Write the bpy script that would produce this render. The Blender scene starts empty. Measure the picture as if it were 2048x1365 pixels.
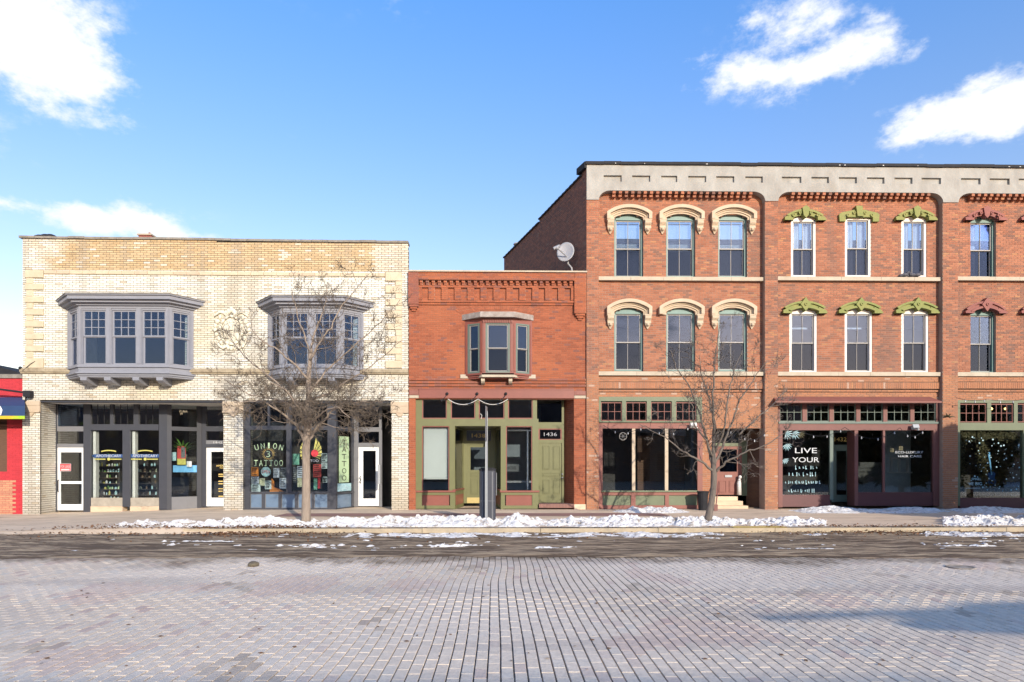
import bpy, math, random
from mathutils import Matrix, Vector, noise
R = math.radians
rnd = random.Random(7)
C = bpy.context.scene.collection
sc = bpy.context.scene

# ------------------------------------------------------------------ camera
CAM_Z = 1.6
FOC = 1250.0
YAW = R(1.0)
cam = bpy.data.objects.new('camera', bpy.data.cameras.new('camera'))
C.objects.link(cam)
sc.camera = cam
cam.location = (0, 0, CAM_Z)
cam.rotation_euler = (R(90), 0, -YAW)
cam.data.sensor_width = 36.0
cam.data.lens = FOC / 2048 * 36
cam.data.shift_y = (930 - 682.5) / 2048
cam.data.clip_end = 3000
cam.data.clip_start = 0.1

def X(u, Y):
    a = (u - 1024) / FOC
    return Y * (a * math.cos(YAW) + math.sin(YAW)) / (math.cos(YAW) - a * math.sin(YAW))
def Z(v, u, Y):
    a = (u - 1024) / FOC
    return CAM_Z + Y * ((930 - v) / FOC) / (math.cos(YAW) - a * math.sin(YAW))
F = 22.3           # distance to the facade line
SK = R(21)         # the lots run back at an angle to the street
SKX, SKY = -math.sin(SK), math.cos(SK)

# ------------------------------------------------------------------ light
SUN_EL, SUN_AZ = 19.0, 23.0     # sun behind the camera, to its right
sd = Vector((math.sin(R(SUN_AZ)) * math.cos(R(SUN_EL)), -math.cos(R(SUN_AZ)) * math.cos(R(SUN_EL)), math.sin(R(SUN_EL))))
sun = bpy.data.objects.new('sun', bpy.data.lights.new('sun', 'SUN'))
C.objects.link(sun)
sun.data.energy = 5.0
sun.data.angle = R(0.5)
sun.data.color = (1.0, 0.90, 0.75)
sun.rotation_euler = sd.to_track_quat('Z', 'Y').to_euler()
sun.location = (10, -10, 20)

w = bpy.data.worlds.new('World'); sc.world = w; w.use_nodes = True
nt = w.node_tree; nt.nodes.clear()
def wn(t, **k):
    n = nt.nodes.new(t)
    for a, b in k.items(): setattr(n, a, b)
    return n
def lk(a, b): nt.links.new(a, b)
wo = wn('ShaderNodeOutputWorld'); bg = wn('ShaderNodeBackground'); lk(bg.outputs[0], wo.inputs[0])
sky = wn('ShaderNodeTexSky', sky_type='NISHITA', sun_disc=False)
sky.sun_elevation = R(SUN_EL); sky.sun_rotation = R(180 - SUN_AZ)
sky.air_density = 1.0; sky.dust_density = 0.6; sky.ozone_density = 1.6
bg.inputs[1].default_value = 0.15
tcn = wn('ShaderNodeTexCoord')
def wmath(op, a, b=None, c=None):
    n = wn('ShaderNodeMath', operation=op)
    for i, v in enumerate((a, b, c)):
        if v is None: continue
        if isinstance(v, (int, float)): n.inputs[i].default_value = v
        else: lk(v, n.inputs[i])
    return n.outputs[0]
sepw = wn('ShaderNodeSeparateXYZ'); lk(tcn.outputs['Generated'], sepw.inputs[0])
az = wmath('ARCTAN2', sepw.outputs[0], sepw.outputs[1]); el = wmath('ARCSINE', sepw.outputs[2])
# colour of the air: deeper blue aloft, milky low down
grade = wn('ShaderNodeValToRGB'); lk(el, grade.inputs[0])
grade.color_ramp.elements[0].position = 0.0; grade.color_ramp.elements[0].color = (1.38, 0.92, 0.63, 1)
grade.color_ramp.elements[1].position = 0.65; grade.color_ramp.elements[1].color = (0.66, 1.06, 1.50, 1)
mulc = wn('ShaderNodeMix', data_type='RGBA', blend_type='MULTIPLY'); mulc.inputs[0].default_value = 1
lk(sky.outputs[0], mulc.inputs[6]); lk(grade.outputs[0], mulc.inputs[7])
SKYGAIN = 1.5
gain = wn('ShaderNodeVectorMath', operation='SCALE'); lk(mulc.outputs[2], gain.inputs[0]); gain.inputs[3].default_value = SKYGAIN
nz1 = wn('ShaderNodeTexNoise'); nz1.inputs['Scale'].default_value = 7; nz1.inputs['Detail'].default_value = 7; nz1.inputs['Roughness'].default_value = 0.66
mp = wn('ShaderNodeMapping'); mp.inputs['Scale'].default_value = (1, 1, 1.7); lk(tcn.outputs['Generated'], mp.inputs[0]); lk(mp.outputs[0], nz1.inputs['Vector'])
nz3 = wn('ShaderNodeTexNoise'); nz3.inputs['Scale'].default_value = 24; nz3.inputs['Detail'].default_value = 8; nz3.inputs['Roughness'].default_value = 0.6; lk(mp.outputs[0], nz3.inputs['Vector'])
nz2 = wn('ShaderNodeTexNoise'); nz2.inputs['Scale'].default_value = 2.6; nz2.inputs['Detail'].default_value = 5; lk(mp.outputs[0], nz2.inputs['Vector'])
blobs = [  # u, v, half width, half height (px), density
    (40, 60, 150, 90, 1.3), (110, 120, 120, 60, 1.2), (195, 158, 85, 45, .9), (15, 10, 170, 60, 1.0), (165, 222, 95, 26, .75), (255, 245, 34, 22, .6),
    (15, 407, 52, 18, 1.1), (185, 440, 75, 26, 1.5), (265, 440, 95, 28, 1.6), (330, 466, 75, 20, 1.2),
    (1590, 55, 80, 45, .8), (1520, 40, 60, 18, .6), (1480, 148, 90, 28, .75), (1600, 130, 140, 32, 1.1), (1715, 115, 100, 28, 1.25), (1580, 175, 50, 24, .9), (1375, 130, 60, 18, .6),
    (1740, 45, 40, 26, .5), (1840, 95, 50, 16, .4), (1960, 160, 60, 26, .85),
    (1870, 240, 110, 36, 1.1), (1960, 222, 120, 42, 1.4), (2040, 225, 120, 45, 1.4), (1790, 284, 70, 20, .8), (610, 275, 45, 30, .06), (780, 10, 90, 25, .15), (1375, 205, 25, 12, .25),
    (2300, 120, 160, 60, 1.1), (-260, 200, 200, 70, 1.1), (500, -260, 260, 90, 1.0), (1300, -300, 240, 80, .8)]
tot = None
for u, v, hw, hh, dn in blobs:
    a = (u - 1024) / FOC; b = (930 - v) / FOC
    A = math.atan(a) + YAW; E = math.atan(b / math.sqrt(1 + a * a))
    sa = hw / FOC / (1 + a * a) * 1.15; se = hh / FOC / math.sqrt(1 + a * a) * math.cos(E) * 1.15
    dx = wmath('MULTIPLY', wmath('SUBTRACT', az, A), 1 / sa)
    dy = wmath('MULTIPLY', wmath('SUBTRACT', el, E), 1 / se)
    r2 = wmath('ADD', wmath('MULTIPLY', dx, dx), wmath('MULTIPLY', dy, dy))
    g = wmath('MULTIPLY', wmath('EXPONENT', wmath('MULTIPLY', r2, -1.0)), dn)
    tot = g if tot is None else wmath('MAXIMUM', wmath('ADD', wmath('MULTIPLY', tot, 1.0), wmath('MULTIPLY', g, 0.35)), g)
# the rest of the sky, away from the view, carries the same sort of scattered clouds
away = wn('ShaderNodeMapRange', clamp=True); lk(wmath('ABSOLUTE', az), away.inputs[0])
away.inputs[1].default_value = 0.9; away.inputs[2].default_value = 1.2
oth = wmath('MULTIPLY', wmath('MULTIPLY', wmath('MAXIMUM', wmath('SUBTRACT', nz2.outputs[0], 0.58), 0.0), 6.0), away.outputs[0])
tot = wmath('MAXIMUM', tot, oth)
dens = wmath('ADD', wmath('ADD', tot, wmath('MULTIPLY', wmath('SUBTRACT', nz1.outputs[0], 0.5), 3.6)), wmath('MULTIPLY', wmath('SUBTRACT', nz3.outputs[0], 0.5), 1.9))
cov = wn('ShaderNodeMapRange', interpolation_type='SMOOTHSTEP'); lk(dens, cov.inputs[0]); cov.inputs[1].default_value = 0.22; cov.inputs[2].default_value = 1.25
covm = wmath('MULTIPLY', cov.outputs[0], wmath('MINIMUM', wmath('MULTIPLY', tot, 3.0), 1.0))
ccol = wn('ShaderNodeMix', data_type='RGBA'); lk(covm, ccol.inputs[0]); lk(gain.outputs[0], ccol.inputs[6]); ccol.inputs[7].default_value = (6.6, 6.75, 7.0, 1)
lk(ccol.outputs[2], bg.inputs[0])
sc.view_settings.view_transform = 'Standard'; sc.view_settings.look = 'None'
sc.view_settings.gamma = 1; sc.view_settings.use_curve_mapping = False
sc.view_settings.exposure = 0.12
sc.cycles.max_bounces = 8; sc.cycles.transparent_max_bounces = 12; sc.cycles.use_denoising = True
sc.cycles.sample_clamp_indirect = 6

# ------------------------------------------------------------------ materials
MATS = {}
def mat(name, col, col2=None, scale=3.0, amt=1.0, rough=0.75, bump=0.0, bscale=40.0, metallic=0.0, tint=False, spec=0.5, stain=None, stretch=None, emit=None, coat=0.0):
    m = bpy.data.materials.new(name); m.use_nodes = True; MATS[name] = m
    n = m.node_tree.nodes; L = m.node_tree.links; p = n['Principled BSDF']
    p.inputs['Roughness'].default_value = rough; p.inputs['Metallic'].default_value = metallic
    p.inputs['Specular IOR Level'].default_value = spec
    if coat: p.inputs['Coat Weight'].default_value = coat
    geo = n.new('ShaderNodeNewGeometry'); src = geo.outputs['Position']
    if stretch:
        mpn = n.new('ShaderNodeMapping'); mpn.inputs['Scale'].default_value = stretch; L.new(src, mpn.inputs[0]); src = mpn.outputs[0]
    if tint:
        a1 = n.new('ShaderNodeAttribute'); a1.attribute_name = 'tint'; a1.attribute_type = 'GEOMETRY'
        a2 = n.new('ShaderNodeAttribute'); a2.attribute_name = 'tint'; a2.attribute_type = 'OBJECT'
        ad = n.new('ShaderNodeVectorMath'); ad.operation = 'ADD'; L.new(a1.outputs['Vector'], ad.inputs[0]); L.new(a2.outputs['Vector'], ad.inputs[1])
        base = ad.outputs[0]
    else:
        rgb = n.new('ShaderNodeRGB'); rgb.outputs[0].default_value = (*col, 1); base = rgb.outputs[0]
    t1 = n.new('ShaderNodeTexNoise'); t1.inputs['Scale'].default_value = scale; t1.inputs['Detail'].default_value = 8; t1.inputs['Roughness'].default_value = 0.65
    L.new(src, t1.inputs['Vector'])
    if col2 is not None:
        mr = n.new('ShaderNodeMapRange'); mr.inputs[1].default_value = 0.35; mr.inputs[2].default_value = 0.68; mr.inputs[4].default_value = amt; L.new(t1.outputs[0], mr.inputs[0])
        mx = n.new('ShaderNodeMix'); mx.data_type = 'RGBA'; L.new(mr.outputs[0], mx.inputs[0]); L.new(base, mx.inputs[6]); mx.inputs[7].default_value = (*col2, 1); base = mx.outputs[2]
    else:
        mr = n.new('ShaderNodeMapRange'); mr.inputs[1].default_value = 0.3; mr.inputs[2].default_value = 0.7; mr.inputs[3].default_value = 1 - 0.22 * amt; mr.inputs[4].default_value = 1 + 0.16 * amt; L.new(t1.outputs[0], mr.inputs[0])
        mx = n.new('ShaderNodeMix'); mx.data_type = 'RGBA'; mx.blend_type = 'MULTIPLY'; mx.inputs[0].default_value = 1; L.new(base, mx.inputs[6]); L.new(mr.outputs[0], mx.inputs[7]); base = mx.outputs[2]
    if stain is not None:
        sc_, lo, hi, scol = stain
        t2 = n.new('ShaderNodeTexNoise'); t2.inputs['Scale'].default_value = sc_; t2.inputs['Detail'].default_value = 6; t2.inputs['Roughness'].default_value = 0.7
        L.new(src, t2.inputs['Vector'])
        m2 = n.new('ShaderNodeMapRange'); m2.inputs[1].default_value = lo; m2.inputs[2].default_value = hi; L.new(t2.outputs[0], m2.inputs[0])
        x2 = n.new('ShaderNodeMix'); x2.data_type = 'RGBA'; L.new(m2.outputs[0], x2.inputs[0]); L.new(base, x2.inputs[6]); x2.inputs[7].default_value = (*scol, 1); base = x2.outputs[2]
    L.new(base, p.inputs['Base Color'])
    if bump:
        b = n.new('ShaderNodeBump'); b.inputs['Strength'].default_value = bump; b.inputs['Distance'].default_value = 0.02
        t3 = n.new('ShaderNodeTexNoise'); t3.inputs['Scale'].default_value = bscale; t3.inputs['Detail'].default_value = 5; L.new(src, t3.inputs['Vector'])
        L.new(t3.outputs[0], b.inputs['Height']); L.new(b.outputs[0], p.inputs['Normal'])
    if emit:
        p.inputs['Emission Color'].default_value = (*emit[0], 1); p.inputs['Emission Strength'].default_value = emit[1]
    return m
def glass(name, tint=(0.9, 0.95, 1.0), base=0.06, k=1.0, wav=0.0025, gcol=(1, 1, 1)):
    m = bpy.data.materials.new(name); m.use_nodes = True; MATS[name] = m
    n = m.node_tree.nodes; L = m.node_tree.links; n.clear()
    o = n.new('ShaderNodeOutputMaterial'); mx = n.new('ShaderNodeMixShader'); tr = n.new('ShaderNodeBsdfTransparent'); gl = n.new('ShaderNodeBsdfGlossy')
    tr.inputs[0].default_value = (*tint, 1); gl.inputs['Roughness'].default_value = 0.005; gl.inputs[0].default_value = (*gcol, 1)
    fr = n.new('ShaderNodeFresnel'); fr.inputs[0].default_value = 1.52
    ma = n.new('ShaderNodeMath'); ma.operation = 'MULTIPLY_ADD'; L.new(fr.outputs[0], ma.inputs[0]); ma.inputs[1].default_value = k; ma.inputs[2].default_value = base; ma.use_clamp = True
    t = n.new('ShaderNodeTexNoise'); t.inputs['Scale'].default_value = 1.3; g = n.new('ShaderNodeNewGeometry'); L.new(g.outputs['Position'], t.inputs['Vector'])
    b = n.new('ShaderNodeBump'); b.inputs['Strength'].default_value = 0.25; b.inputs['Distance'].default_value = wav; L.new(t.outputs[0], b.inputs['Height'])
    L.new(b.outputs[0], gl.inputs['Normal'])
    L.new(ma.outputs[0], mx.inputs[0]); L.new(tr.outputs[0], mx.inputs[1]); L.new(gl.outputs[0], mx.inputs[2]); L.new(mx.outputs[0], o.inputs[0])
    return m
mat('brick', (1, 1, 1), tint=True, scale=30, amt=0.8, rough=0.85, bump=0.25, bscale=60)
mat('pale_brick', (1, 1, 1), tint=True, scale=25, amt=0.5, rough=0.5, bump=0.1, bscale=50, stain=(0.9, 0.62, 0.82, (0.22, 0.17, 0.10)))
mat('road_brick', (1, 1, 1), tint=True, scale=14, amt=0.7, rough=0.9, bump=0.35, bscale=45, stain=(0.7, 0.56, 0.8, (0.58, 0.475, 0.37)))
mat('mortar_pale', (0.085, 0.068, 0.05), scale=2, rough=0.95)
mat('mortar_red', (0.33, 0.235, 0.18), scale=2, rough=0.95)
mat('mortar_low', (0.34, 0.17, 0.11), scale=2, rough=0.95)
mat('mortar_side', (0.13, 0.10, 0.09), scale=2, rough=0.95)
mat('stucco', (0.37, 0.365, 0.335), (0.27, 0.26, 0.235), scale=1.8, rough=0.92, bump=0.5, bscale=18, stain=(0.8, 0.6, 0.75, (0.30, 0.27, 0.22)), stretch=(1, 1, 0.6))
mat('sandstone', (0.49, 0.42, 0.32), (0.38, 0.31, 0.225), scale=2.5, amt=0.8, rough=0.85, bump=0.2)
mat('cream_stone', (0.52, 0.42, 0.30), (0.44, 0.33, 0.225), scale=3, amt=0.8, rough=0.75, bump=0.15, stain=(4, 0.60, 0.76, (0.30, 0.24, 0.17)))
mat('terracotta_cream', (0.56, 0.48, 0.34), (0.48, 0.39, 0.26), scale=3.2, rough=0.55, bump=0.15, stain=(1.5, 0.62, 0.75, (0.48, 0.30, 0.18)))
mat('crest_cream', (0.66, 0.62, 0.50), (0.58, 0.52, 0.38), scale=4, amt=0.7, rough=0.6)
mat('worn_stone', (0.42, 0.35, 0.24), (0.22, 0.17, 0.11), scale=5, rough=0.95, bump=0.6, bscale=25)
mat('coping_grey', (0.27, 0.25, 0.21), (0.15, 0.13, 0.11), scale=4, rough=0.9, bump=0.3)
mat('tile_coping', (0.34, 0.28, 0.22), (0.24, 0.17, 0.13), scale=3, rough=0.85)
mat('black_metal', (0.022, 0.022, 0.025), scale=6, rough=0.75, spec=0.25)
mat('blue_grey_paint', (0.235, 0.24, 0.27), scale=5, amt=0.35, rough=0.45)
mat('charcoal_paint', (0.05, 0.052, 0.062), scale=4, amt=0.4, rough=0.45)
mat('mid_grey_paint', (0.17, 0.17, 0.18), scale=4, amt=0.4, rough=0.5)
mat('slate_panel', (0.13, 0.19, 0.27), scale=3, amt=0.5, rough=0.4)
mat('beige_panel', (0.34, 0.30, 0.24), scale=4, rough=0.7)
mat('white_paint', (0.78, 0.78, 0.77), scale=5, amt=0.15, rough=0.4)
mat('off_white', (0.66, 0.64, 0.60), scale=5, amt=0.4, rough=0.5)
mat('cream_trim', (0.66, 0.61, 0.55), scale=6, amt=0.4, rough=0.55)
mat('olive_paint', (0.14, 0.14, 0.055), scale=3, amt=0.4, rough=0.5)
mat('sage_paint', (0.13, 0.15, 0.082), scale=3, amt=0.5, rough=0.55)
mat('brick_red_paint', (0.22, 0.066, 0.046), scale=3, amt=0.45, rough=0.5)
mat('dull_red_paint', (0.23, 0.082, 0.06), scale=3, amt=0.5, rough=0.6)
mat('maroon_paint', (0.17, 0.062, 0.05), scale=3, amt=0.5, rough=0.6)
mat('dark_red_paint', (0.10, 0.03, 0.03), scale=3, amt=0.5, rough=0.5)
mat('teal_paint', (0.10, 0.19, 0.17), scale=4, amt=0.4, rough=0.5)
mat('green_grey_paint', (0.105, 0.14, 0.115), scale=4, amt=0.4, rough=0.5)
mat('sash_taupe', (0.27, 0.25, 0.23), scale=6, amt=0.2, rough=0.5)
mat('lime_paint', (0.17, 0.20, 0.045), (0.26, 0.235, 0.065), scale=5, amt=0.7, rough=0.7, stain=(6, 0.62, 0.72, (0.12, 0.14, 0.05)))
mat('oxide_paint', (0.26, 0.085, 0.065), (0.20, 0.06, 0.05), scale=5, rough=0.7)
mat('bright_red', (0.52, 0.035, 0.05), (0.42, 0.04, 0.05), scale=2, rough=0.6)
mat('awning_blue', (0.02, 0.05, 0.13), scale=2, amt=0.4, rough=0.6)
mat('orange_trim', (0.80, 0.28, 0.02), (0.25, 0.55, 0.03), scale=1.2, rough=0.5)
mat('snow', (0.76, 0.745, 0.725), (0.50, 0.45, 0.40), scale=8, amt=0.8, rough=0.7, bump=0.8, bscale=22, stain=(5.5, 0.53, 0.65, (0.24, 0.185, 0.135)))
mat('asphalt', (0.19, 0.126, 0.073), (0.50, 0.37, 0.23), scale=4.5, rough=0.9, bump=1.0, bscale=14, stretch=(0.3, 2.2, 1), stain=(2.6, 0.46, 0.54, (0.10, 0.063, 0.036)))
mat('road_base', (0.20, 0.165, 0.13), (0.42, 0.36, 0.30), scale=9, rough=0.95)
mat('far_street', (0.42, 0.38, 0.37), (0.34, 0.31, 0.30), scale=2, rough=0.9)
mat('concrete', (0.70, 0.54, 0.38), (0.50, 0.37, 0.25), scale=1.3, rough=0.9, bump=0.25, stretch=(0.5, 1.5, 1), stain=(1.6, 0.58, 0.72, (0.20, 0.15, 0.115)))
mat('curb_stone', (0.46, 0.37, 0.25), (0.34, 0.28, 0.20), scale=4, rough=0.9, bump=0.2)
mat('yellow_paint', (0.72, 0.50, 0.10), (0.5, 0.36, 0.12), scale=6, rough=0.7)
mat('walk_brick', (0.30, 0.15, 0.12), (0.20, 0.12, 0.10), scale=3, rough=0.9, stretch=(0.4, 2, 1))
mat('dead_leaves', (0.20, 0.09, 0.035), (0.10, 0.055, 0.03), scale=9, rough=0.9)
mat('bark', (0.34, 0.27, 0.21), (0.22, 0.17, 0.13), scale=22, rough=0.95, bump=0.9, bscale=60, stretch=(1, 1, 0.15))
mat('bark_dark', (0.19, 0.155, 0.125), (0.11, 0.09, 0.075), scale=22, rough=0.95, bump=0.9, bscale=60, stretch=(1, 1, 0.15))
mat('twig_bark', (0.16, 0.122, 0.088), (0.105, 0.082, 0.06), scale=9, rough=0.9)
mat('dark_inside', (0.045, 0.04, 0.038), scale=1, rough=0.9)
mat('room_wall', (0.055, 0.05, 0.048), (0.035, 0.03, 0.03), scale=1, rough=0.9)
mat('grey_room', (0.22, 0.23, 0.24), scale=1, rough=0.9)
mat('pale_wall', (0.50, 0.53, 0.52), (0.40, 0.42, 0.42), scale=2, rough=0.9)
mat('gutter_metal', (0.34, 0.30, 0.27), (0.22, 0.17, 0.14), scale=6, rough=0.6)
mat('wood_floor', (0.12, 0.08, 0.05), scale=2, rough=0.7)
mat('blind_white', (0.74, 0.76, 0.76), scale=2, amt=0.1, rough=0.6)
mat('curtain', (0.60, 0.62, 0.62), (0.45, 0.43, 0.5), scale=4, rough=0.9)
mat('steel', (0.45, 0.46, 0.47), scale=20, amt=0.3, rough=0.45, metallic=0.8)
mat('galvanised', (0.36, 0.37, 0.38), scale=20, amt=0.5, rough=0.6, metallic=0.3)
mat('bin_blue', (0.045, 0.048, 0.062), scale=6, amt=0.4, rough=0.45)
mat('dish_grey', (0.30, 0.305, 0.325), scale=6, amt=0.3, rough=0.5)
mat('brass', (0.60, 0.48, 0.20), scale=9, amt=0.3, rough=0.35, metallic=0.5)
mat('gold_leaf', (0.78, 0.56, 0.18), scale=20, amt=0.4, rough=0.45)
mat('sign_green', (0.42, 0.56, 0.33), scale=15, amt=0.4, rough=0.6)
mat('sign_white', (0.52, 0.53, 0.53), scale=15, amt=0.2, rough=0.6)
mat('teal_print', (0.22, 0.45, 0.50), (0.5, 0.62, 0.65), scale=14, rough=0.6)
mat('black_print', (0.02, 0.02, 0.02), rough=0.6)
mat('red_print', (0.55, 0.04, 0.05), scale=10, rough=0.5)
mat('navy_print', (0.03, 0.08, 0.22), scale=10, rough=0.5)
mat('yellow_print', (0.50, 0.46, 0.12), scale=16, rough=0.5)
mat('orange_print', (0.75, 0.26, 0.03), (0.55, 0.2, 0.05), scale=12, rough=0.5)
mat('plant_green', (0.09, 0.22, 0.03), (0.05, 0.12, 0.02), scale=9, rough=0.5)
mat('garland_green', (0.07, 0.075, 0.035), (0.13, 0.10, 0.05), scale=20, rough=0.8)
mat('pine_green', (0.04, 0.06, 0.028), (0.055, 0.075, 0.03), scale=5, rough=0.8)
mat('paper_a', (0.50, 0.55, 0.57), (0.28, 0.40, 0.42), scale=22, rough=0.7)
mat('paper_b', (0.55, 0.52, 0.40), (0.30, 0.35, 0.20), scale=22, rough=0.7)
mat('paper_c', (0.62, 0.66, 0.70), (0.35, 0.42, 0.55), scale=22, rough=0.7)
mat('paper_dark', (0.06, 0.07, 0.08), (0.25, 0.27, 0.28), scale=26, amt=0.6, rough=0.7)
mat('paper_green', (0.08, 0.30, 0.22), (0.25, 0.45, 0.35), scale=12, rough=0.7)
mat('paper_red', (0.52, 0.07, 0.06), (0.40, 0.05, 0.05), scale=12, rough=0.7)
mat('sky_blue_cloth', (0.16, 0.42, 0.72), scale=6, amt=0.4, rough=0.8)
mat('blue_guitar', (0.03, 0.12, 0.35), scale=6, amt=0.4, rough=0.3)
mat('bulb_glass', (0.42, 0.42, 0.42), rough=0.15)
mat('bulb_lit', (0.9, 0.6, 0.3), rough=0.3, emit=((1.0, 0.62, 0.22), 5.0))
mat('plywood', (0.13, 0.065, 0.035), (0.09, 0.045, 0.03), scale=5, rough=0.8, stretch=(1, 1, 6))
mat('rock_brown', (0.16, 0.13, 0.08), (0.09, 0.07, 0.05), scale=12, rough=0.9, bump=0.8)
mat('pigeon_grey', (0.05, 0.05, 0.06), (0.10, 0.10, 0.12), scale=20, rough=0.7)
mat('backdrop_brick', (0.16, 0.11, 0.09), (0.10, 0.08, 0.07), scale=2, rough=0.9)
mat('backdrop_pane', (0.03, 0.04, 0.05), rough=0.1)
mat('backdrop_tan', (0.22, 0.19, 0.15), (0.14, 0.12, 0.10), scale=2, rough=0.9)
glass('glass_sky', base=0.02, k=1.0, gcol=(0.50, 0.62, 0.90), tint=(0.80, 0.86, 0.90))
glass('glass_plain', base=0.02, k=1.0, tint=(0.93, 0.96, 0.96))
glass('glass_screen', tint=(0.40, 0.41, 0.44), base=0.01, k=0.6, gcol=(0.5, 0.66, 1.0))
glass('glass_dark', tint=(0.75, 0.78, 0.8), base=0.11, k=1.2)

# ------------------------------------------------------------------ mesh building
class MB:
    def __init__(s): s.v = []; s.f = []; s.t = []; s.m = None; s.smooth = False
    def add(s, vs, fs, T=None, tint=None):
        b = len(s.v)
        if T is not None: vs = [tuple(T @ Vector(q)) for q in vs]
        s.v.extend(vs); s.f.extend([tuple(b + i for i in q) for q in fs])
        if tint is not None: s.t.extend([tint] * len(vs))
        elif s.t: s.t.extend([(0, 0, 0)] * len(vs))
        return s
    def box(s, x0, x1, y0, y1, z0, z1, T=None, tint=None):
        if x1 <= x0 or z1 <= z0: return s
        return s.add([(x0, y0, z0), (x1, y0, z0), (x1, y1, z0), (x0, y1, z0), (x0, y0, z1), (x1, y0, z1), (x1, y1, z1), (x0, y1, z1)],
              [(0, 1, 5, 4), (1, 2, 6, 5), (2, 3, 7, 6), (3, 0, 4, 7), (4, 5, 6, 7), (3, 2, 1, 0)], T, tint)
    def prism(s, poly, y0, y1, T=None, tint=None):       # polygon in x,z swept along y
        n = len(poly)
        vs = [(p[0], y0, p[1]) for p in poly] + [(p[0], y1, p[1]) for p in poly]
        return s.add(vs, [tuple(range(n)), tuple(range(2 * n - 1, n - 1, -1))] + [(i, i + n, (i + 1) % n + n, (i + 1) % n) for i in range(n)], T, tint)
    def plan(s, poly, z0, z1, T=None):                    # polygon in x,y raised in z
        n = len(poly)
        vs = [(p[0], p[1], z0) for p in poly] + [(p[0], p[1], z1) for p in poly]
        return s.add(vs, [tuple(range(n - 1, -1, -1)), tuple(range(n, 2 * n))] + [(i, (i + 1) % n, (i + 1) % n + n, i + n) for i in range(n)], T)
    def strip(s, outer, inner, y0, y1, T=None):           # band between two open polylines (x,z)
        for i in range(len(outer) - 1):
            s.prism([outer[i], outer[i + 1], inner[i + 1], inner[i]], y0, y1, T)
        return s
    def tube(s, pts, rad, n=6, T=None, cap=True):
        pts = [Vector(p) for p in pts]
        if not hasattr(rad, '__len__'): rad = [rad] * len(pts)
        vs = []; fs = []; ref = None
        for i, p in enumerate(pts):
            d = (pts[min(i + 1, len(pts) - 1)] - pts[max(i - 1, 0)])
            if d.length < 1e-9: d = Vector((0, 0, 1))
            d.normalize()
            if ref is None:
                ref = d.cross(Vector((0.3, 0.9, 0.2)))
                if ref.length < .1: ref = d.cross(Vector((1, 0, 0)))
            a = (ref - d * ref.dot(d)).normalized(); ref = a; b = d.cross(a)
            for k in range(n):
                an = 2 * math.pi * k / n
                vs.append(tuple(p + (a * math.cos(an) + b * math.sin(an)) * rad[i]))
        for i in range(len(pts) - 1):
            for k in range(n):
                fs.append((i * n + k, i * n + (k + 1) % n, (i + 1) * n + (k + 1) % n, (i + 1) * n + k))
        if cap:
            fs.append(tuple(range(n - 1, -1, -1))); e = (len(pts) - 1) * n; fs.append(tuple(range(e, e + n)))
        return s.add(vs, fs, T)
    def lathe(s, prof, n=16, T=None, cx=0, cy=0):         # profile (r,z)
        vs = [(cx + r * math.cos(2 * math.pi * k / n), cy + r * math.sin(2 * math.pi * k / n), z) for r, z in prof for k in range(n)]
        fs = [(i * n + k, i * n + (k + 1) % n, (i + 1) * n + (k + 1) % n, (i + 1) * n + k) for i in range(len(prof) - 1) for k in range(n)]
        fs.append(tuple(range(n - 1, -1, -1))); e = (len(prof) - 1) * n; fs.append(tuple(range(e, e + n)))
        return s.add(vs, fs, T)
    def ball(s, c, r, T=None, sx=1, sy=1, sz=1, n=10, m=7):
        vs = []; fs = []
        for i in range(m + 1):
            a = math.pi * i / m
            for k in range(n):
                b = 2 * math.pi * k / n
                vs.append((c[0] + r * sx * math.sin(a) * math.cos(b), c[1] + r * sy * math.sin(a) * math.sin(b), c[2] + r * sz * math.cos(a)))
        for i in range(m):
            for k in range(n): fs.append((i * n + k, (i + 1) * n + k, (i + 1) * n + (k + 1) % n, i * n + (k + 1) % n))
        return s.add(vs, fs, T)
    def build(s, name, m, parent=None, label=None, kind=None, smooth=False):
        org = ORG.get(parent.name, Vector()) if parent is not None else Vector()
        me = bpy.data.meshes.new(name)
        vs = s.v if org.length == 0 else [(a - org.x, b - org.y, c - org.z) for a, b, c in s.v]
        me.from_pydata(vs, [], s.f); me.update()
        if s.t:
            at = me.attributes.new('tint', 'FLOAT_COLOR', 'POINT')
            at.data.foreach_set('color', [q for t in s.t for q in (*t, 1.0)])
        if smooth:
            me.polygons.foreach_set('use_smooth', [True] * len(me.polygons))
        me.materials.append(MATS[m])
        o = bpy.data.objects.new(name, me); C.objects.link(o)
        if parent is not None: o.parent = parent
        ORG[o.name] = org
        if label: o['label'] = label
        if kind: o['kind'] = kind
        return o
ORG = {}
def thing(name, label, cat, loc, group=None):
    o = bpy.data.objects.new(name, None); C.objects.link(o); o.location = loc; o.empty_display_size = 0.2
    o['label'] = label; o['category'] = cat
    if group: o['group'] = group
    ORG[o.name] = Vector(loc)
    return o
def tag(o, label, cat, group=None):
    o['label'] = label; o['category'] = cat
    if group: o['group'] = group
    return o
def frame_T(p0, p1, z=0.0):
    """local x runs from p0 to p1, local y points into the building"""
    e = Vector((p1[0] - p0[0], p1[1] - p0[1], 0)); L = e.length; e.normalize()
    n = Vector((-e.y, e.x, 0))
    return Matrix(((e.x, n.x, 0, p0[0]), (e.y, n.y, 0, p0[1]), (0, 0, 1, z), (0, 0, 0, 1))), L

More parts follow.
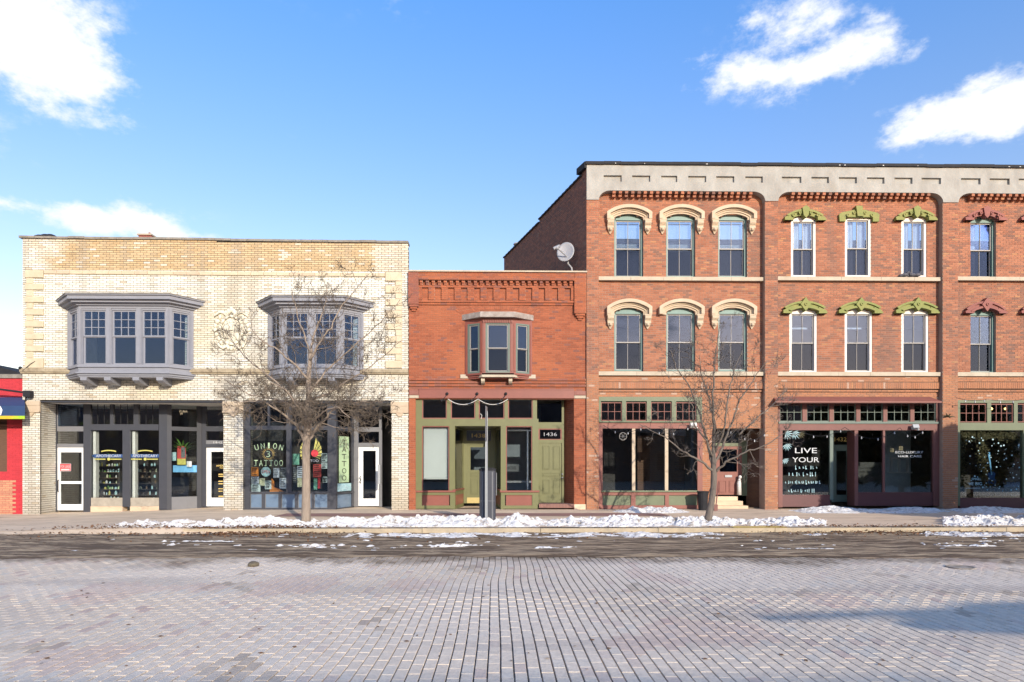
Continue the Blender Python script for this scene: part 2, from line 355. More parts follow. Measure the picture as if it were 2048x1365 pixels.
FONT = {}
def glyphs(txt):
    if txt not in FONT:
        cu = bpy.data.curves.new('t', 'FONT'); cu.body = txt; cu.size = 1; cu.extrude = 0.0; cu.resolution_u = 3
        ob = bpy.data.objects.new('t', cu)
        me = bpy.data.meshes.new_from_object(ob)
        vs = [tuple(v.co) for v in me.vertices]; fs = [tuple(p.vertices) for p in me.polygons]
        bpy.data.objects.remove(ob); bpy.data.meshes.remove(me)
        FONT[txt] = (vs, fs)
    return FONT[txt]
def put_text(mb, txt, xc, zc, wdt, hgt, y, T=None, rot=0.0):
    vs, fs = glyphs(txt)
    if not vs: return
    x0 = min(v[0] for v in vs); x1 = max(v[0] for v in vs); y0 = min(v[1] for v in vs); y1 = max(v[1] for v in vs)
    c, s_ = math.cos(rot), math.sin(rot); out = []
    for v in vs:
        a = ((v[0] - x0) / (x1 - x0) - .5) * wdt; b = ((v[1] - y0) / (y1 - y0) - .5) * hgt
        out.append((xc + a * c - b * s_, y, zc + a * s_ + b * c))
    mb.add(out, fs, T)

# ------------------------------------------------------------------ bricks
class Wall:
    def __init__(s, h, L, j, proud=0.008):
        s.h, s.L, s.j, s.proud = h, L, j, proud; s.bricks = []; s.mortar = MB()
    def lay(s, x0, x1, z0, z1, y, tintfn, holes=(), T=None, thick=0.28, zbase=None, L=None, h=None, stack=False, bond=0.5, mortar=True):
        L = L or s.L; h = h or s.h
        zb = z0 if zbase is None else zbase
        k = math.floor((z0 - zb) / h + 1e-6); runs = []
        while zb + k * h < z1 - 0.004:
            a = max(z0, zb + k * h); b = min(z1, zb + (k + 1) * h); zm = (a + b) / 2
            iv = [(x0, x1)]
            for ho in holes:
                if callable(ho): q = ho(zm)
                else: q = (ho[0], ho[1]) if ho[2] < zm < ho[3] else None
                if q is None: continue
                nv = []
                for p, r in iv:
                    if q[1] <= p or q[0] >= r: nv.append((p, r)); continue
                    if q[0] > p + .004: nv.append((p, q[0]))
                    if q[1] < r - .004: nv.append((q[1], r))
                iv = nv
            iv = [(round(p, 4), round(r, 4)) for p, r in iv]
            if runs and runs[-1][2] == iv: runs[-1][1] = b
            else: runs.append([a, b, iv])
            off = 0 if stack else (k % 2) * bond * L
            for p, r in iv:
                i = math.floor((p - off) / L)
                while i * L + off < r - .004:
                    q0 = max(p, i * L + off + s.j / 2 if i * L + off > p else p); q1 = min(r, (i + 1) * L + off - s.j / 2)
                    if q1 - q0 > 0.02:
                        s.bricks.append((q0, q1, y, a + s.j / 2, b - s.j / 2 if b - a > h * .6 else b, T, tintfn((q0 + q1) / 2, zm), abs(q1 - q0 - (L - s.j)) < 1e-3 and abs(b - a - h) < 1e-3 and L == s.L and h == s.h))
                    i += 1
            k += 1
        if mortar:
            for a, b, iv in runs:
                for p, r in iv: s.mortar.box(p, r, y + s.proud, y + thick, a, b, T)
    def finish(s, parent, bm, mm, n=300, name='brick'):
        org = ORG[parent.name]; cand = []
        for i, b in enumerate(s.bricks):
            if b[7] and b[5] is None:
                d = (b[0] ** 2 + b[2] ** 2)
                vis = abs(b[0] / b[2]) < 0.8
                if vis: cand.append((d, i))
        cand.sort(); pick = set(i for _, i in cand[:n])
        rest = MB(); t = s.proud + 0.004; mesh = None
        for i, (a, b, y, z0, z1, T, ti, full) in enumerate(s.bricks):
            jit = rnd.uniform(-0.002, 0.002)
            if i in pick:
                if mesh is None:
                    m0 = MB(); m0.box(0, b - a, 0, t, 0, z1 - z0); o = m0.build(name, bm); mesh = o.data
                    bpy.data.objects.remove(o)
                o = bpy.data.objects.new(name, mesh); C.objects.link(o); o.parent = parent
                o.location = (a - org.x, y + jit - org.y, z0 - org.z); o['tint'] = list(ti)
            else: rest.box(a, b, y + jit, y + t, z0, z1, T, ti)
        rest.build(name + '_courses', bm, parent, kind='stuff')
        s.mortar.build('mortar', mm, parent)
def mixc(a, b, t): return tuple(a[i] * (1 - t) + b[i] * t for i in range(3))
def nz(x, z, s=1.0, o=0): return noise.noise(Vector((x * s + o, z * s, o * 1.7)))

def arch_pts(hw, rise, o, n=14):
    """points of a segmental arch of half width hw and rise, offset outward by o, centred at x=0, spring at z=0"""
    Rr = (hw * hw + rise * rise) / (2 * rise); cz = rise - Rr
    th = math.asin(min(0.999, (hw + o) / (Rr + o)))
    return [((Rr + o) * math.sin(-th + 2 * th * i / n), cz + (Rr + o) * math.cos(-th + 2 * th * i / n)) for i in range(n + 1)]

def sash(par, x0, x1, z0, z1, y, T=None, fm='sash_taupe', gm='glass_sky', nx=1, nz_=1, fw=0.045, mw=0.018, dep=0.04, name='sash'):
    """one sash: stiles and rails, glazing bars, and its pane behind them"""
    m = MB()
    m.box(x0, x0 + fw, y, y + dep, z0, z1, T); m.box(x1 - fw, x1, y, y + dep, z0, z1, T)
    m.box(x0 + fw, x1 - fw, y, y + dep, z0, z0 + fw, T); m.box(x0 + fw, x1 - fw, y, y + dep, z1 - fw, z1, T)
    gx0, gx1, gz0, gz1 = x0 + fw, x1 - fw, z0 + fw, z1 - fw
    for i in range(1, nx):
        c = gx0 + (gx1 - gx0) * i / nx; m.box(c - mw / 2, c + mw / 2, y + .006, y + dep - .004, gz0, gz1, T)
    for i in range(1, nz_):
        c = gz0 + (gz1 - gz0) * i / nz_; m.box(gx0, gx1, c - mw / 2, c + mw / 2, T=T) if False else m.box(gx0, gx1, y + .009, y + dep - .007, c - mw / 2, c + mw / 2, T)
    m.build(name, fm, par)
    g = MB(); g.box(gx0 - .004, gx1 + .004, y + dep * .55, y + dep * .55 + .006, gz0 - .004, gz1 + .004, T)
    g.build('pane', gm, par)
def blind(par, x0, x1, z0, z1, y, T=None, pitch=0.05, m='blind_white', name='blind'):
    b = MB(); z = z1
    b.box(x0, x1, y - .015, y + .025, z1 - .03, z1, T)
    z = z1 - .05
    while z > z0 + .03:
        b.add([(x0, y - .014, z - .012), (x1, y - .014, z - .012), (x1, y + .014, z + .012), (x0, y + .014, z + .012)], [(0, 1, 2, 3)], T)
        z -= pitch * .62
    b.box(x0, x1, y - .012, y + .012, z0, z0 + .025, T)
    return b.build(name, m, par)

# ------------------------------------------------------------------ the setting: ground
def sw_z(x, y):                                   # height of the pavement
    t = min(1, max(0, (-8.5 - x) / 8.0)); t = t * t * (3 - 2 * t)
    return -0.15 * t + 0.006 * nz(x, y, .6, 3)
CURB = 15.85
def road_z(x, y): return -0.15 + 0.012 * math.exp(-((y - 8.4) / 0.9) ** 2) + 0.014 * nz(x, y, .4, 9)
def sheet(x0, x1, y0, y1, sx, sy, fz):
    m = MB(); nx = int((x1 - x0) / sx); ny = int((y1 - y0) / sy)
    m.v = [(x0 + (x1 - x0) * i / nx, y0 + (y1 - y0) * j / ny, fz(x0 + (x1 - x0) * i / nx, y0 + (y1 - y0) * j / ny)) for j in range(ny + 1) for i in range(nx + 1)]
    m.f = [(j * (nx + 1) + i, j * (nx + 1) + i + 1, (j + 1) * (nx + 1) + i + 1, (j + 1) * (nx + 1) + i) for j in range(ny) for i in range(nx)]
    return m
g = MB(); g.box(-600, 600, -600, 900, -0.9, -0.26); g.build('ground', 'far_street', kind='structure')
m = sheet(-40, 42, -20, 14.9, 1.0, 1.0, lambda x, y: road_z(x, y) - 0.03); road = m.build('road', 'road_base', kind='structure')
def lane_edge(x):
    e0 = 11.95 - 0.045 * max(0, x - 1) - 0.02 * max(0, -x - 2)
    return e0 + 0.30 * nz(x, 0, .35, 2) + 0.16 * nz(x, 0, 1.7, 4) + .09 * nz(x, 0, 6, 8)
# brick roadway: every paver a piece
RW, RL = 0.1115, 0.247
rb = MB(); near = []; unit = None
rnd2 = random.Random(3)
i0 = int(-19 / RW)
for i in range(i0, int(19 / RW)):
    xx = i * RW
    off = (i % 2) * RL / 2 + rnd2.uniform(-.012, .012)
    j = 0; 
    while True:
        y = 2.4 + off + j * RL; j += 1
        if y > 12.7: break
        if abs(xx) > y * 1.15 + 2.0: continue
        xm = xx + 0.06 * nz(xx * .6, y, .55, 5)
        c = mixc((0.67, 0.55, 0.425), (0.61, 0.495, 0.38), rnd2.random())
        r_ = rnd2.random()
        if r_ < .06: c = (0.52, 0.39, 0.32)
        elif r_ < .18: c = (0.57, 0.50, 0.415)
        c = mixc(c, (0.70, 0.585, 0.465), max(0, min(1, .5 + 1.4 * nz(xx, y, .35, 1))))
        c = mixc(c, (0.74, 0.66, 0.56), .12 * math.exp(-((y - 8.75 - .15 * nz(xx, 0, .6, 2)) / .35) ** 2))
        tr_ = nz(xx * .25, y * 1.6, 1, 33)
        if tr_ > .15: c = mixc(c, (0.42, 0.35, 0.295), min(.45, (tr_ - .15) * 1.5))
        if nz(xx, y, 1.1, 91) > .5: c = mixc(c, (0.24, 0.18, 0.13), .55 * rnd2.random())
        if nz(xx, y, .9, 12) > .38: c = mixc(c, (0.52, 0.34, 0.28), .35)
        zt = road_z(xx, y) + rnd2.uniform(-.0018, .0018)
        de = y - (lane_edge(xx) - .9 + .6 * nz(xx, y, .8, 66) + .3 * nz(xx, y, 3, 67))
        if de > 0: c = mixc(c, (0.17, 0.12, 0.075), min(.9, de * 1.9) * (.55 + .45 * rnd2.random()))
        jw = 0.0125; jl = 0.006
        b = (xm + jw / 2, y + jl / 2, zt, c)
        if abs(xx / y) < .8 and 4.98 < y: near.append((y * y + xx * xx, b))
        else: rb.box(b[0], b[0] + RW - jw, b[1], b[1] + RL - jl, zt - .035, zt, None, c)
near.sort(key=lambda q: q[0])
for q in near[300:]:
    b = q[1]; w0, w1 = RW - .0125, RL - .006; e = .003
    x_, y_, z_ = b[0], b[1], b[2]
    rb.add([(x_, y_, z_ - .035), (x_ + w0, y_, z_ - .035), (x_ + w0, y_ + w1, z_ - .035), (x_, y_ + w1, z_ - .035),
            (x_, y_, z_ - e), (x_ + w0, y_, z_ - e), (x_ + w0, y_ + w1, z_ - e), (x_, y_ + w1, z_ - e),
            (x_ + e, y_ + e, z_), (x_ + w0 - e, y_ + e, z_), (x_ + w0 - e, y_ + w1 - e, z_), (x_ + e, y_ + w1 - e, z_)],
           [(0, 1, 5, 4), (1, 2, 6, 5), (2, 3, 7, 6), (3, 0, 4, 7), (4, 5, 9, 8), (5, 6, 10, 9), (6, 7, 11, 10), (7, 4, 8, 11), (8, 9, 10, 11)], None, b[3])
rb.build('paving_bricks', 'road_brick', road, kind='stuff')
w0, w1, e = RW - .0125, RL - .006, .003
um = MB(); um.add([(0, 0, -.035), (w0, 0, -.035), (w0, w1, -.035), (0, w1, -.035), (0, 0, -e), (w0, 0, -e), (w0, w1, -e), (0, w1, -e), (e, e, 0), (w0 - e, e, 0), (w0 - e, w1 - e, 0), (e, w1 - e, 0)],
           [(0, 1, 5, 4), (1, 2, 6, 5), (2, 3, 7, 6), (3, 0, 4, 7), (4, 5, 9, 8), (5, 6, 10, 9), (6, 7, 11, 10), (7, 4, 8, 11), (8, 9, 10, 11)])
o = um.build('paver', 'road_brick'); pme = o.data; bpy.data.objects.remove(o)
for q in near[:300]:
    b = q[1]; o = bpy.data.objects.new('paver', pme); C.objects.link(o); o.parent = road; o.location = b[:3]; o['tint'] = list(b[3])
# worn asphalt parking lane with a ragged edge lying over the bricks
m = MB(); xs = [-30 + .1 * i for i in range(620)]; ys = [0, .02, .06] + [.1 + .9 * i / 24 for i in range(25)]
for x in xs:
    e0 = lane_edge(x)
    for k, q in enumerate(ys):
        y = e0 + (CURB + 0.02 - e0) * q
        z = -0.15 + (0.028 + 0.018 * nz(x, y, 1.2, 6) + 0.020 * nz(x * .6, y, 4, 7) + .010 * nz(x, y, 9, 5) if k > 1 else (0.005 if k == 0 else 0.018))
        m.v.append((x, y, z))
n_ = len(ys)
for i in range(len(xs) - 1):
    for k in range(n_ - 1): m.f.append((i * n_ + k, (i + 1) * n_ + k, (i + 1) * n_ + k + 1, i * n_ + k + 1))
m.build('parking_lane', 'asphalt', kind='structure', smooth=True)
sheet(-32, 34, CURB + .16, F + 1.9, .5, .4, sw_z).build('pavement', 'concrete', kind='structure', smooth=True)
# strip of red brick paving in the pavement
sheet(X(560, 20), X(1330, 20), 19.4, 20.6, .3, .2, lambda x, y: sw_z(x, y) + .006).build('brick_walk_strip', 'walk_brick', kind='structure')
# curb in stones about 3 m long
x = -32.0; ck = 0
curb = None
while x < 34:
    x1 = x + 3.0
    if not (x1 < X(470, CURB)):
        b = MB(); zt = -0.015 + rnd.uniform(-.006, .006)
        ylw = X(1470, CURB) < (x + x1) / 2 < X(1580, CURB)
        b.box(x + .006, x1 - .006, CURB, CURB + .165, -.3, zt + .004)
        if curb is None: curb = b.build('curb', 'curb_stone', kind='structure')
        else: b.build('curb_block', 'yellow_paint' if ylw else 'curb_stone', curb)
    x = x1
sheet(-32, X(520, CURB), CURB - .12, CURB + .2, .25, .08, lambda x, y: -.128 + (sw_z(x, CURB + .2) + .128 + .002) * max(0, min(1, (y - CURB + .12) / .3))).build('dropped_curb', 'concrete', kind='structure')
m = sheet(X(1468, CURB), X(1575, CURB), CURB - .006, CURB + .30, .1, .05, lambda x, y: .002 if y > CURB + .02 else -.003)
m.build('curb_paint', 'yellow_paint', kind='structure')

# ------------------------------------------------------------------ snow
def snow_patch(x0, x1, y0, y1, hfun, base, name='snow', step=.055):
    nx = int((x1 - x0) / step); ny = int((y1 - y0) / (step * .8)); m = MB(); idx = {}
    H = [[hfun(x0 + (x1 - x0) * i / nx, y0 + (y1 - y0) * j / ny) for i in range(nx + 1)] for j in range(ny + 1)]
    def vid(i, j):
        if (i, j) not in idx:
            x = x0 + (x1 - x0) * i / nx; y = y0 + (y1 - y0) * j / ny
            idx[(i, j)] = len(m.v); m.v.append((x, y, base(x, y) + H[j][i]))
        return idx[(i, j)]
    for j in range(ny):
        for i in range(nx):
            if max(H[j][i], H[j][i + 1], H[j + 1][i], H[j + 1][i + 1]) > 0:
                m.f.append((vid(i, j), vid(i + 1, j), vid(i + 1, j + 1), vid(i, j + 1)))
    return m.build(name, 'snow', kind='stuff', smooth=False)
def bump(t, a, b): 
    if t <= a or t >= b: return 0
    q = (t - a) / (b - a); return math.sin(math.pi * q) ** .6
def h_strip(x, y):
    u = 1024 + FOC * (x / y - math.tan(YAW)) 
    t = (y - (CURB + .18)) / 2.3
    e = 0.45 * nz(x, y, 1.3, 21) + .5 * nz(x, y, 3.2, 22) + .42 * nz(x, y, 7, 23) + .22 * nz(x, y, 13, 27)
    e += .30 * nz(x, 0, .45, 77)
    if 480 < u < 1460: dens = .44
    elif 180 < u <= 480: dens = .32 * (u - 180) / 300 + .02; t = (y - 15.9) / 2.0
    elif 1460 <= u < 1600: dens = .12 + .2 * (u - 1460) / 140
    elif 1600 <= u < 1660: dens = .18
    elif u >= 1895: dens = .6
    else: dens = -1
    if 1390 < u < 1470: dens = .3
    prof = bump(t, -.02, 1.0) * (1 if 0 < t < 1 else 0)
    h = (dens + e) * prof * 0.23 - 0.035
    for cu, s_ in ((835, .16), (950, .16), (1035, .19), (1380, .16), (880, .06)):
        cx = X(cu, 16.6); h += s_ * math.exp(-((x - cx) / .35) ** 2 - ((y - 16.75) / .45) ** 2) * (.7 + .8 * nz(x, y, 6, 2))
    return h if prof > 0 else -1
snow_patch(X(180, 16), 15.5, CURB + .17, 18.3, h_strip, sw_z)
def h_gut(x, y):
    u = 1024 + FOC * (x / y - math.tan(YAW)); t = (y - 14.75) / (CURB - .02 - 14.75)
    if t <= 0 or t >= 1: return -1
    d = .20 if 720 < u < 1450 else (-.05 if 560 < u <= 720 else (-.22 if u < 1860 else .25))
    return (d + .55 * nz(x, y, 1.4, 31) + .4 * nz(x, y, 5, 33) + .2 * nz(x, y, 14, 34)) * bump(t, 0, 1.02) * .12 - .012
snow_patch(X(430, 15), 14.5, 14.7, CURB - .015, h_gut, lambda x, y: -.125)
def h_lane(x, y):
    return (nz(x * .3, y * 2.4, 1.6, 41) + .55 * nz(x, y, 6, 43) + .3 * nz(x, y, 15, 44) - .56) * .12 * bump(y, 12.6, 14.8) - .004
snow_patch(-9, 13, 12.6, 14.6, h_lane, lambda x, y: -.115)
def h_door1(x, y):
    q = ((x - X(1305, 21)) / 1.35) ** 2 + ((y - 21.2) / .75) ** 2
    return (1 - q) * .22 * (.75 + .6 * nz(x, y, 3, 51) + .35 * nz(x, y, 10, 52)) - .01
snow_patch(X(1305, 21) - 1.8, X(1305, 21) + 1.8, 20.2, 22.25, h_door1, sw_z)
def h_right(x, y):
    t = (y - 20.3) / 1.85
    return (.42 + .6 * nz(x, y, .9, 61) + .4 * nz(x, y, 3, 62) + .2 * nz(x, y, 9, 63)) * bump(t, 0, 1.15) * .2 * min(1, max(0, (x - X(1585, 21)) / .6)) - .02
snow_patch(X(1585, 21), 22, 20.3, 22.2, h_right, sw_z, step=.075)
# dead leaves and grit along the curb
lm = MB(); rl = random.Random(5)
for k in range(2600):
    q = rl.random()
    if q < .45: x = rl.gauss(X(510, 15.9), 1.0); y = rl.gauss(15.8, .35)
    elif q < .7: x = rl.gauss(X(1760, 15.8), 1.6); y = rl.gauss(15.75, .3)
    elif q < .85: x = rl.gauss(X(250, 16), 1.6); y = rl.gauss(16.1, .4)
    else: x = rl.uniform(-12, 13); y = rl.gauss(15.1, .6)
    z = (-.105 if y < CURB else sw_z(x, y) + .012) + (rl.random() ** 2) * .03; a = rl.uniform(0, 6.28); s_ = rl.uniform(.015, .045)
    c, s2 = math.cos(a) * s_, math.sin(a) * s_; t_ = rl.uniform(-.02, .02)
    lm.add([(x - c, y - s2, z), (x + s2 * .6, y - c * .6, z + t_), (x + c, y + s2, z + .008), (x - s2 * .6, y + c * .6, z - t_ + .006)], [(0, 1, 2, 3)])
lm.build('dead_leaves', 'dead_leaves', kind='stuff')

# ------------------------------------------------------------------ pale brick building
xL, xR = X(45, F), X(817, F)
pale = thing('pale_brick_building', 'low cream glazed brick building with two grey bay windows over dark shopfronts', 'building', ((xL + xR) / 2, F, 0))
P = Wall(0.0765, 0.236, 0.015)
def tint_pale(x, z):
    r_ = rnd.random()
    c = mixc((0.62, 0.59, 0.49), (0.75, 0.735, 0.66), r_)
    zs = Z(541, 400, F)
    if z > zs:
        e = min(1, (x - xL) / 1.8 + .5 * nz(x, z, 2, 8)); e = max(0, e)
        c2 = mixc((0.47, 0.33, 0.17), (0.56, 0.42, 0.24), rnd.random())
        k = e * (1 if rnd.random() > .09 else .45)
        if x > xR - 1.2: k *= .45
        c = mixc(c, c2, k)
    else:
        k = max(0, min(1, (nz(x, z, .45, 4) - .05) * 2.2)) * .5
        c = mixc(c, (0.58, 0.48, 0.28), k)
        if z < Z(745, 400, F): c = mixc(c, (0.48, 0.40, 0.29), .25 + .35 * max(0, nz(x, z, .8, 6)))
        if z < .9: c = mixc(c, (0.30, 0.25, 0.20), (1 - z / .9) * .5)
    if r_ < .04: c = mixc(c, (0.42, 0.32, 0.20), .5)
    st = nz(x * 3.0, z * .3, 1, 72)
    if st > .15: c = mixc(c, (0.33, 0.28, 0.21), min(.45, (st - .15) * 1.3))
    if abs(x - X(462, F)) < .28 and Z(800, 462, F) < z < Z(745, 462, F) + .1: c = mixc(c, (.14, .13, .12), .5 * rnd.random() + .15)
    return c
zTopL, zTopR = Z(477, 60, F), Z(487, 810, F)
def Zp(v): return Z(v, 400, F)
# openings
zLin = Zp(803)
oL = (X(80, F), X(447, F), -1, zLin); oR = (X(486, F), X(783, F), -1, zLin)
bays = []
b1 = (X(162, F), X(370, F), Zp(735), Zp(600)); b2 = (X(552, F), X(706, F), Zp(735), Zp(603))
holes = [oL, oR, b1, b2]
# band and quoins are stones set in the brickwork
qz = [(541, 556.5), (568.6, 580.6), (594, 606), (618.5, 631), (643, 655), (667.5, 679.6), (691.6, 703.7), (717, 737)]
qzr = [(545, 563), (573, 587), (599, 612), (622, 636), (648, 660), (673, 685), (697, 709), (722, 737)]
def stone(par, x0, x1, v0, v1, uu, m='terracotta_cream', y0=-.06, name='quoin_stone', lab=None):
    z1, z0 = Z(v0, uu, F), Z(v1, uu, F); e = .012
    b = MB()
    b.add([(x0, F + .05, z0), (x1, F + .05, z0), (x1, F + .05, z1), (x0, F + .05, z1), (x0, F + y0 + e, z0), (x1, F + y0 + e, z0), (x1, F + y0 + e, z1), (x0, F + y0 + e, z1),
           (x0 + e, F + y0, z0 + e), (x1 - e, F + y0, z0 + e), (x1 - e, F + y0, z1 - e), (x0 + e, F + y0, z1 - e)],
          [(0, 1, 5, 4), (1, 2, 6, 5), (2, 3, 7, 6), (3, 0, 4, 7), (4, 5, 9, 8), (5, 6, 10, 9), (6, 7, 11, 10), (7, 4, 8, 11), (8, 9, 10, 11)])
    b.build(name, m, par, label=lab)
for k, (a, b_) in enumerate(qz):
    stone(pale, X(52, F), X(88, F), a, b_, 70)
    if k < 7: stone(pale, X(54, F), X(67, F), b_ + .3, qz[k + 1][0] - .3, 60, y0=-.045)
for k, (a, b_) in enumerate(qzr):
    stone(pale, X(771, F), X(804, F), a, b_, 788)
    if k < 7: stone(pale, X(791, F), X(804, F), b_ + .3, qzr[k + 1][0] - .3, 798, y0=-.045)
x = X(88, F) + .01; k = 0
while x < X(771, F) - .1:
    x1 = min(x + .452, X(771, F) - .008); uu = 1024 + FOC * ((x / F) - math.tan(YAW))
    peach = rnd.random() < .16 or k in (0, 1)
    stone(pale, x, x1 - .007, 541.3 + (uu - 88) * .0085, 548.6 + (uu - 88) * .0085, uu, 'cream_stone' if peach else 'terracotta_cream', -.045, 'band_stone', 'peach stained stone in the band' if peach else None)
    x = x1; k += 1
P.lay(xL, xR, -.25, zTopR, F, tint_pale, holes, zbase=-.25, thick=.06)
# sloping top courses follow the parapet
nW = int((zTopL - zTopR) / P.h)
for k in range(nW): P.lay(xL, xL + (xR - xL) * (1 - (k + .5) / nW), zTopR + k * P.h, zTopR + (k + 1) * P.h, F, tint_pale, zbase=-.25)
# ends of the wall running back, and the reveals of the openings
TL, Ls = frame_T((xL - .001, F + 9.3 * 1.0), (xL + .0, F + .285)); 
pier = MB()
for o_ in (oL, oR):
    for xx in (o_[0],):   # left reveal faces right
        Tm, L_ = frame_T((xx, F + .005), (xx + SKX * 1.25 * .35, F + 1.25))
        P.lay(0.01, L_, -.2, zLin, 0, tint_pale, T=Tm, thick=.1, zbase=-.25)
    Tm, L_ = frame_T((o_[1] + SKX * 1.5 * .35, F + 1.5), (o_[1], F + .005))
    P.lay(0, L_ - .01, -.2, zLin, 0, tint_pale, T=Tm, thick=.1, zbase=-.25)
P.finish(pale, 'pale_brick', 'mortar_pale')
# building mass: sides, back, roof, floors
m = MB()
m.plan([(xL + .02, F + .285), (xL + .3, F + .285), (xL + .3 + SKX * 14, F + 14), (xL + .02 + SKX * 14, F + 14)], -.3, zTopR - .2)
m.plan([(xR - .3, F + .285), (xR - .02, F + .285), (xR - .02 + SKX * 14, F + 14), (xR - .3 + SKX * 14, F + 14)], -.3, zTopR - .2)
m.build('side_wall', 'backdrop_tan', pale)
m = MB(); m.plan([(xL + .3, F + .285), (xR - .3, F + .285), (xR - .3 + SKX * 14, F + 14), (xL + .3 + SKX * 14, F + 14)], Zp(520), Zp(510))
m.plan([(xL + .3, F + .285), (xR - .3, F + .285), (xR - .3 + SKX * 14, F + 14), (xL + .3 + SKX * 14, F + 14)], Zp(800), Zp(775)); m.build('roof', 'dark_inside', pale)
m = MB(); m.box(xL - .6, xR - .3, F + 5.0, F + 5.15, -.2, Zp(520)); m.box(X(465, F), X(465, F) + .15, F + 1.9, F + 5, -.2, Zp(800)); m.build('inner_wall', 'room_wall', pale)
# coping
m = MB(); ns = 24
for i in range(ns):
    a, b_ = i / ns, (i + 1) / ns; za = zTopL + (zTopR - zTopL) * a; zb = zTopL + (zTopR - zTopL) * b_; j = rnd.uniform(-.008, .012)
    xa, xb = xL - .10 + (xR - xL + .1) * a, xL - .10 + (xR - xL + .1) * b_ - .008
    m.prism([(xa, za + j), (xb, zb + j), (xb, zb + .075 + j), (xa, za + .075 + j)], F - .05, F + .36)
m.build('coping', 'coping_grey', pale)
m = MB(); m.box(xL - .04, xR, F - .10, F + .02, Zp(745.5), Zp(738.5)); m.box(xL - .04, xR, F - .06, F + .02, Zp(748.5), Zp(745.7)); m.build('stone_ledge', 'worn_stone', pale)
m = MB(); m.box(oL[0] - .15, oR[1] + .15, F - .012, F + .28, zLin - .035, zLin - .002); m.build('lintel', 'charcoal_paint', pale)
m = MB(); m.box(oL[0], oL[1], F + .29, F + 3, zLin - .02, zLin + .03); m.box(oR[0], oR[1], F + .29, F + 3, zLin - .02, zLin + .03); m.build('soffit', 'off_white', pale)
# pilaster capitals
for u0, u1 in ((45, 104), (447, 486), (783, 817)):
    m = MB(); xa, xb = X(u0, F) - .02, X(min(u1, 817), F) + (.0 if u1 > 816 else .02)
    if u0 == 45: xb = X(80, F) + .02
    m.box(xa, xb, F - .05, F + .01, Zp(812), Zp(803.5)); m.box(xa, xb, F - .035, F + .01, Zp(823), Zp(812.2))
    m.box(xa, xb, F - .07, F + .01, Zp(826), Zp(823.1)); c = (xa + xb) / 2
    m.prism([(c - .14, Zp(826.1)), (c - .05, Zp(833)), (c + .05, Zp(833)), (c + .14, Zp(826.1))], F - .05, F + .01)
    m.build('capital', 'cream_stone', pale)
# roof clutter: tarp lump and brick vent
m = MB(); cx, cz = X(86, F + 1), Z(472, 86, F + 1)
for k in range(7): m.ball((cx + rnd.uniform(-.3, .3), F + 1.2 + rnd.uniform(-.1, .1), cz - .05 + rnd.uniform(-.05, .03)), .16, sx=1.5, sz=.8)
tag(m.build('roof_tarp', 'black_metal', smooth=True), 'black crumpled tarp lump on the left end of the cream building roof', 'tarp')
cx, cz = X(293, F + 1.5), Z(478, 293, F + 1.5)
ch = thing('roof_chimney', 'short red brick chimney stub with a pipe above the cream building parapet', 'chimney', (cx, F + 1.6, cz - .6))
m = MB(); m.box(cx - .24, cx + .24, F + 1.4, F + 1.9, cz - .8, cz + .10); m.build('stack', 'oxide_paint', ch)
m = MB(); m.box(cx - .28, cx + .26, F + 1.36, F + 1.94, cz + .10, cz + .15); m.build('cap', 'sandstone', ch)
m = MB(); m.tube([(cx + .06, F + 1.6, cz + .15), (cx + .06, F + 1.6, cz + .27)], .035, 8); m.build('pipe', 'oxide_paint', ch)

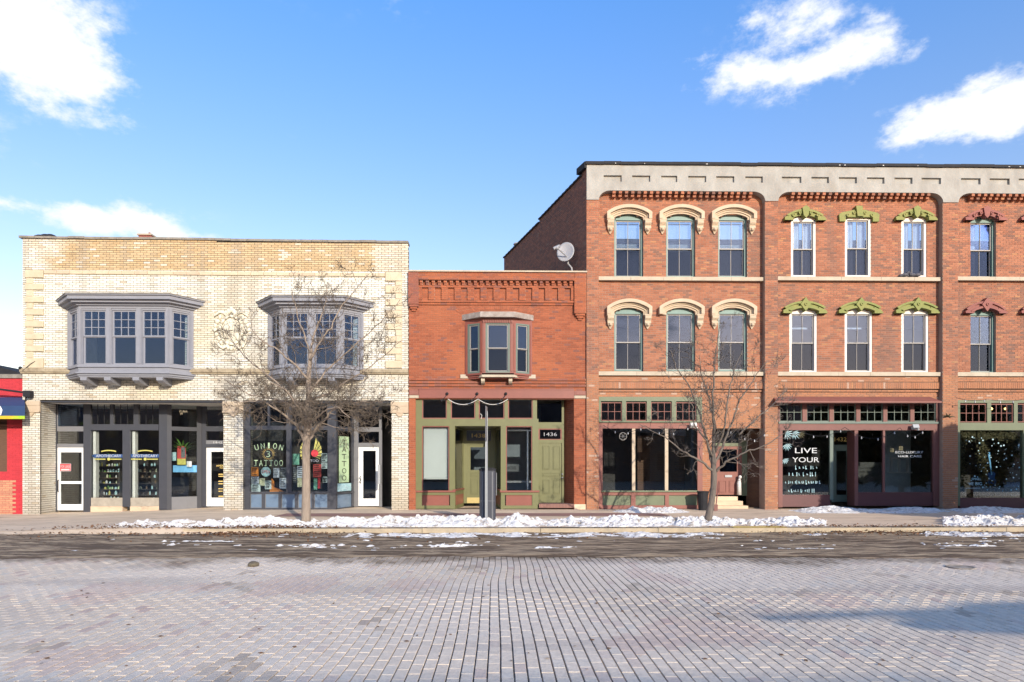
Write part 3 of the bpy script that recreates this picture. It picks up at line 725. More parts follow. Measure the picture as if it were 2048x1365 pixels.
def bay(par, W0, W1, FL, FR, p, zc0, zc1, zh, zw0, zw1, zb, nfront, paint, brk, label, corn=.42, sashm=None, gm='glass_sky', win=None):
    """projecting three-sided bay. W0/W1 on the wall, FL/FR front corners, p projection"""
    m = MB(); sashm = sashm or paint
    A = [((W0, F), (FL, F - p)), ((FL, F - p), (FR, F - p)), ((FR, F - p), (W1, F))]
    wallm = MB(); secs = []
    for si, (p0, p1) in enumerate(A):
        T, L = frame_T(p0, p1); nn = nfront if si == 1 else 1
        wallm.box(.0, L, 0, .10, zh, zc0 + .02, T); wallm.box(0, L, 0, .10, zb, zw0, T)
        cw = .17
        edges = [0] ; 
        for k in range(nn + 1):
            c = L * k / nn; a = max(0, c - cw / 2 - (.04 if k in (0, nn) else 0)) ; b = min(L, c + cw / 2 + (.04 if k in (0, nn) else 0))
            if k == 0: a = 0; b = cw * .62
            if k == nn: b = L; a = L - cw * .62
            wallm.box(a, b, -.012, .12, zw0, zh, T)
            wallm.box(a + .03, b - .03, -.03, -.012, zw0 + .05, zh - .03, T)
            if k < nn:
                s0 = b; s1 = L * (k + 1) / nn - (cw / 2 if k + 1 < nn else cw * .62)
                secs.append((T, s0, s1, si))
        wallm.box(-.02, L + .02, -.05, .0, zw0 - .07, zw0, T)
    base = wallm.build('bay_window', paint, par, label=label)
    for T, s0, s1, si in secs: win(base, T, s0, s1, zw0, zh, si)
    # cornice: stacked mouldings growing outward
    m = MB()
    def ring(o, z0, z1):
        m.plan([(W0 - o * 1.15, F), (FL - o * .55, F - p - o), (FR + o * .55, F - p - o), (W1 + o * 1.15, F)], z0, z1)
    H = zc1 - zc0
    ring(corn * .18, zc0, zc0 + H * .14); ring(corn * .30, zc0 + H * .14, zc0 + H * .22); ring(corn * .55, zc0 + H * .22, zc0 + H * .40); ring(corn * .62, zc0 + H * .40, zc0 + H * .46)
    ring(corn * .86, zc0 + H * .46, zc0 + H * .82); ring(corn, zc0 + H * .82, zc1 - .03); m.build('cornice', paint, base)
    m = MB(); o = corn + .015
    m.plan([(W0 - o * 1.15, F), (FL - o * .55, F - p - o), (FR + o * .55, F - p - o), (W1 + o * 1.15, F)], zc1 - .029, zc1 + .005); m.build('cornice_top', 'coping_grey', base)
    m = MB()
    def ring2(o, z0, z1): m.plan([(W0 - o, F), (FL - o * .5, F - p - o), (FR + o * .5, F - p - o), (W1 + o, F)], z0, z1)
    ring2(.09, zb - .05, zb); ring2(.03, zb - .12, zb - .051); ring2(-.01, zb - .17, zb - .121); m.build('base_moulding', paint, base)
    m = MB(); m.plan([(W0 + .12, F), (FL + .1, F - p + .12), (FR - .1, F - p + .12), (W1 - .12, F)], zb, zb + .03); m.plan([(W0 + .12, F), (FL + .1, F - p + .12), (FR - .1, F - p + .12), (W1 - .12, F)], zc0 - .03, zc0); m.build('inner_deck', 'off_white', base)
    for (bx, bw, bz0, bz1, bd) in brk:
        m = MB(); prof = [(0, bz1), (-bd, bz1), (-bd, bz1 - (bz1 - bz0) * .45), (-bd * .78, bz1 - (bz1 - bz0) * .75), (-bd * .35, bz0), (0, bz0)]
        n = len(prof); vs = [(bx - bw / 2, F + a, b) for a, b in prof] + [(bx + bw / 2, F + a, b) for a, b in prof]
        m.add(vs, [tuple(range(n)), tuple(range(2 * n - 1, n - 1, -1))] + [(i, i + n, (i + 1) % n + n, (i + 1) % n) for i in range(n)])
        m.build('bracket', brk_mat[0], base)
    return base
brk_mat = ['blue_grey_paint']
def win_pale(base, T, s0, s1, z0, z1, si):
    zm = z0 + (z1 - z0) * .505; narrow = si != 1
    sash(base, s0 + .02, s1 - .02, zm, z1 - .06, .05, T, 'blue_grey_paint', 'glass_sky', 2 if narrow else 3, 3, .05, .022)
    sash(base, s0 + .02, s1 - .02, z0 + .03, zm + .03, .085, T, 'blue_grey_paint', 'glass_sky', 1, 1, .055)
    m = MB(); m.box(s0, s1, .02, .11, z1 - .06, z1, T); m.box(s0, s0 + .02, .02, .11, z0, z1 - .06, T); m.box(s1 - .02, s1, .02, .11, z0, z1 - .06, T); m.box(s0, s1, -.02, .11, z0, z0 + .03, T)
    m.build('casing', 'blue_grey_paint', base)
pj = .62
def bay_pale(u0, uf0, uf1, u1, vdy, nfront, brks, label):
    Yf = F - pj
    zc1 = Z(587 + vdy, (uf0 + uf1) / 2, Yf - .3); uu = (uf0 + uf1) / 2
    zc0, zh, zw0, zb = Z(612 + vdy, uu, Yf), Z(617 + vdy, uu, Yf), Z(731 + vdy * .3, uu, Yf), Z(745 + vdy * .2, uu, Yf)
    return bay(pale, X(u0, F), X(u1, F), X(uf0, Yf), X(uf1, Yf), pj, zc0, zc1, zh, zw0, 0 * zb, zb + .0, nfront, 'blue_grey_paint',
        [(X(b_, F - .3), .22, zb - .40, zb - .17, .62) for b_ in brks], label, corn=.36, win=win_pale)
bay_pale(136, 157, 338, 387, 0, 3, (179, 226, 282, 329), 'grey bay window with three front sashes, above the left shopfront')
bay_pale(536, 562, 682, 727, 4, 2, (585, 668), 'grey bay window with two front sashes, behind the bare tree')
# cartouche
ct = MB(); cx, cz = X(463, F), Zp(662)
for i in range(14):
    a0, a1 = math.pi * 2 * i / 14, math.pi * 2 * (i + 1) / 14
    ct.tube([(cx + .40 * math.cos(a0), F - .06, cz + .02 + .50 * math.sin(a0)), (cx + .40 * math.cos(a1), F - .06, cz + .02 + .50 * math.sin(a1))], .055, 6)
ct.ball((cx, F + .02, cz + .02), 1, sx=.37, sy=.12, sz=.46, n=16)
for sgn in (-1, 1):
    for k in range(9):
        a = k / 8 * 4.6; r_ = .03 + .025 * k
        if k: ct.tube([pp, (cx + sgn * (.20 + r_ * math.cos(a) * .6), F - .10, cz + .56 + r_ * math.sin(a) * .6)], .035, 5)
        pp = (cx + sgn * (.20 + r_ * math.cos(a) * .6), F - .10, cz + .56 + r_ * math.sin(a) * .6)
    for k in range(7):
        a = -.5 + k * .45; rr = .52 + .05 * math.sin(k * 2.1)
        ct.ball((cx + sgn * (.45 + .13 * math.sin(a * 1.6)), F - .03, cz - .42 + k * .15), .085, sx=1 + .4 * math.sin(k * 3), sy=.6, sz=.9, n=7, m=5)
    ct.tube([(cx + sgn * .18, F - .06, cz + .62), (cx + sgn * .4, F - .08, cz + .66), (cx + sgn * .58, F - .06, cz + .52), (cx + sgn * .62, F - .05, cz + .68)], [.06, .05, .05, .02], 6)
    ct.tube([(cx + sgn * .1, F - .06, cz - .50), (cx + sgn * .28, F - .09, cz - .62), (cx + sgn * .42, F - .06, cz - .55), (cx + sgn * .5, F - .05, cz - .35)], [.05, .06, .05, .03], 6)
for k in range(5): ct.ball((cx + (k - 2) * .09, F - .07, cz + .75 - abs(k - 2) * .07), .08, sy=.7, sz=1.3, n=7, m=5)
for k in range(5): ct.ball((cx + (k - 2) * .11, F - .05, cz - .62 + abs(k - 2) * .03), .07, sy=.7, sz=1.2, n=7, m=5)
ct.v = [(a, F - (F - b) * .5, c) for a, b, c in ct.v]
ct.build('crest', 'crest_cream', pale, smooth=True)
m = MB(); m.box(cx - .36, cx + .36, F - .103, F - .095, cz + .0, cz + .012); m.build('crest_joint', 'mortar_pale', pale)

# ---- left shopfront (plane set back)
YS = F + .95
def sf_piece(M, u0, u1, v0, v1, Y, d0=0, d1=.1, T=None):
    uu = (u0 + u1) / 2; j = (len(M.f) // 6 % 12) * 0.0007; M.box(X(u0, Y), X(u1, Y), Y + d0 - j, Y + d1 - j, Z(v1, uu, Y), Z(v0, uu, Y))
def pane(par, u0, u1, v0, v1, Y, gm='glass_plain', name='pane', d=.05):
    g = MB(); sf_piece(g, u0, u1, v0, v1, Y, d, d + .008); return g.build(name, gm, par)
zs0 = sw_z(xL + 2, F) - .02
fr = MB()
for (u0, u1, v0, v1) in [(166.7, 181, 803, 1026), (220, 226.5, 803, 852), (267, 277, 803, 852), (181, 317, 849, 861), (245, 260, 861, 1014), (318, 334, 803, 1020), (166, 318, 801, 806), (104, 112, 803, 1024)]:
    sf_piece(fr, u0, u1, v0, v1, YS)
shop = fr.build('shopfront', 'charcoal_paint', pale, label='charcoal shopfront with three transom lights and two tall display windows')
for u0, u1 in ((181, 220), (226.5, 267), (277, 318)):
    pane(shop, u0, u1, 806, 849, YS, 'glass_dark')
    for q in (.33, .66): m = MB(); sf_piece(m, u0 + (u1 - u0) * q - .4, u0 + (u1 - u0) * q + .4, 806, 849, YS, .04, .06); m.build('came', 'black_metal', shop)
for u0, u1 in ((181, 245), (260, 318)):
    pane(shop, u0, u1, 861, 996, YS, 'glass_plain')
    m = MB(); sf_piece(m, u0, u1, 996, 1013, YS, .03, .08); m.build('kick_panel', 'beige_panel', shop)
    m = MB(); sf_piece(m, u0, u1, 1013.2, 1026, YS, .0, .3); m.build('threshold', 'concrete', shop)
    m = MB(); sf_piece(m, u0 + 1, u0 + 6.5, 863, 996, YS, .12, .3); m.build('inner_jamb', 'off_white', shop)
m = MB()
for u0, u1, v0, v1 in ((112, 167, 853, 863), (112, 167, 888, 895), (112, 114, 806, 853)): sf_piece(m, u0, u1, v0, v1, YS, .05, .14)
hd = m.build('door_surround', 'mid_grey_paint', pale)
pane(hd, 114, 166.7, 808, 853, YS, 'glass_sky'); pane(hd, 112, 166.7, 863, 888, YS, 'glass_dark')
def door(par, u0, u1, v0, v1, Y, fr_, pm, gl, label=None, glassm='glass_plain', handle=True, midrail=None, name='door'):
    m = MB(); a, b, c, d = gl
    for q in ((u0, a, v0, v1), (b, u1, v0, v1), (a, b, v0, c), (a, b, d, v1)): sf_piece(m, *q, Y, 0, .05)
    if midrail: sf_piece(m, a, b, midrail[0], midrail[1], Y, 0, .05)
    o = m.build(name, fr_, par, label=label)
    if midrail: pane(o, a, b, c, midrail[0], Y, glassm, d=.02); pane(o, a, b, midrail[1], d, Y, glassm, d=.02)
    else: pane(o, a, b, c, d, Y, glassm, d=.02)
    return o
d1 = door(pale, 112, 166.3, 895.4, 1021, YS + .08, 'white_paint', None, (120.5, 163.5, 905, 1009), 'white framed glass door with a mid rail, left end of the building', midrail=(963, 968))
m = MB(); hx = X(115.5, YS); m.tube([(hx, YS + .06, Z(985, 115, YS)), (hx, YS - .0, Z(983, 115, YS)), (hx, YS - .0, Z(962, 115, YS)), (hx, YS + .06, Z(960, 115, YS))], .014, 6); m.build('handle', 'black_metal', d1)
# angled display window and recessed second door
pa, pb = (X(334, YS), YS), (X(403, YS + .75), YS + .75)
T, L = frame_T(pa, pb); zt, zmid, zmid2, zb_, zg = Z(803, 365, YS), Z(853, 365, YS), Z(861, 365, YS), Z(995, 365, YS), sw_z(-12, F) - .02
m = MB(); m.box(0, L * .13, 0, .1, zg, zt, T); m.box(L * .87, L, 0, .1, zg, zt, T); m.box(L * .13, L * .87, 0, .1, zmid2, zmid, T)
ag = m.build('angled_shopfront', 'charcoal_paint', pale)
g = MB(); g.box(L * .13, L * .87, .05, .058, zmid, zt, T); g.build('pane', 'glass_plain', ag); g = MB(); g.box(L * .13, L * .87, .05, .058, zb_, zmid2, T); g.build('pane', 'glass_plain', ag)
m = MB(); m.box(L * .13, L * .87, .02, .08, zg, zb_, T); m.build('kick_panel', 'mid_grey_paint', ag)
YD = YS + .78
m = MB()
for q in ((403, 411.5, 803, 1014), (411.5, 452, 888.5, 895), (411.5, 452, 853, 863)): sf_piece(m, *q, YD)
hd = m.build('door_surround', 'charcoal_paint', pale)
pane(hd, 411.5, 452, 803, 853, YD, 'glass_dark'); pane(hd, 411.5, 452, 863, 881, YD, 'glass_dark')
m = MB(); sf_piece(m, 411.5, 452, 881, 888.5, YD, .02, .05); m.build('number_plate', 'mid_grey_paint', hd)
t = MB(); put_text(t, '1442', X(435.5, YD), Z(885, 435, YD), .33, .085, YD + .015); t.build('house_number', 'sign_white', hd)
d2 = door(pale, 411.5, 453, 895.4, 1013, YD + .06, 'white_paint', None, (422, 453, 904, 996), 'white framed glass door with gold lettering in the recess')
t = MB(); put_text(t, 'AMERIC', X(441, YD), Z(932, 441, YD), .38, .075, YD + .055); put_text(t, 'TAX', X(443, YD), Z(936.5, 443, YD), .2, .05, YD + .055)
for v_ in (949, 953, 963, 968, 978, 983, 993): sf_piece(t, 437, 448 - rnd.random() * 3, v_ - .9, v_ + .9, YD + .055, 0, .002)
t.build('gold_lettering', 'gold_leaf', d2)
# apothecary decals on the two tall panes
for uc in (216, 289):
    t = MB(); yy = YS + .038
    sf_piece(t, uc - 29, uc + 29, 909, 915.5, yy, 0, .003); xx, zz = X(uc, YS), Z(912.2, uc, YS)
    for sg in (-1, 1): t.add([(xx + sg * .53, yy, zz + .06), (xx + sg * .53, yy, zz - .06), (xx + sg * .62, yy, zz)], [(0, 1, 2)])
    dcl = t.build('window_lettering', 'navy_print', shop)
    t = MB(); put_text(t, 'APOTHECARY', xx, zz, .92, .10, yy - .004); 
    t.build('lettering', 'sign_white', shop)
    t = MB()
    for i in range(8):
        a0, a1 = -.5 + i / 8, -.5 + (i + 1) / 8
        def q_(a, o): return (xx + .27 / .48 * math.sin(a) * 1.0, zz + .13 + .09 * math.cos(a * 1.9) - .04 + o * .7)
        t.prism([q_(a0, 0), q_(a1, 0), q_(a1, .06), q_(a0, .06)], yy, yy + .003)
    sf_piece(t, uc - 27, uc - 5, 917.8, 919.8, yy, 0, .003); sf_piece(t, uc + 5, uc + 27, 917.8, 919.8, yy, 0, .003)
    t.lathe([(0.0, 0), (.055, 0), (.055, .004)], 12, Matrix.Translation((xx, yy + .004, zz - .12)) @ Matrix.Rotation(R(90), 4, 'X'))
    t.build('window_banner', 'yellow_print', shop)
sg = MB(); YY = YS + .10; sf_piece(sg, 120.8, 143, 928, 942.5, YY, -.03, -.026)
lease = sg.build('for_lease_sign', 'red_print'); tag(lease, 'small red and white FOR LEASE sign taped inside the left glass door', 'sign')
ORG[lease.name] = Vector((0, 0, 0))
t = MB(); put_text(t, 'FOR LEASE', X(132, YY), Z(933.5, 132, YY), .34, .10, YY - .033); sf_piece(t, 123.5, 140.5, 938.2, 941, YY, -.034, -.031)
for q in ((120.8, 143, 927.6, 928.3), (120.8, 143, 942.2, 942.9), (120.4, 121.2, 928, 942.5), (142.6, 143.4, 928, 942.5)): sf_piece(t, *q, YY, -.034, -.031)
t.build('lettering', 'sign_white', lease)

# ---- tattoo shopfront
YT = F + .12
fr = MB()
for q in ((486, 500, 803, 1022), (572.5, 583, 803, 986), (655, 672, 803, 1022), (500, 655, 984, 987.5), (500, 655, 852, 860), (500, 655, 803, 808), (500, 655, 1017, 1022),
          (523.5, 529.5, 987.5, 1017), (557, 562.5, 987.5, 1017), (590, 595.5, 987.5, 1017), (623, 628, 987.5, 1017), (498, 500, 987, 1017), (535, 539, 808, 852), (612, 617, 808, 852)):
    sf_piece(fr, *q, YT)
tat = fr.build('shopfront', 'charcoal_paint', pale, label='charcoal shopfront with slate blue kick panels behind the bare tree')
for u0, u1 in ((500, 572.5), (583, 655)): pane(tat, u0, u1, 860, 984, YT, 'glass_plain')
for u0, u1 in ((500, 535), (539, 572.5), (583, 612), (617, 655)): pane(tat, u0, u1, 808, 852, YT, 'glass_sky')
for u0, u1 in ((500, 523.5), (529.5, 557), (562.5, 590), (595.5, 623), (628, 655)):
    m = MB(); sf_piece(m, u0, u1, 987.5, 1017, YT, .05, .09); m.build('kick_panel', 'slate_panel', tat)
    m = MB()
    for q in ((u0, u0 + 1.1, 988, 1016.5), (u1 - 1.1, u1, 988, 1016.5), (u0 + 1.1, u1 - 1.1, 988, 989), (u0 + 1.1, u1 - 1.1, 1015.5, 1016.5)): sf_piece(m, *q, YT, .035, .05)
    m.build('panel_bead', 'mid_grey_paint', tat)
pa, pb = (X(672, YT), YT), (X(708, YT + 1.1), YT + 1.1)
T, L = frame_T(pa, pb); zg = -.05
m = MB(); m.box(0, L * .08, 0, .1, zg, Z(803, 690, YT), T); m.box(L * .9, L, 0, .1, zg, Z(803, 690, YT), T); m.box(0, L, 0, .1, Z(860, 690, YT), Z(852, 690, YT), T); m.box(0, L, -.02, .1, Z(989, 690, YT), Z(985.5, 690, YT), T); m.box(0, L, 0, .1, zg, Z(1017, 690, YT), T)
ag = m.build('angled_shopfront', 'charcoal_paint', pale)
g = MB(); g.box(L * .08, L * .9, .05, .058, Z(985, 690, YT), Z(860, 690, YT), T); g.build('pane', 'glass_plain', ag)
g = MB(); g.box(L * .08, L * .9, .05, .058, Z(852, 690, YT), Z(806, 690, YT), T); g.build('pane', 'glass_sky', ag)
m = MB(); m.box(L * .08, L * .9, .05, .09, Z(1017, 690, YT), Z(989, 690, YT), T); m.build('kick_panel', 'slate_panel', ag)
m = MB(); m.box(L * .2, L * .75, .03, .035, Z(966, 690, YT), Z(872, 690, YT), T); m.build('tall_banner', 'sign_green', ag, label='pale green vertical TATTOO banner')
t = MB(); 
for i, ch_ in enumerate('TATTOO'): put_text(t, ch_, L * .475, Z(884 + i * 14.6, 690, YT), L * .24, .19, .024, T)
t.build('banner_lettering', 'black_print', ag)
m = MB(); m.box(L * .1, L * .88, .03, .034, Z(984, 690, YT), Z(968, 690, YT), T); m.build('banner_foot', 'teal_print', ag)
YD = YT + 1.22
m = MB()
for q in ((706, 716.5, 803, 1014), (716.5, 762, 886, 894), (716.5, 762, 855, 864), (758, 764, 803, 1014)): sf_piece(m, *q, YD)
hd = m.build('door_surround', 'mid_grey_paint', pale)
pane(hd, 716.5, 758, 806, 855, YD, 'glass_sky'); pane(hd, 716.5, 758, 864, 886, YD, 'glass_sky')
d3 = door(pale, 716.5, 759, 894, 1012.5, YD + .04, 'white_paint', None, (726, 751.5, 902, 997.5), 'white framed glass door in the recess beside the right pier')
m = MB(); hx = X(721, YD); m.tube([(hx, YD + .04, Z(967, 720, YD)), (hx - .02, YD - .03, Z(964, 720, YD)), (hx + .03, YD - .04, Z(960, 720, YD)), (hx - .02, YD - .03, Z(956, 720, YD)), (hx, YD + .04, Z(953, 720, YD))], .017, 6); m.build('handle', 'black_metal', d3)
m = MB(); m.box(X(764, YD) + .02, X(766.5, YD) + .06, YD - .9, YD - .6, .9, 1.6); m.build('mailbox', 'galvanised', pale)
# lettering of the tattoo shop
t = MB(); yy = YT + .035
for i, ch_ in enumerate('UNION'):
    k = i - 2; put_text(t, ch_, X(537 + k * 12.3, YT), Z(891.5 + k * k * .95, 537, YT), .135 if ch_ != 'I' else .06, .20, yy, rot=-k * .13)
t.build('window_lettering', 'sign_green', tat); t = MB()
for i, ch_ in enumerate('TATTOO'): put_text(t, ch_, X(511 + i * 10.1, YT), Z(926.5, 530, YT), .13, .215, yy)
for i, ch_ in enumerate('TATTOO'):                        # slab serifs
    if ch_ == 'T': sf_piece(t, 509 + i * 10.1, 513 + i * 10.1, 931.2, 932.4, yy, 0, .002)
t.build('window_lettering', 'sign_green', tat)
t = MB(); cx, cz = X(536, YT), Z(908.5, 536, YT)
for i in range(30):
    a = i / 30 * math.tau; r0, r1 = .15, .24 + .03 * (i % 2)
    t.add([(cx + r0 * math.cos(a - .04), yy, cz + r0 * math.sin(a - .04)), (cx + r1 * math.cos(a), yy, cz + r1 * math.sin(a)), (cx + r0 * math.cos(a + .04), yy, cz + r0 * math.sin(a + .04))], [(0, 1, 2)])
t.build('sunburst', 'gold_leaf', tat)
t = MB(); t.lathe([(0, 0), (.15, 0), (.15, .003)], 18, Matrix.Translation((cx, yy + .004, cz)) @ Matrix.Rotation(R(90), 4, 'X')); t.build('sunburst_disc', 'black_print', tat)
t = MB(); put_text(t, '3', cx, cz, .14, .22, yy - .006); t.build('numeral', 'sign_green', tat)
# posters: things taped behind the glass
posters = [
    (501, 515, 935, 953, 'orange_print', 'orange poster with a black figure, top left of the tattoo shop window'),
    (501, 516, 954, 968, 'paper_c', 'pale blue printed flyer directly under the orange poster'),
    (501, 519, 969, 984, 'paper_a', 'wide white flyer on the sill in the corner of the tattoo shop window'),
    (517, 528, 957, 972, 'paper_b', 'small cream flyer below and left of the round OPEN sign'),
    (528, 541, 962, 979, 'paper_a', 'white flyer directly below the round OPEN sign'),
    (545, 557, 936.5, 956, 'paper_c', 'light arched top poster right of the round OPEN sign'),
    (559, 572, 935, 956, 'paper_dark', 'black framed poster with pale type beside the first shop window post'),
    (557.5, 572, 957, 978, 'paper_c', 'pale blue poster with a yellow flower under the black framed poster'),
    (584, 597, 908, 930, 'paper_green', 'green poster high beside the tree trunk in the tattoo shop window'),
    (584, 592, 934, 966, 'paper_dark', 'tall grey narrow poster under the green poster'),
    (593, 609, 933, 956, 'paper_c', 'large white poster just left of the tree trunk'),
    (593, 602, 957, 975, 'paper_b', 'cream poster with a black swirl left of the tree trunk'),
    (641.5, 654.5, 907, 924, 'paper_a', 'white poster with a green wreath at the right edge of the tattoo window'),
    (641.5, 654.5, 925.5, 938, 'paper_a', 'small pale sheet under the wreath poster'),
    (625, 641, 929, 955, 'paper_red', 'red poster just right of the tree trunk'),
    (626, 633, 958, 980, 'paper_green', 'narrow green and yellow flyer low beside the trunk'),
    (634, 639, 956, 978, 'red_print', 'slim red flyer beside the narrow green flyer'),
    (644, 654, 954, 966, 'paper_a', 'small white sticker sheet in the lower right corner of the tattoo window'),
]
for (u0, u1, v0, v1, mm, lab) in posters:
    m = MB(); sf_piece(m, u0, u1, v0, v1, YT, .075 + rnd.random() * .02, .10); m.v = [(a, b, c) for a, b, c in m.v]
    o = m.build('poster', mm); tag(o, lab, 'poster')
    if mm in ('paper_c', 'paper_a', 'orange_print', 'paper_dark', 'paper_red'):
        m = MB(); w_ = u1 - u0
        for k in range(3 + int((v1 - v0) / 8)):
            vv = v0 + 2 + k * (v1 - v0 - 3) / (3 + int((v1 - v0) / 8)); sf_piece(m, u0 + w_ * .12, u1 - w_ * rnd.uniform(.12, .45), vv, vv + rnd.uniform(.7, 1.6), YT, .069, .0735)
        m.build('print', 'black_print' if mm != 'paper_dark' else 'sign_white', o)
m = MB(); cx, cz = X(530, YT), Z(944, 530, YT)
m.lathe([(0, 0), (.175, 0), (.175, .02)], 20, Matrix.Translation((cx, YT + .1, cz)) @ Matrix.Rotation(R(90), 4, 'X')); o = m.build('open_sign', 'teal_print')
tag(o, 'round blue and white OPEN sign hanging among the tattoo shop posters', 'sign')
t = MB(); put_text(t, 'OPEN', cx, cz, .29, .11, YT + .074); t.build('lettering', 'red_print', o)
m = MB(); m.add([(X(a, YT), YT + .12, Z(b, a, YT)) for a, b in ((541, 958), (545, 964), (544, 974), (556, 980), (566, 984), (537, 984), (539, 976), (541, 968))], [tuple(range(8))])
m2 = MB(); m2.prism([(X(a, YT), Z(b, a, YT)) for a, b in ((537, 984), (566, 984), (556, 979), (546, 975), (546, 963), (541, 957), (540, 968), (538, 976))], YT + .11, YT + .14)
o = m2.build('cutout_sign', 'orange_print'); tag(o, 'orange cut out shape standing on the tattoo shop window sill', 'sign')
# winged emblem decal behind the trunk
t = MB(); cx, cz = X(621, YT), Z(905, 621, YT)
for sg_ in (-1, 1):
    for k in range(6):
        a = R(80 - k * 19); r_ = .62 - .05 * k
        t.add([(cx + sg_ * .06, yy, cz - .12), (cx + sg_ * (.06 + r_ * math.cos(a) * .62 + .05), yy, cz - .1 + r_ * math.sin(a)), (cx + sg_ * (.12 + r_ * math.cos(a - .16) * .6), yy, cz - .12 + r_ * .86 * math.sin(a - .16))], [(0, 1, 2)])
t.build('wing_emblem', 'yellow_print', tat)
t = MB(); t.lathe([(0, 0), (.13, 0), (.13, .003)], 14, Matrix.Translation((X(629, YT), yy, Z(907, 629, YT))) @ Matrix.Rotation(R(90), 4, 'X')); t.build('emblem_centre', 'red_print', tat)
t = MB(); put_text(t, 'TATTOO', cx, Z(922, 621, YT), .55, .09, yy); t.build('emblem_lettering', 'sign_white', tat)

# ------------------------------------------------------------------ low red brick building
RL0, RR0 = X(817, F) + .012, X(1173, F)
low = thing('low_red_brick_building', 'low orange red brick building with olive shopfront and a three sided red bay window', 'building', ((RL0 + RR0) / 2, F, 0))
Wl = Wall(0.0735, 0.215, 0.010)
def tint_low(x, z):
    r_ = rnd.random(); c = mixc((0.24, 0.066, 0.030), (0.35, 0.098, 0.042), r_)
    k = max(0, min(1, nz(x, z, .7, 14) * 1.5 + .1)); c = mixc(c, (0.39, 0.12, 0.048), k * .6)
    if z > Z(572, 990, F) and rnd.random() < .5: c = mixc(c, (0.20, 0.08, 0.06), .75 * rnd.random())
    if z > Z(775, 990, F) and rnd.random() < .08: c = mixc(c, (0.16, 0.07, 0.06), .7)
    if abs(z - Z(768, 990, F)) < .25 and rnd.random() < .4: c = mixc(c, (0.22, 0.09, 0.07), .7)
    if (x < X(838, F) and z > Z(615, 830, F)): c = mixc(c, (0.24, 0.085, 0.065), .6)
    return c
Zl = lambda v: Z(v, 990, F)
zt = Zl(547); opn = (X(831, F), X(1148, F), -1, Zl(797)); bw = (X(930, F), X(1063, F), Zl(746), Zl(640))
xp0, xp1 = X(838, F), X(1148, F)
Wl.lay(RL0, RR0, -.1, zt, F, tint_low, [opn, bw], zbase=-.1)
hb = lambda a, b, va, vb, pr: Wl.lay(a, b, Zl(vb), Zl(va), F - pr, tint_low, thick=pr + .005, zbase=-.1 + 0)
def band(a, b, v0, v1, pr): 
    z0 = Zl(v1); n = max(1, round((Zl(v0) - z0) / Wl.h)); Wl.lay(a, b, z0, z0 + n * Wl.h, F - pr, tint_low, thick=pr + .004, zbase=z0)
band(RL0, xp0, 547, 611, .14); band(xp1, RR0 - .03, 547, 628, .14)        # end pilasters on corbels
for k in range(3):
    for c, v_ in ((X(829, F) - .02 , 612), (X(1161, F) - .02, 629)):
        w_ = .17 - .05 * k
        band(c - w_, c + w_, v_ + k * 4.3, v_ + k * 4.3 + 3.6, .12 - .035 * k)
band(xp0, xp1, 547, 559, .12); band(xp0, xp1, 559.3, 563, .16)
band(xp0, xp1, 602, 606.5, .085); band(xp0, xp1, 607, 611, .045)
nd = 26
for k in range(nd):
    c = xp0 + (xp1 - xp0) * (k + .45) / nd
    band(c - .055, c + .055, 564.5, 568.4, .13); band(c - .05, c + .05, 568.8, 572.8, .10)
npn = 12
for k in range(npn + 1):
    c = xp0 + (xp1 - xp0) * k / npn; a = max(xp0, c - .115); b_ = min(xp1, c + .115)
    band(a, b_, 577, 601.5, .075)
band(xp0, xp1, 573.5, 577, .075)
for v_ in (758.5, 764.5, 770.5): band(RL0, RR0 - .03, v_, v_ + 3.4, .05)
# arch of bricks on edge over the bay
cxa = X(995, F); hw = X(1068, F) - cxa; rise = Zl(615) - Zl(626)
ap = arch_pts(hw, .17, 0, 40); ao = arch_pts(hw, .17, .22, 40); am = arch_pts(hw, .17, .11, 40)
ab = MB()
for i in range(40):
    for lo, hi, in ((ap, am), (am, ao)):
        q = [lo[i], lo[i + 1], hi[i + 1], hi[i]]; cx_ = sum(p_[0] for p_ in q) / 4; cz_ = sum(p_[1] for p_ in q) / 4
        q = [((p_[0] - cx_) * .84 + cx_ + cxa, (p_[1] - cz_) * .9 + cz_ + Zl(629)) for p_ in q]; ab.prism(q, F - .012, F + .004, tint=tint_low(cx_, 3))
ab.build('arch_bricks', 'brick', low, kind='stuff')
m = MB()
for i in range(40):
    m.prism([(ap[i][0] + cxa, ap[i][1] + Zl(629)), (ap[i + 1][0] + cxa, ap[i + 1][1] + Zl(629)), (ao[i + 1][0] + cxa, ao[i + 1][1] + Zl(629)), (ao[i][0] + cxa, ao[i][1] + Zl(629))], F - .003, F + .003)
m.build('arch_bed', 'mortar_low', low)
# reveals of the shop opening
Tm, L_ = frame_T((opn[1] + SKX * 1.0, F + .95), (opn[1], F + .02)); Wl.lay(0, L_, 0, opn[3], 0, tint_low, T=Tm, thick=.1, zbase=-.1)
Wl.finish(low, 'brick', 'mortar_low')
m = MB(); m.box(RL0, RR0, F - .18, F + .34, zt, zt + .05); m.build('coping', 'sandstone', low)
m = MB(); m.plan([(RL0, F + .285), (RR0, F + .285), (RR0 + SKX * 14, F + 14), (RL0 + SKX * 14, F + 14)], Zl(575), Zl(565)); m.plan([(RL0, F + .285), (RR0, F + .285), (RR0 + SKX * 5, F + 5), (RL0 + SKX * 5, F + 5)], Zl(790), Zl(770)); m.build('roof', 'coping_grey', low)
m = MB(); m.box(RL0 - 1.5, RR0 - 1.0, F + 4.0, F + 4.1, -.1, Zl(575)); m.build('inner_wall', 'grey_room', low)
m = MB(); m.box(RL0, RR0, F + .3, F + 4.0, -.1, -.0); m.build('floor', 'wood_floor', low)
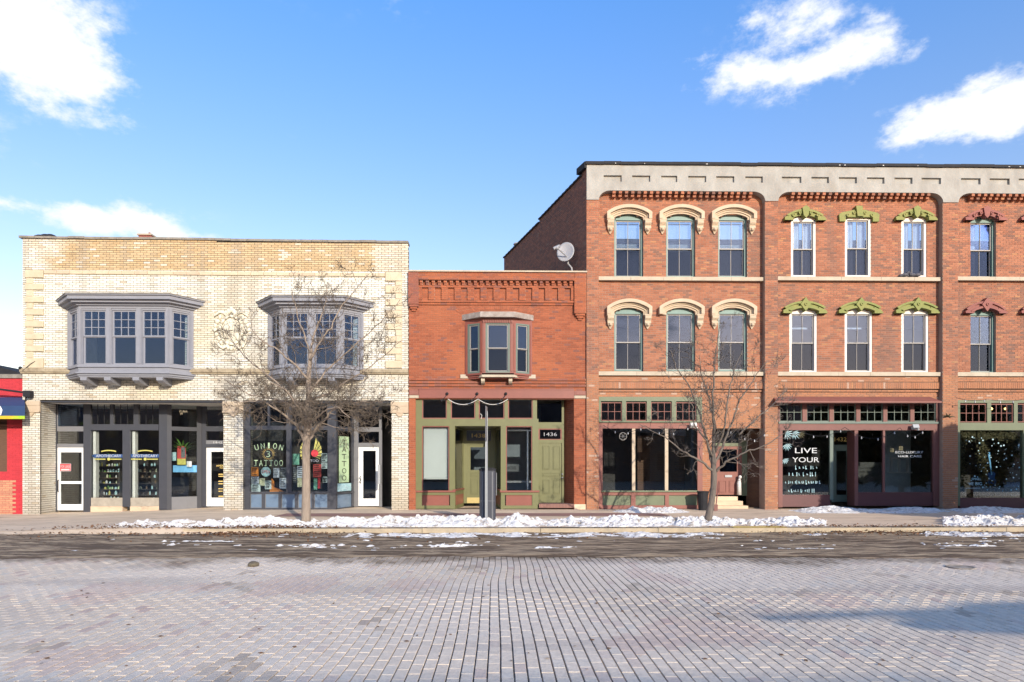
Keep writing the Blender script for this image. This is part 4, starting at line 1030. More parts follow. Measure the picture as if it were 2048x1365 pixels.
m = MB(); m.box(X(838, F), X(1148, F), F - .05, F + .2, Zl(797), Zl(778.5)); m.box(X(838, F), X(1148, F), F - .065, F - .05, Zl(780.5), Zl(778.5)); m.build('lintel', 'brick_red_paint', low)
for a, b_ in ((RL0 + .02, X(837.5, F)), (X(1148.5, F), RR0 - .02)):
    m = MB(); m.box(a, b_, F - .03, F + .0, Zl(791), Zl(782)); m.box(a + .06, b_ - .06, F - .045, F - .03, Zl(789.5), Zl(783.5)); m.build('corner_block', 'dull_red_paint', low)
    m = MB(); m.box(a, b_, F - .03, F + .0, Zl(797), Zl(791.5)); m.build('stone_pad', 'sandstone', low)
m = MB(); m.box(X(1148.5, F), RR0, F - .02, F + .0, -.05, Z(1009, 1160, F)); m.build('plinth', 'concrete', low)
# bay
brk_mat[0] = 'sandstone'
def win_low(base, T, s0, s1, z0, z1, si):
    m = MB(); w_ = .07
    m.box(s0, s0 + w_, .0, .11, z0, z1, T); m.box(s1 - w_, s1, .0, .11, z0, z1, T); m.box(s0 + w_, s1 - w_, .0, .11, z1 - .05, z1, T); m.box(s0 + w_, s1 - w_, -.01, .11, z0, z0 + .06, T)
    m.build('casing', 'green_grey_paint', base); zm = z0 + (z1 - z0) * .49
    sash(base, s0 + w_, s1 - w_, zm, z1 - .05, .03, T, 'sash_taupe', 'glass_sky', 1, 1, .035)
    sash(base, s0 + w_, s1 - w_, z0 + .06, zm + .02, .06, T, 'sash_taupe', 'glass_screen', 1, 1, .035)
pl = .33; Yb = F - pl
zb2 = Z(747.5, 995, Yb)
bl = bay(low, X(930, F), X(1064, F), X(965, Yb), X(1026, Yb), pl, Z(640, 995, Yb), Z(628, 995, Yb - .1), Z(646, 995, Yb), zb2 + .02, 0, zb2, 1, 'brick_red_paint',
   [(X(966, F - .15), .13, zb2 - .36, zb2 - .16, .30), (X(1021, F - .15), .13, zb2 - .36, zb2 - .16, .30)], 'brick red bay window with green casings and white cornice', corn=.05, win=win_low)
m = MB(); 
for o_, a, b_ in ((.12, 626, 633), (.15, 633.1, 637)):
    m.plan([(X(924, F) , F), (X(962, Yb) - .02, F - pl - o_ - .06), (X(1028, Yb) + .02, F - pl - o_ - .06), (X(1067, F), F)], Z(b_, 995, Yb), Z(a, 995, Yb))
m.build('bay_gutter', 'gutter_metal', bl)
m = MB(); m.plan([(X(921, F), F - .001), (X(921, F), F - .07), (X(948, F - .1), F - .07), (X(964, Yb), F - pl - .09), (X(1028, Yb), F - pl - .09), (X(1045, F), F - .07), (X(1071, F), F - .07), (X(1071, F), F - .001)], zb2 - .135, zb2 - .0); m.build('stone_sill', 'sandstone', bl)
for k in range(13):
    T, L = frame_T((X(965, Yb), F - pl), (X(1026, Yb), F - pl)); m = MB(); m.box(L * (k + .2) / 13, L * (k + .8) / 13, -.05, .0, Z(646.5, 995, Yb), Z(641, 995, Yb), T); m.build('dentil', 'brick_red_paint', bl)
# shopfront
YO = F + .10
fr = MB()
for q in ((830.6, 844, 797, 1018), (893.7, 901.5, 797, 838), (950.6, 957.5, 797, 838), (1009, 1016, 797, 838), (1065.5, 1074, 797, 838), (844, 1074, 838, 852.6), (898.6, 909.8, 852.6, 982), (1001.5, 1012, 852.6, 982), (1064.5, 1077, 838, 1018),
          (831, 910, 985, 990.5), (831, 910, 1011.5, 1018), (1002, 1077, 985, 990.5), (1002, 1077, 1011.5, 1018), (900, 910, 990.5, 1011.5), (1002, 1010, 990.5, 1011.5), (844, 1074, 797, 800)):
    sf_piece(fr, *q, YO)
of = fr.build('shopfront', 'olive_paint', low, label='olive green shopfront with red trim around the recessed entrance')
for u0, u1 in ((844, 893.7), (901.5, 950.6), (957.5, 1009), (1016, 1065.5)):
    pane(of, u0 + 2, u1 - 2, 800, 836, YO, 'glass_dark')
    m = MB()
    for q in ((u0, u0 + 2, 800, 838), (u1 - 2, u1, 800, 838), (u0 + 2, u1 - 2, 836, 838)): sf_piece(m, *q, YO, .02, .07)
    m.build('transom_bead', 'dull_red_paint', of)
for u0, u1 in ((844, 898.6), (1012, 1064.5)):
    pane(of, u0 + 1.8, u1 - 1.8, 854.5, 980, YO, 'glass_plain')
    m = MB()
    for q in ((u0, u0 + 1.8, 853, 981.5), (u1 - 1.8, u1, 853, 981.5), (u0 + 1.8, u1 - 1.8, 853, 854.5)): sf_piece(m, *q, YO, .02, .07)
    m.build('window_bead', 'brick_red_paint', of)
    m = MB(); sf_piece(m, u0, u1 - .5, 990.5, 1011.5, YO, .03, .08); m.build('kick_panel', 'brick_red_paint', of)
m = MB(); sf_piece(m, 829.5, 911, 981.5, 985, YO, -.05, .08); sf_piece(m, 1000, 1078.5, 981.5, 985, YO, -.05, .08); m.build('sill', 'brick_red_paint', of)
YE = YO + 1.55
rw = {}
for sgn, ua, ub in ((1, 910, 927.5), (-1, 1001.7, 989)):
    p0, p1 = (X(ua, YO), YO + .0), (X(ub, YE), YE)
    T, L = frame_T(p0, p1) if sgn > 0 else frame_T(p1, p0)
    m = MB(); zz0, zz1 = Z(981, ua, YO), Z(857, ua, YO)
    m.box(0, L, 0, .08, -.03, zz0 - .02, T); m.box(0, .07, 0, .08, zz0 - .02, zz1 + .1, T); m.box(L - .07, L, 0, .08, zz0 - .02, zz1 + .1, T); m.box(.07, L - .07, 0, .08, zz1, zz1 + .1, T)
    o = m.build('angled_shopfront', 'olive_paint', low)
    g = MB(); g.box(.07, L - .07, .03, .038, zz0 - .02, zz1, T); g.build('pane', 'glass_plain', o)
    m = MB(); m.box(.12, L - .12, -.012, 0, .15, zz0 - .18, T); m.build('kick_panel', 'brick_red_paint', o)
    m = MB(); m.box(-.03, L, -.03, .08, zz0 - .02, zz0 + .03, T); m.build('sill', 'brick_red_paint', o)
    m = MB(); m.box(.1, L - .1, .12, .13, zz0 + .5, zz1, T); m.build('blind', 'curtain', o)
m = MB(); m.box(X(909, YO), X(1003, YO), YO + .1, YE + .2, Z(853, 955, YO), Z(850, 955, YO)); m.build('porch_ceiling', 'olive_paint', low)
m = MB()
for q in ((926, 933, 856, 1007), (933, 982, 856, 861), (982, 990, 856, 1007), (933, 982, 882, 890)): sf_piece(m, *q, YE)
ds = m.build('door_surround', 'olive_paint', low)
pane(ds, 933, 982, 861, 882, YE, 'glass_dark')
t = MB(); put_text(t, '1438', X(957, YE), Z(871.5, 957, YE), .52, .15, YE + .03); t.build('house_number', 'gold_leaf', ds)
def panel_door(par, u0, u1, v0, v1, Y, paint, gl, panels, label, glassm='glass_dark'):
    m = MB(); 
    if gl:
        a, b_, c, d = gl
        for q in ((u0, a, v0, v1), (b_, u1, v0, v1), (a, b_, v0, c), (a, b_, d, v1)): sf_piece(m, *q, Y, 0, .05)
    else: sf_piece(m, u0, u1, v0, v1, Y, 0, .05)
    o = m.build('door', paint, par, label=label)
    if gl: pane(o, *gl, Y, glassm, d=.02)
    for q in panels:
        m = MB(); a, b_, c, d = q
        for r_ in ((a, b_, c, c + .7), (a, b_, d - .7, d), (a, a + .7, c, d), (b_ - .7, b_, c, d)): sf_piece(m, *r_, Y, -.018, .0)
        sf_piece(m, a + 1.8, b_ - 1.8, c + 1.8, d - 1.8, Y, -.012, 0); m.build('door_panel', paint, o)
    return o
dd = panel_door(low, 933, 982, 890, 1007, YE + .03, 'olive_paint', (941, 974, 895, 940.5), [(941, 974, 946, 953.5), (941, 956, 959, 989), (959, 974, 959, 989)], 'olive half glazed door in the deep entrance', 'glass_sky')
m = MB(); sf_piece(m, 934, 981, 995.5, 1006.5, YE + .03, -.008, 0); m.build('kick_plate', 'brass', dd)
YQ = F + .62
m = MB()
for q in ((1077, 1123.5, 845, 857.5), (1077, 1123.5, 880, 886.6), (1123.5, 1128, 800, 1006)): sf_piece(m, *q, YQ)
ds = m.build('door_surround', 'olive_paint', low)
pane(ds, 1077, 1123.5, 808, 845, YQ, 'glass_sky'); pane(ds, 1079.5, 1121, 859.6, 878.5, YQ, 'glass_dark')
m = MB()
for q in ((1077, 1079.5, 857.5, 880), (1121, 1123.5, 857.5, 880), (1079.5, 1121, 857.5, 859.6), (1079.5, 1121, 878.5, 880)): sf_piece(m, *q, YQ, .01, .09)
m.build('transom_bead', 'dull_red_paint', ds)
t = MB(); put_text(t, '1436', X(1101, YQ), Z(869, 1101, YQ), .48, .13, YQ + .03); t.build('house_number', 'dish_grey', ds)
dd = panel_door(low, 1077, 1122.5, 886.6, 1005.7, YQ + .02, 'olive_paint', None, [(1085, 1099, 893, 939.5), (1106, 1120, 893, 939.5), (1085, 1120, 946.5, 953.5), (1085, 1099, 960, 988), (1106, 1120, 960, 988)], 'solid olive panelled door up one brick step')
m = MB(); 
for v_ in (949, 956): m.ball((X(1124.5, YQ), YQ - .02, Z(v_, 1124, YQ)), .035)
m.build('handle', 'steel', dd, smooth=True)
stp = MB()
for k in range(24):
    a = X(1078, F) + (X(1148, F) - X(1078, F)) * k / 24; b = MB(); w_ = (X(1148, F) - X(1078, F)) / 24
    b.box(a + .004, a + w_ - .004, F - .02, F + .62, .06, .2); b.build('step_brick', 'walk_brick', low)
# sign lamps and the slack cable
for u in (894, 954, 1011.6):
    xx = X(u, F - .1); zz = Z(789, u, F - .1); m = MB()
    m.lathe([(.0, 0), (.05, 0), (.055, .03), (.03, .07), (0.001, .08)], 10, Matrix.Translation((xx, F - .065, zz + .02)) @ Matrix.Rotation(R(90), 4, 'X')); o = m.build('wall_lamp', 'black_metal', low)
    m = MB(); m.tube([(xx, F - .09, zz), (xx - .06, F - .22, zz - .12), (xx - .16, F - .30, zz - .22)], .012, 5); m.tube([(xx - .14, F - .29, zz - .2), (xx - .2, F - .33, zz - .27)], [.02, .05], 8); m.build('lamp_arm', 'black_metal', o)
m = MB(); pts = []
for k in range(25):
    s_ = k / 24; u = 896 + 120 * s_; sag = (1 - (2 * ((s_ * 2) % 1) - 1) ** 2) * 11; pts.append((X(u, F - .08), F - .08, Z(799 + (sag if s_ < 1 else 0), u, F)))
m.tube(pts, .011, 5); m.tube([(X(962, F), F - .02, Z(838, 962, F)), (X(964, F), F - .03, Z(831, 964, F)), (X(960.5, F), F - .02, Z(828, 960, F))], .01, 5); m.build('slack_cable', 'off_white', low)
# blinds and interior of the low building
bb = blind(low, X(846, YO), X(897, YO), Z(959, 870, YO), Z(856, 870, YO), YO + .2); bb['label'] = 'white venetian blind lowered most of the way in the left shop window'
m = MB()
for u0, u1, v0, v1 in ((1054, 1056.5, 860, 980), (1015, 1064, 860, 862.5)): sf_piece(m, u0, u1, v0, v1, YO + .5, 0, .06)
m.build('inner_trim', 'white_paint', low)
m = MB(); sf_piece(m, 1005, 1066, 962, 966, YO + .8, 0, .1); m.build('inner_rail', 'mid_grey_paint', low)

# ------------------------------------------------------------------ tall brick block
TL0, TR0 = X(1172.5, F), 27.5
YP = F - .08          # piers
YW = F + .14          # recessed wall panels
tall = thing('tall_brick_block', 'three storey red brick block with grey stucco cornice, arched window hoods and three shopfronts', 'building', ((TL0 + TR0) / 2, F, 0))
W3 = Wall(0.0735, 0.215, 0.012)
def tint_tall(x, z):
    r_ = rnd.random(); c = mixc((0.28, 0.102, 0.054), (0.39, 0.155, 0.083), r_)
    st = nz(x * 3.2, z * .35, 1, 71)
    if st > .15: c = mixc(c, (0.16, 0.09, 0.07), min(.45, (st - .15) * 1.5))
    d = nz(x, z, .55, 17) + .5 * nz(x, z, 1.8, 18)
    if rnd.random() < .16 + .35 * max(0, d): c = mixc(c, (0.15, 0.085, 0.065), .35 + .4 * rnd.random())
    if rnd.random() < .04: c = mixc(c, (0.42, 0.20, 0.09), .7)
    if z < Z(752, 1350, F):
        c = mixc(c, (0.42, 0.19, 0.088), .5 + .3 * nz(x, z, 1, 19))
        if rnd.random() < .03: c = mixc(c, (0.50, 0.40, 0.32), .5)
    return c
def Zt(v, u=1350, Y=F): return Z(v, u, Y)
panels = [(1197.5, 1530), (1556, 1885.5), (1916, 2246)]
uend = 1024 + FOC * (TR0 / F - math.tan(YAW))
zc = {0: 1350, 1: 1720, 2: 2080}
zPT = [Zt(384, 1350), Zt(386, 1720), Zt(388, 2080)]
zPB = Zt(800, 1350)
# openings
Wn = []      # (panel, row, u0, u1, vtop(spring), vapex, vbot, y plane)
for i, (u0, u1) in enumerate(((1228.5, 1286.5), (1332.5, 1390.5), (1436.5, 1494.5))):
    Wn.append((0, 1, u0, u1, 436, 428.5, 555)); Wn.append((0, 0, u0, u1, 624, 616, 743))
for u0, u1, f_ in ((1582, 1632, 0), (1690, 1742, 1), (1803, 1853, 0)): Wn.append((1, 1, u0, u1, 440 if not f_ else 437, 433.5 if not f_ else 436.9, 555))
for u0, u1 in ((1579, 1634), (1689.5, 1744.5), (1803, 1857)): Wn.append((1, 0, u0, u1, 625, 618.5, 746))
for u0, u1 in ((1941, 1992), (2052, 2103), (2163, 2214)): Wn.append((2, 1, u0, u1, 441, 434, 556)); Wn.append((2, 0, u0, u1, 627, 619, 747))
def arch_hole(xa, xb, zb, zs, za):
    def fn(z):
        if z < zb or z > za: return None
        if z <= zs: return (xa, xb)
        hw = (xb - xa) / 2; rise = za - zs; Rr = (hw * hw + rise * rise) / (2 * rise); q = Rr * Rr - (z - za + Rr) ** 2
        if q <= 0: return None
        q = min(hw, math.sqrt(q)); c = (xa + xb) / 2; return (c - q, c + q)
    return fn
holes = []
for (p_, r_, u0, u1, vs, va, vb) in Wn:
    uu = (u0 + u1) / 2; holes.append(arch_hole(X(u0, YW), X(u1, YW), Z(vb, uu, YW), Z(vs, uu, YW), Z(va, uu, YW)))
def corner_hole(xa, xb, zt_, r_):
    """the rounded top corners of a recessed panel"""
    def fn(z):
        if z > zt_: return None
        if z < zt_ - r_: return (xa, xb)
        q = r_ - math.sqrt(max(0, r_ * r_ - (z - (zt_ - r_)) ** 2)); return (xa + q, xb - q)
    return fn
zB = -.1
zRow = Zt(757)                                    # top of the band under the lower sills
zSt = Zt(401, 1350)
for k, (u0, u1) in enumerate(panels):
    xa, xb = X(u0, YP), X(u1, YP)
    # recessed upper wall
    W3.lay(xa - .05, xb + .05, zPB, zPT[k] - .0, YW, tint_tall, holes, zbase=zB, thick=.3)
# piers in front
pier_u = [(1172.5, 1197.5), (1530, 1556), (1885.5, 1916), (2246, uend)]
for a, b_ in pier_u:
    xa, xb = (TL0 if a < 1180 else X(a, YP)), X(b_, YP)
    W3.lay(xa, xb, zB, Zt(402, a), YP, tint_tall, zbase=zB, thick=YW - YP + .28)
# band below the sills: ledges, soldier course and header courses
for k, (u0, u1) in enumerate(panels):
    xa, xb = X(u0, YP) + .003, X(u1, YP) - .003; uc = (u0 + u1) / 2
    W3.lay(xa, xb, Z(763, uc, YP), Z(753, uc, YP), YW - .07, tint_tall, zbase=Z(763, uc, YP), thick=.07)
    W3.lay(xa, xb, Z(777, uc, YP), Z(764, uc, YP), YW - .10, tint_tall, zbase=Z(777, uc, YP), thick=.1, L=.078, h=.232, stack=True)
    W3.lay(xa, xb, Z(783, uc, YP), Z(779.2, uc, YP), YW - .06, tint_tall, zbase=Z(783, uc, YP), thick=.06)
    W3.lay(xa, xb, Z(801, uc, YP), Z(784.5, uc, YP), YW - .025, tint_tall, zbase=Z(801, uc, YP), thick=.03)
# ground floor infill right of the first shopfront, doorway cut out
dw = (X(1428, YW), X(1534, YW), -1, Z(857.5, 1480, YW))
W3.lay(X(1404, YW), X(1531, YW), zB, Z(801, 1460, YW), YW - .03, tint_tall, [dw], zbase=zB)
W3.lay(X(1404, YW), X(1531, YW), Z(857, 1460, YW), Z(801, 1460, YW), YW - .032, tint_tall, [(-99, 99, Z(843, 1460, YW), Z(808, 1460, YW))], zbase=zB, thick=.01) if False else None
# stucco band with its brackets of brick
stc = MB(); e = .006
ztop = lambda u: Z(331, u, YP - .03)
segs = [TL0] + [X(u, YP) for p_ in panels for u in p_] + [TR0]
ys0, ys1 = YP - .03, YW + .28
rc = .42
def stucco_poly(x0, x1, z0, z1): stc.box(x0, x1, ys0, ys1, z0, z1)
zN = [(352.5, 366), (354, 367.5), (355.5, 369)]
notches = [(1207, 1243), (1264, 1300), (1322, 1354), (1376, 1412), (1432, 1468), (1490, 1525), (1563, 1602), (1622, 1657), (1677, 1713), (1733, 1768), (1788, 1824), (1842, 1881), (1921, 1960), (1978, 2018), (2036, 2074), (2092, 2130), (2148, 2186), (2204, 2240)]
zn0, zn1 = Z(366.5, 1500, YP), Z(354, 1500, YP)
xs_ = TL0
for a, b_ in notches:
    xa, xb = X(a, YP), X(b_, YP)
    stc.box(xs_, xa, ys0, ys1, zn0, zn1); stc.box(xa, xb, ys0 + .075, ys1, zn0, zn1); xs_ = xb
stc.box(xs_, TR0, ys0, ys1, zn0, zn1)
zcap = Z(332, 1350, YP)
stc.box(TL0, TR0, ys0, ys1, zn1, zcap)
zlo = Z(383, 1350, YP)
stc.box(TL0, TR0, ys0, ys1, zlo, zn0)
zp = Z(402, 1400, YP)
prev = TL0
for k, (u0, u1) in enumerate(panels):
    xa, xb = X(u0, YP), X(u1, YP)
    stc.box(prev, xa, ys0, ys1, zp, zlo); prev = xb
    for sg_, xc_ in ((1, xa), (-1, xb)):
        pts = [(xc_, zlo), (xc_, zp)]
        n = 8; pts2 = [(xc_ + sg_ * rc * (1 - math.cos(math.pi / 2 * i / n)), zp + (zlo - zp) * math.sin(math.pi / 2 * i / n)) for i in range(n + 1)]
        for i in range(n): stc.prism([(xc_, pts2[i][1]), pts2[i], pts2[i + 1], (xc_, pts2[i + 1][1])] if i else [(xc_, pts2[0][1]), pts2[1], (xc_, pts2[1][1])], ys0, ys1)
stc.box(prev, TR0, ys0, ys1, zp, zlo)
so = stc.build('stucco_cornice', 'stucco', tall)
for k, (u0, u1) in enumerate(panels):
    xa, xb = X(u0, YP) + .44, X(u1, YP) - .40; nd = 23
    for i in range(nd):
        c = xa + (xb - xa) * (i + .5) / nd; w_ = .055
        m = MB(); m.box(c - w_, c + w_, YP - .01, YW, zlo - .095, zlo - .0, tint=tint_tall(c, 11)); m.box(c - w_, c + w_, YP + .06, YW, zlo - .185, zlo - .098, tint=tint_tall(c, 11)); m.build('brick_corbel', 'brick', tall)
m = MB(); zz0 = Z(331.5, 1350, YP)
ns = 40
for i in range(ns):
    a, b_ = TL0 + (TR0 - TL0) * i / ns, TL0 + (TR0 - TL0) * (i + 1) / ns; j = rnd.uniform(-.008, .012)
    m.box(a - (.05 if i == 0 else 0), b_, ys0 - .06, ys1 + .1, zcap + j, zcap + .10 + j)
m.build('roof_edge', 'black_metal', tall)
m = MB()
for k in range(14):
    xx = TL0 + rnd.random() * (TR0 - TL0); m.box(xx, xx + rnd.uniform(.02, .07), ys0 - .066, ys0 - .061, zcap + .02, zcap + .02 + rnd.uniform(.01, .025))
m.build('flaked_paint', 'off_white', tall, kind='stuff')
# side wall running back at the lot's angle, stepping down
def side_t(u, v):          # pixel -> distance along the side wall and height
    a = (u - 1024) / FOC; dx, dy, dz = a * math.cos(YAW) + math.sin(YAW), math.cos(YAW) - a * math.sin(YAW), (930 - v) / FOC
    # TL0 + SKX*t = s*dx ; YP + SKY*t = s*dy
    s_ = (TL0 * SKY - YP * SKX) / (dx * SKY - dy * SKX); t = (s_ * dy - YP) / SKY
    return t, CAM_Z + s_ * dz
p1 = side_t(1159, 357); p2 = side_t(1073, 446); p3 = side_t(1008, 517); p4 = side_t(1003, 541)
steps = [(0.0, .36, zcap - .02)]
def zroof(t):
    if t < p2[0]: return p1[1] + (p2[1] - p1[1]) * (t - p1[0]) / (p2[0] - p1[0])
    q2 = p2[1] - .12; return q2 + (p3[1] - q2) * (t - p2[0]) / (p3[0] - p2[0])
Tside, Lside = frame_T((TL0 + SKX * p3[0], YP + SKY * p3[0]), (TL0, YP))
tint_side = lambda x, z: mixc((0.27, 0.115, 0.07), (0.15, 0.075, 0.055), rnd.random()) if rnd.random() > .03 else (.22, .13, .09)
zA = Z(600, 1170, F)
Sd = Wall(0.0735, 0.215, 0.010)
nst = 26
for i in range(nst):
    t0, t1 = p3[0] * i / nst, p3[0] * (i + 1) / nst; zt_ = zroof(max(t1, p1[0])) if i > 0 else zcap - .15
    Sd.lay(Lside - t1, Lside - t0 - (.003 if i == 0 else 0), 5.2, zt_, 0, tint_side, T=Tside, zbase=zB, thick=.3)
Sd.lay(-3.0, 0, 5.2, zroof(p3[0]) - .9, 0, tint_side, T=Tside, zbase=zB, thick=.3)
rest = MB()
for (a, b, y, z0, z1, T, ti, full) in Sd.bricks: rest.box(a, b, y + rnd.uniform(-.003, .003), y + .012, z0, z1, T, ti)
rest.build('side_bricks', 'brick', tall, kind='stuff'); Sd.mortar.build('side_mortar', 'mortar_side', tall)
m = MB()
for i in range(nst):
    t0, t1 = p3[0] * i / nst, p3[0] * (i + 1) / nst; zt_ = zroof(max(t1, p1[0]))
    if t0 >= p1[0] - .3: m.box(Lside - t1 - .02, Lside - t0, -.05, .35, zt_, zt_ + .06, Tside)
m.build('side_coping', 'black_metal', tall)
m = MB(); m.box(Lside - p1[0] - .05, Lside + .03, -.10, .35, zcap - .12, zcap + .10, Tside); m.build('end_cap', 'black_metal', tall)
m = MB(); m.plan([(TL0 + .05, YW + .29), (TR0, YW + .29), (TR0 + SKX * 14, YW + 14), (TL0 + .05 + SKX * 14, YW + 14)], Zt(480), Zt(470))
for v_ in (600, 790): m.plan([(TL0 + .3, YW + .3), (TR0, YW + .3), (TR0 + SKX * 6, YW + 6), (TL0 + .3 + SKX * 6, YW + 6)], Zt(v_), Zt(v_ - 8))
m.build('roof', 'dark_inside', tall)
m = MB(); m.box(TL0 - 1.5, TR0, YW + 4.5, YW + 4.65, -.2, Zt(470)); m.box(TR0 - .2, TR0, YW + .3, YW + 4.5, -.2, Zt(470))
m.box(X(1418, YW), X(1418, YW) + .12, YW + .28, YW + 4.5, -.2, Zt(795)); m.box(X(1552, YW), X(1552, YW) + .12, YW + .28, YW + 4.5, -.2, Zt(795)); m.box(X(1900, YW), X(1900, YW) + .12, YW + .28, YW + 4.5, -.2, Zt(795))
m.plan([(TL0 + .01, YW + .3), (TL0 + .12, YW + .3), (TL0 + .12 + SKX * 4.5, YW + 4.5), (TL0 + .01 + SKX * 4.5, YW + 4.5)], -.2, 6)
m.build('inner_wall', 'room_wall', tall)
m = MB(); m.box(TL0, TR0, YW + .28, YW + 4.5, -.1, .04); m.build('floor', 'wood_floor', tall)
W3.finish(tall, 'brick', 'mortar_red')

# sills: stones end to end
for k, (u0, u1) in enumerate(panels):
    for (va, vb) in ((556.3, 563.5), (744.8, 752.5)):
        xa, xb = X(u0, YP) + .004, X(u1, YP) - .004; uc = (u0 + u1) / 2; n = 5; cuts = sorted([xa, xb] + [xa + (xb - xa) * (i + rnd.uniform(-.2, .2)) / n for i in range(1, n)])
        for i in range(n):
            m = MB(); m.box(cuts[i] + .004, cuts[i + 1] - .004, YW - .14 + rnd.uniform(-.004, .004), YW + .1, Z(vb + (.8 * k if va > 600 else .2 * k), uc, YW), Z(va + (.8 * k if va > 600 else .2 * k), uc, YW)); m.build('sill_stone', 'sandstone', tall)
# windows
def tall_window(p_, r_, u0, u1, vs, va, vb, label=None, blindv=None):
    uc = (u0 + u1) / 2; xa, xb = X(u0, YW), X(u1, YW); zb, zs, za = Z(vb, uc, YW), Z(vs, uc, YW), Z(va, uc, YW); cx_ = (xa + xb) / 2; hw_ = (xb - xa) / 2
    fm, sm = {0: ('teal_paint', 'sash_taupe'), 1: ('cream_trim', 'sash_taupe'), 2: ('teal_paint', 'sash_taupe')}[p_]
    y0 = YW + .10; w_ = .065 if p_ != 1 else .085
    zh = zs - (.055 if p_ != 1 else .06)
    m = MB()
    if p_ == 1: y0 = YW + .02
    m.box(xa, xa + w_, y0, y0 + .14, zb, zs, None); m.box(xb - w_, xb, y0, y0 + .14, zb, zs)
    m.box(xa + w_, xb - w_, y0 - .01, y0 + .14, zb, zb + .07)
    ap_ = [(cx_ + a, zs + b) for a, b in arch_pts(hw_, za - zs, 0, 12)]
    m.prism([(xb - w_, zh), (xb, zs - .001), *reversed(ap_), (xa, zs - .001), (xa + w_, zh)], y0, y0 + .14)
    wo_ = m.build('window', fm, tall, label=label)
    if p_ == 1: ub = .0
    gz0, gz1 = zb + .07, zh; zm = gz0 + (gz1 - gz0) * .485; sx0, sx1 = xa + w_, xb - w_
    sash(wo_, sx0 + .004, sx1 - .004, zm, gz1 - .004, y0 + .05, None, sm, 'glass_sky', 2, 1, .038, .016)
    sash(wo_, sx0 + .004, sx1 - .004, gz0 + .004, zm + .03, y0 + .09, None, sm, 'glass_screen', 2, 1, .036, .014)
    if blindv == 'blind': blind(wo_, sx0 + .04, sx1 - .04, gz0 + .03, gz1 - .04, y0 + .22, pitch=.06)
    if blindv == 'half': blind(wo_, sx0 + .04, sx1 - .04, zm, gz1 - .04, y0 + .22, pitch=.06)
    if blindv == 'curtain':
        m = MB()
        for q in range(14):
            a = sx0 + (sx1 - sx0) * q / 14
            if q in (6, 7): continue
            m.box(a, a + (sx1 - sx0) / 14 * .96, y0 + .2 + .02 * (q % 2), y0 + .215 + .02 * (q % 2), gz0, gz1)
        m.build('curtain', 'curtain', wo_)
    if blindv == 'side':
        m = MB()
        for q in range(6):
            a = sx0 + (sx1 - sx0) * q / 14; m.box(a, a + (sx1 - sx0) / 14 * .96, y0 + .2 + .02 * (q % 2), y0 + .215 + .02 * (q % 2), gz0, gz1)
        m.build('curtain', 'curtain', wo_)
    if blindv == 'rail':
        m = MB(); m.box(sx0, sx1 - .1, y0 + .3, y0 + .32, zm + (gz1 - zm) * .54, zm + (gz1 - zm) * .60); m.build('inner_rail', 'curtain', wo_)
    return wo_, (xa, xb, zb, zs, za, cx_, hw_)
kinds = {0: ['blind', None, 'half', None, 'blind', None], 1: ['curtain', 'curtain', 'curtain', 'rail', 'rail', None], 2: ['side', 'side', 'side', None, None, None]}
cnt = {0: 0, 1: 0, 2: 0}
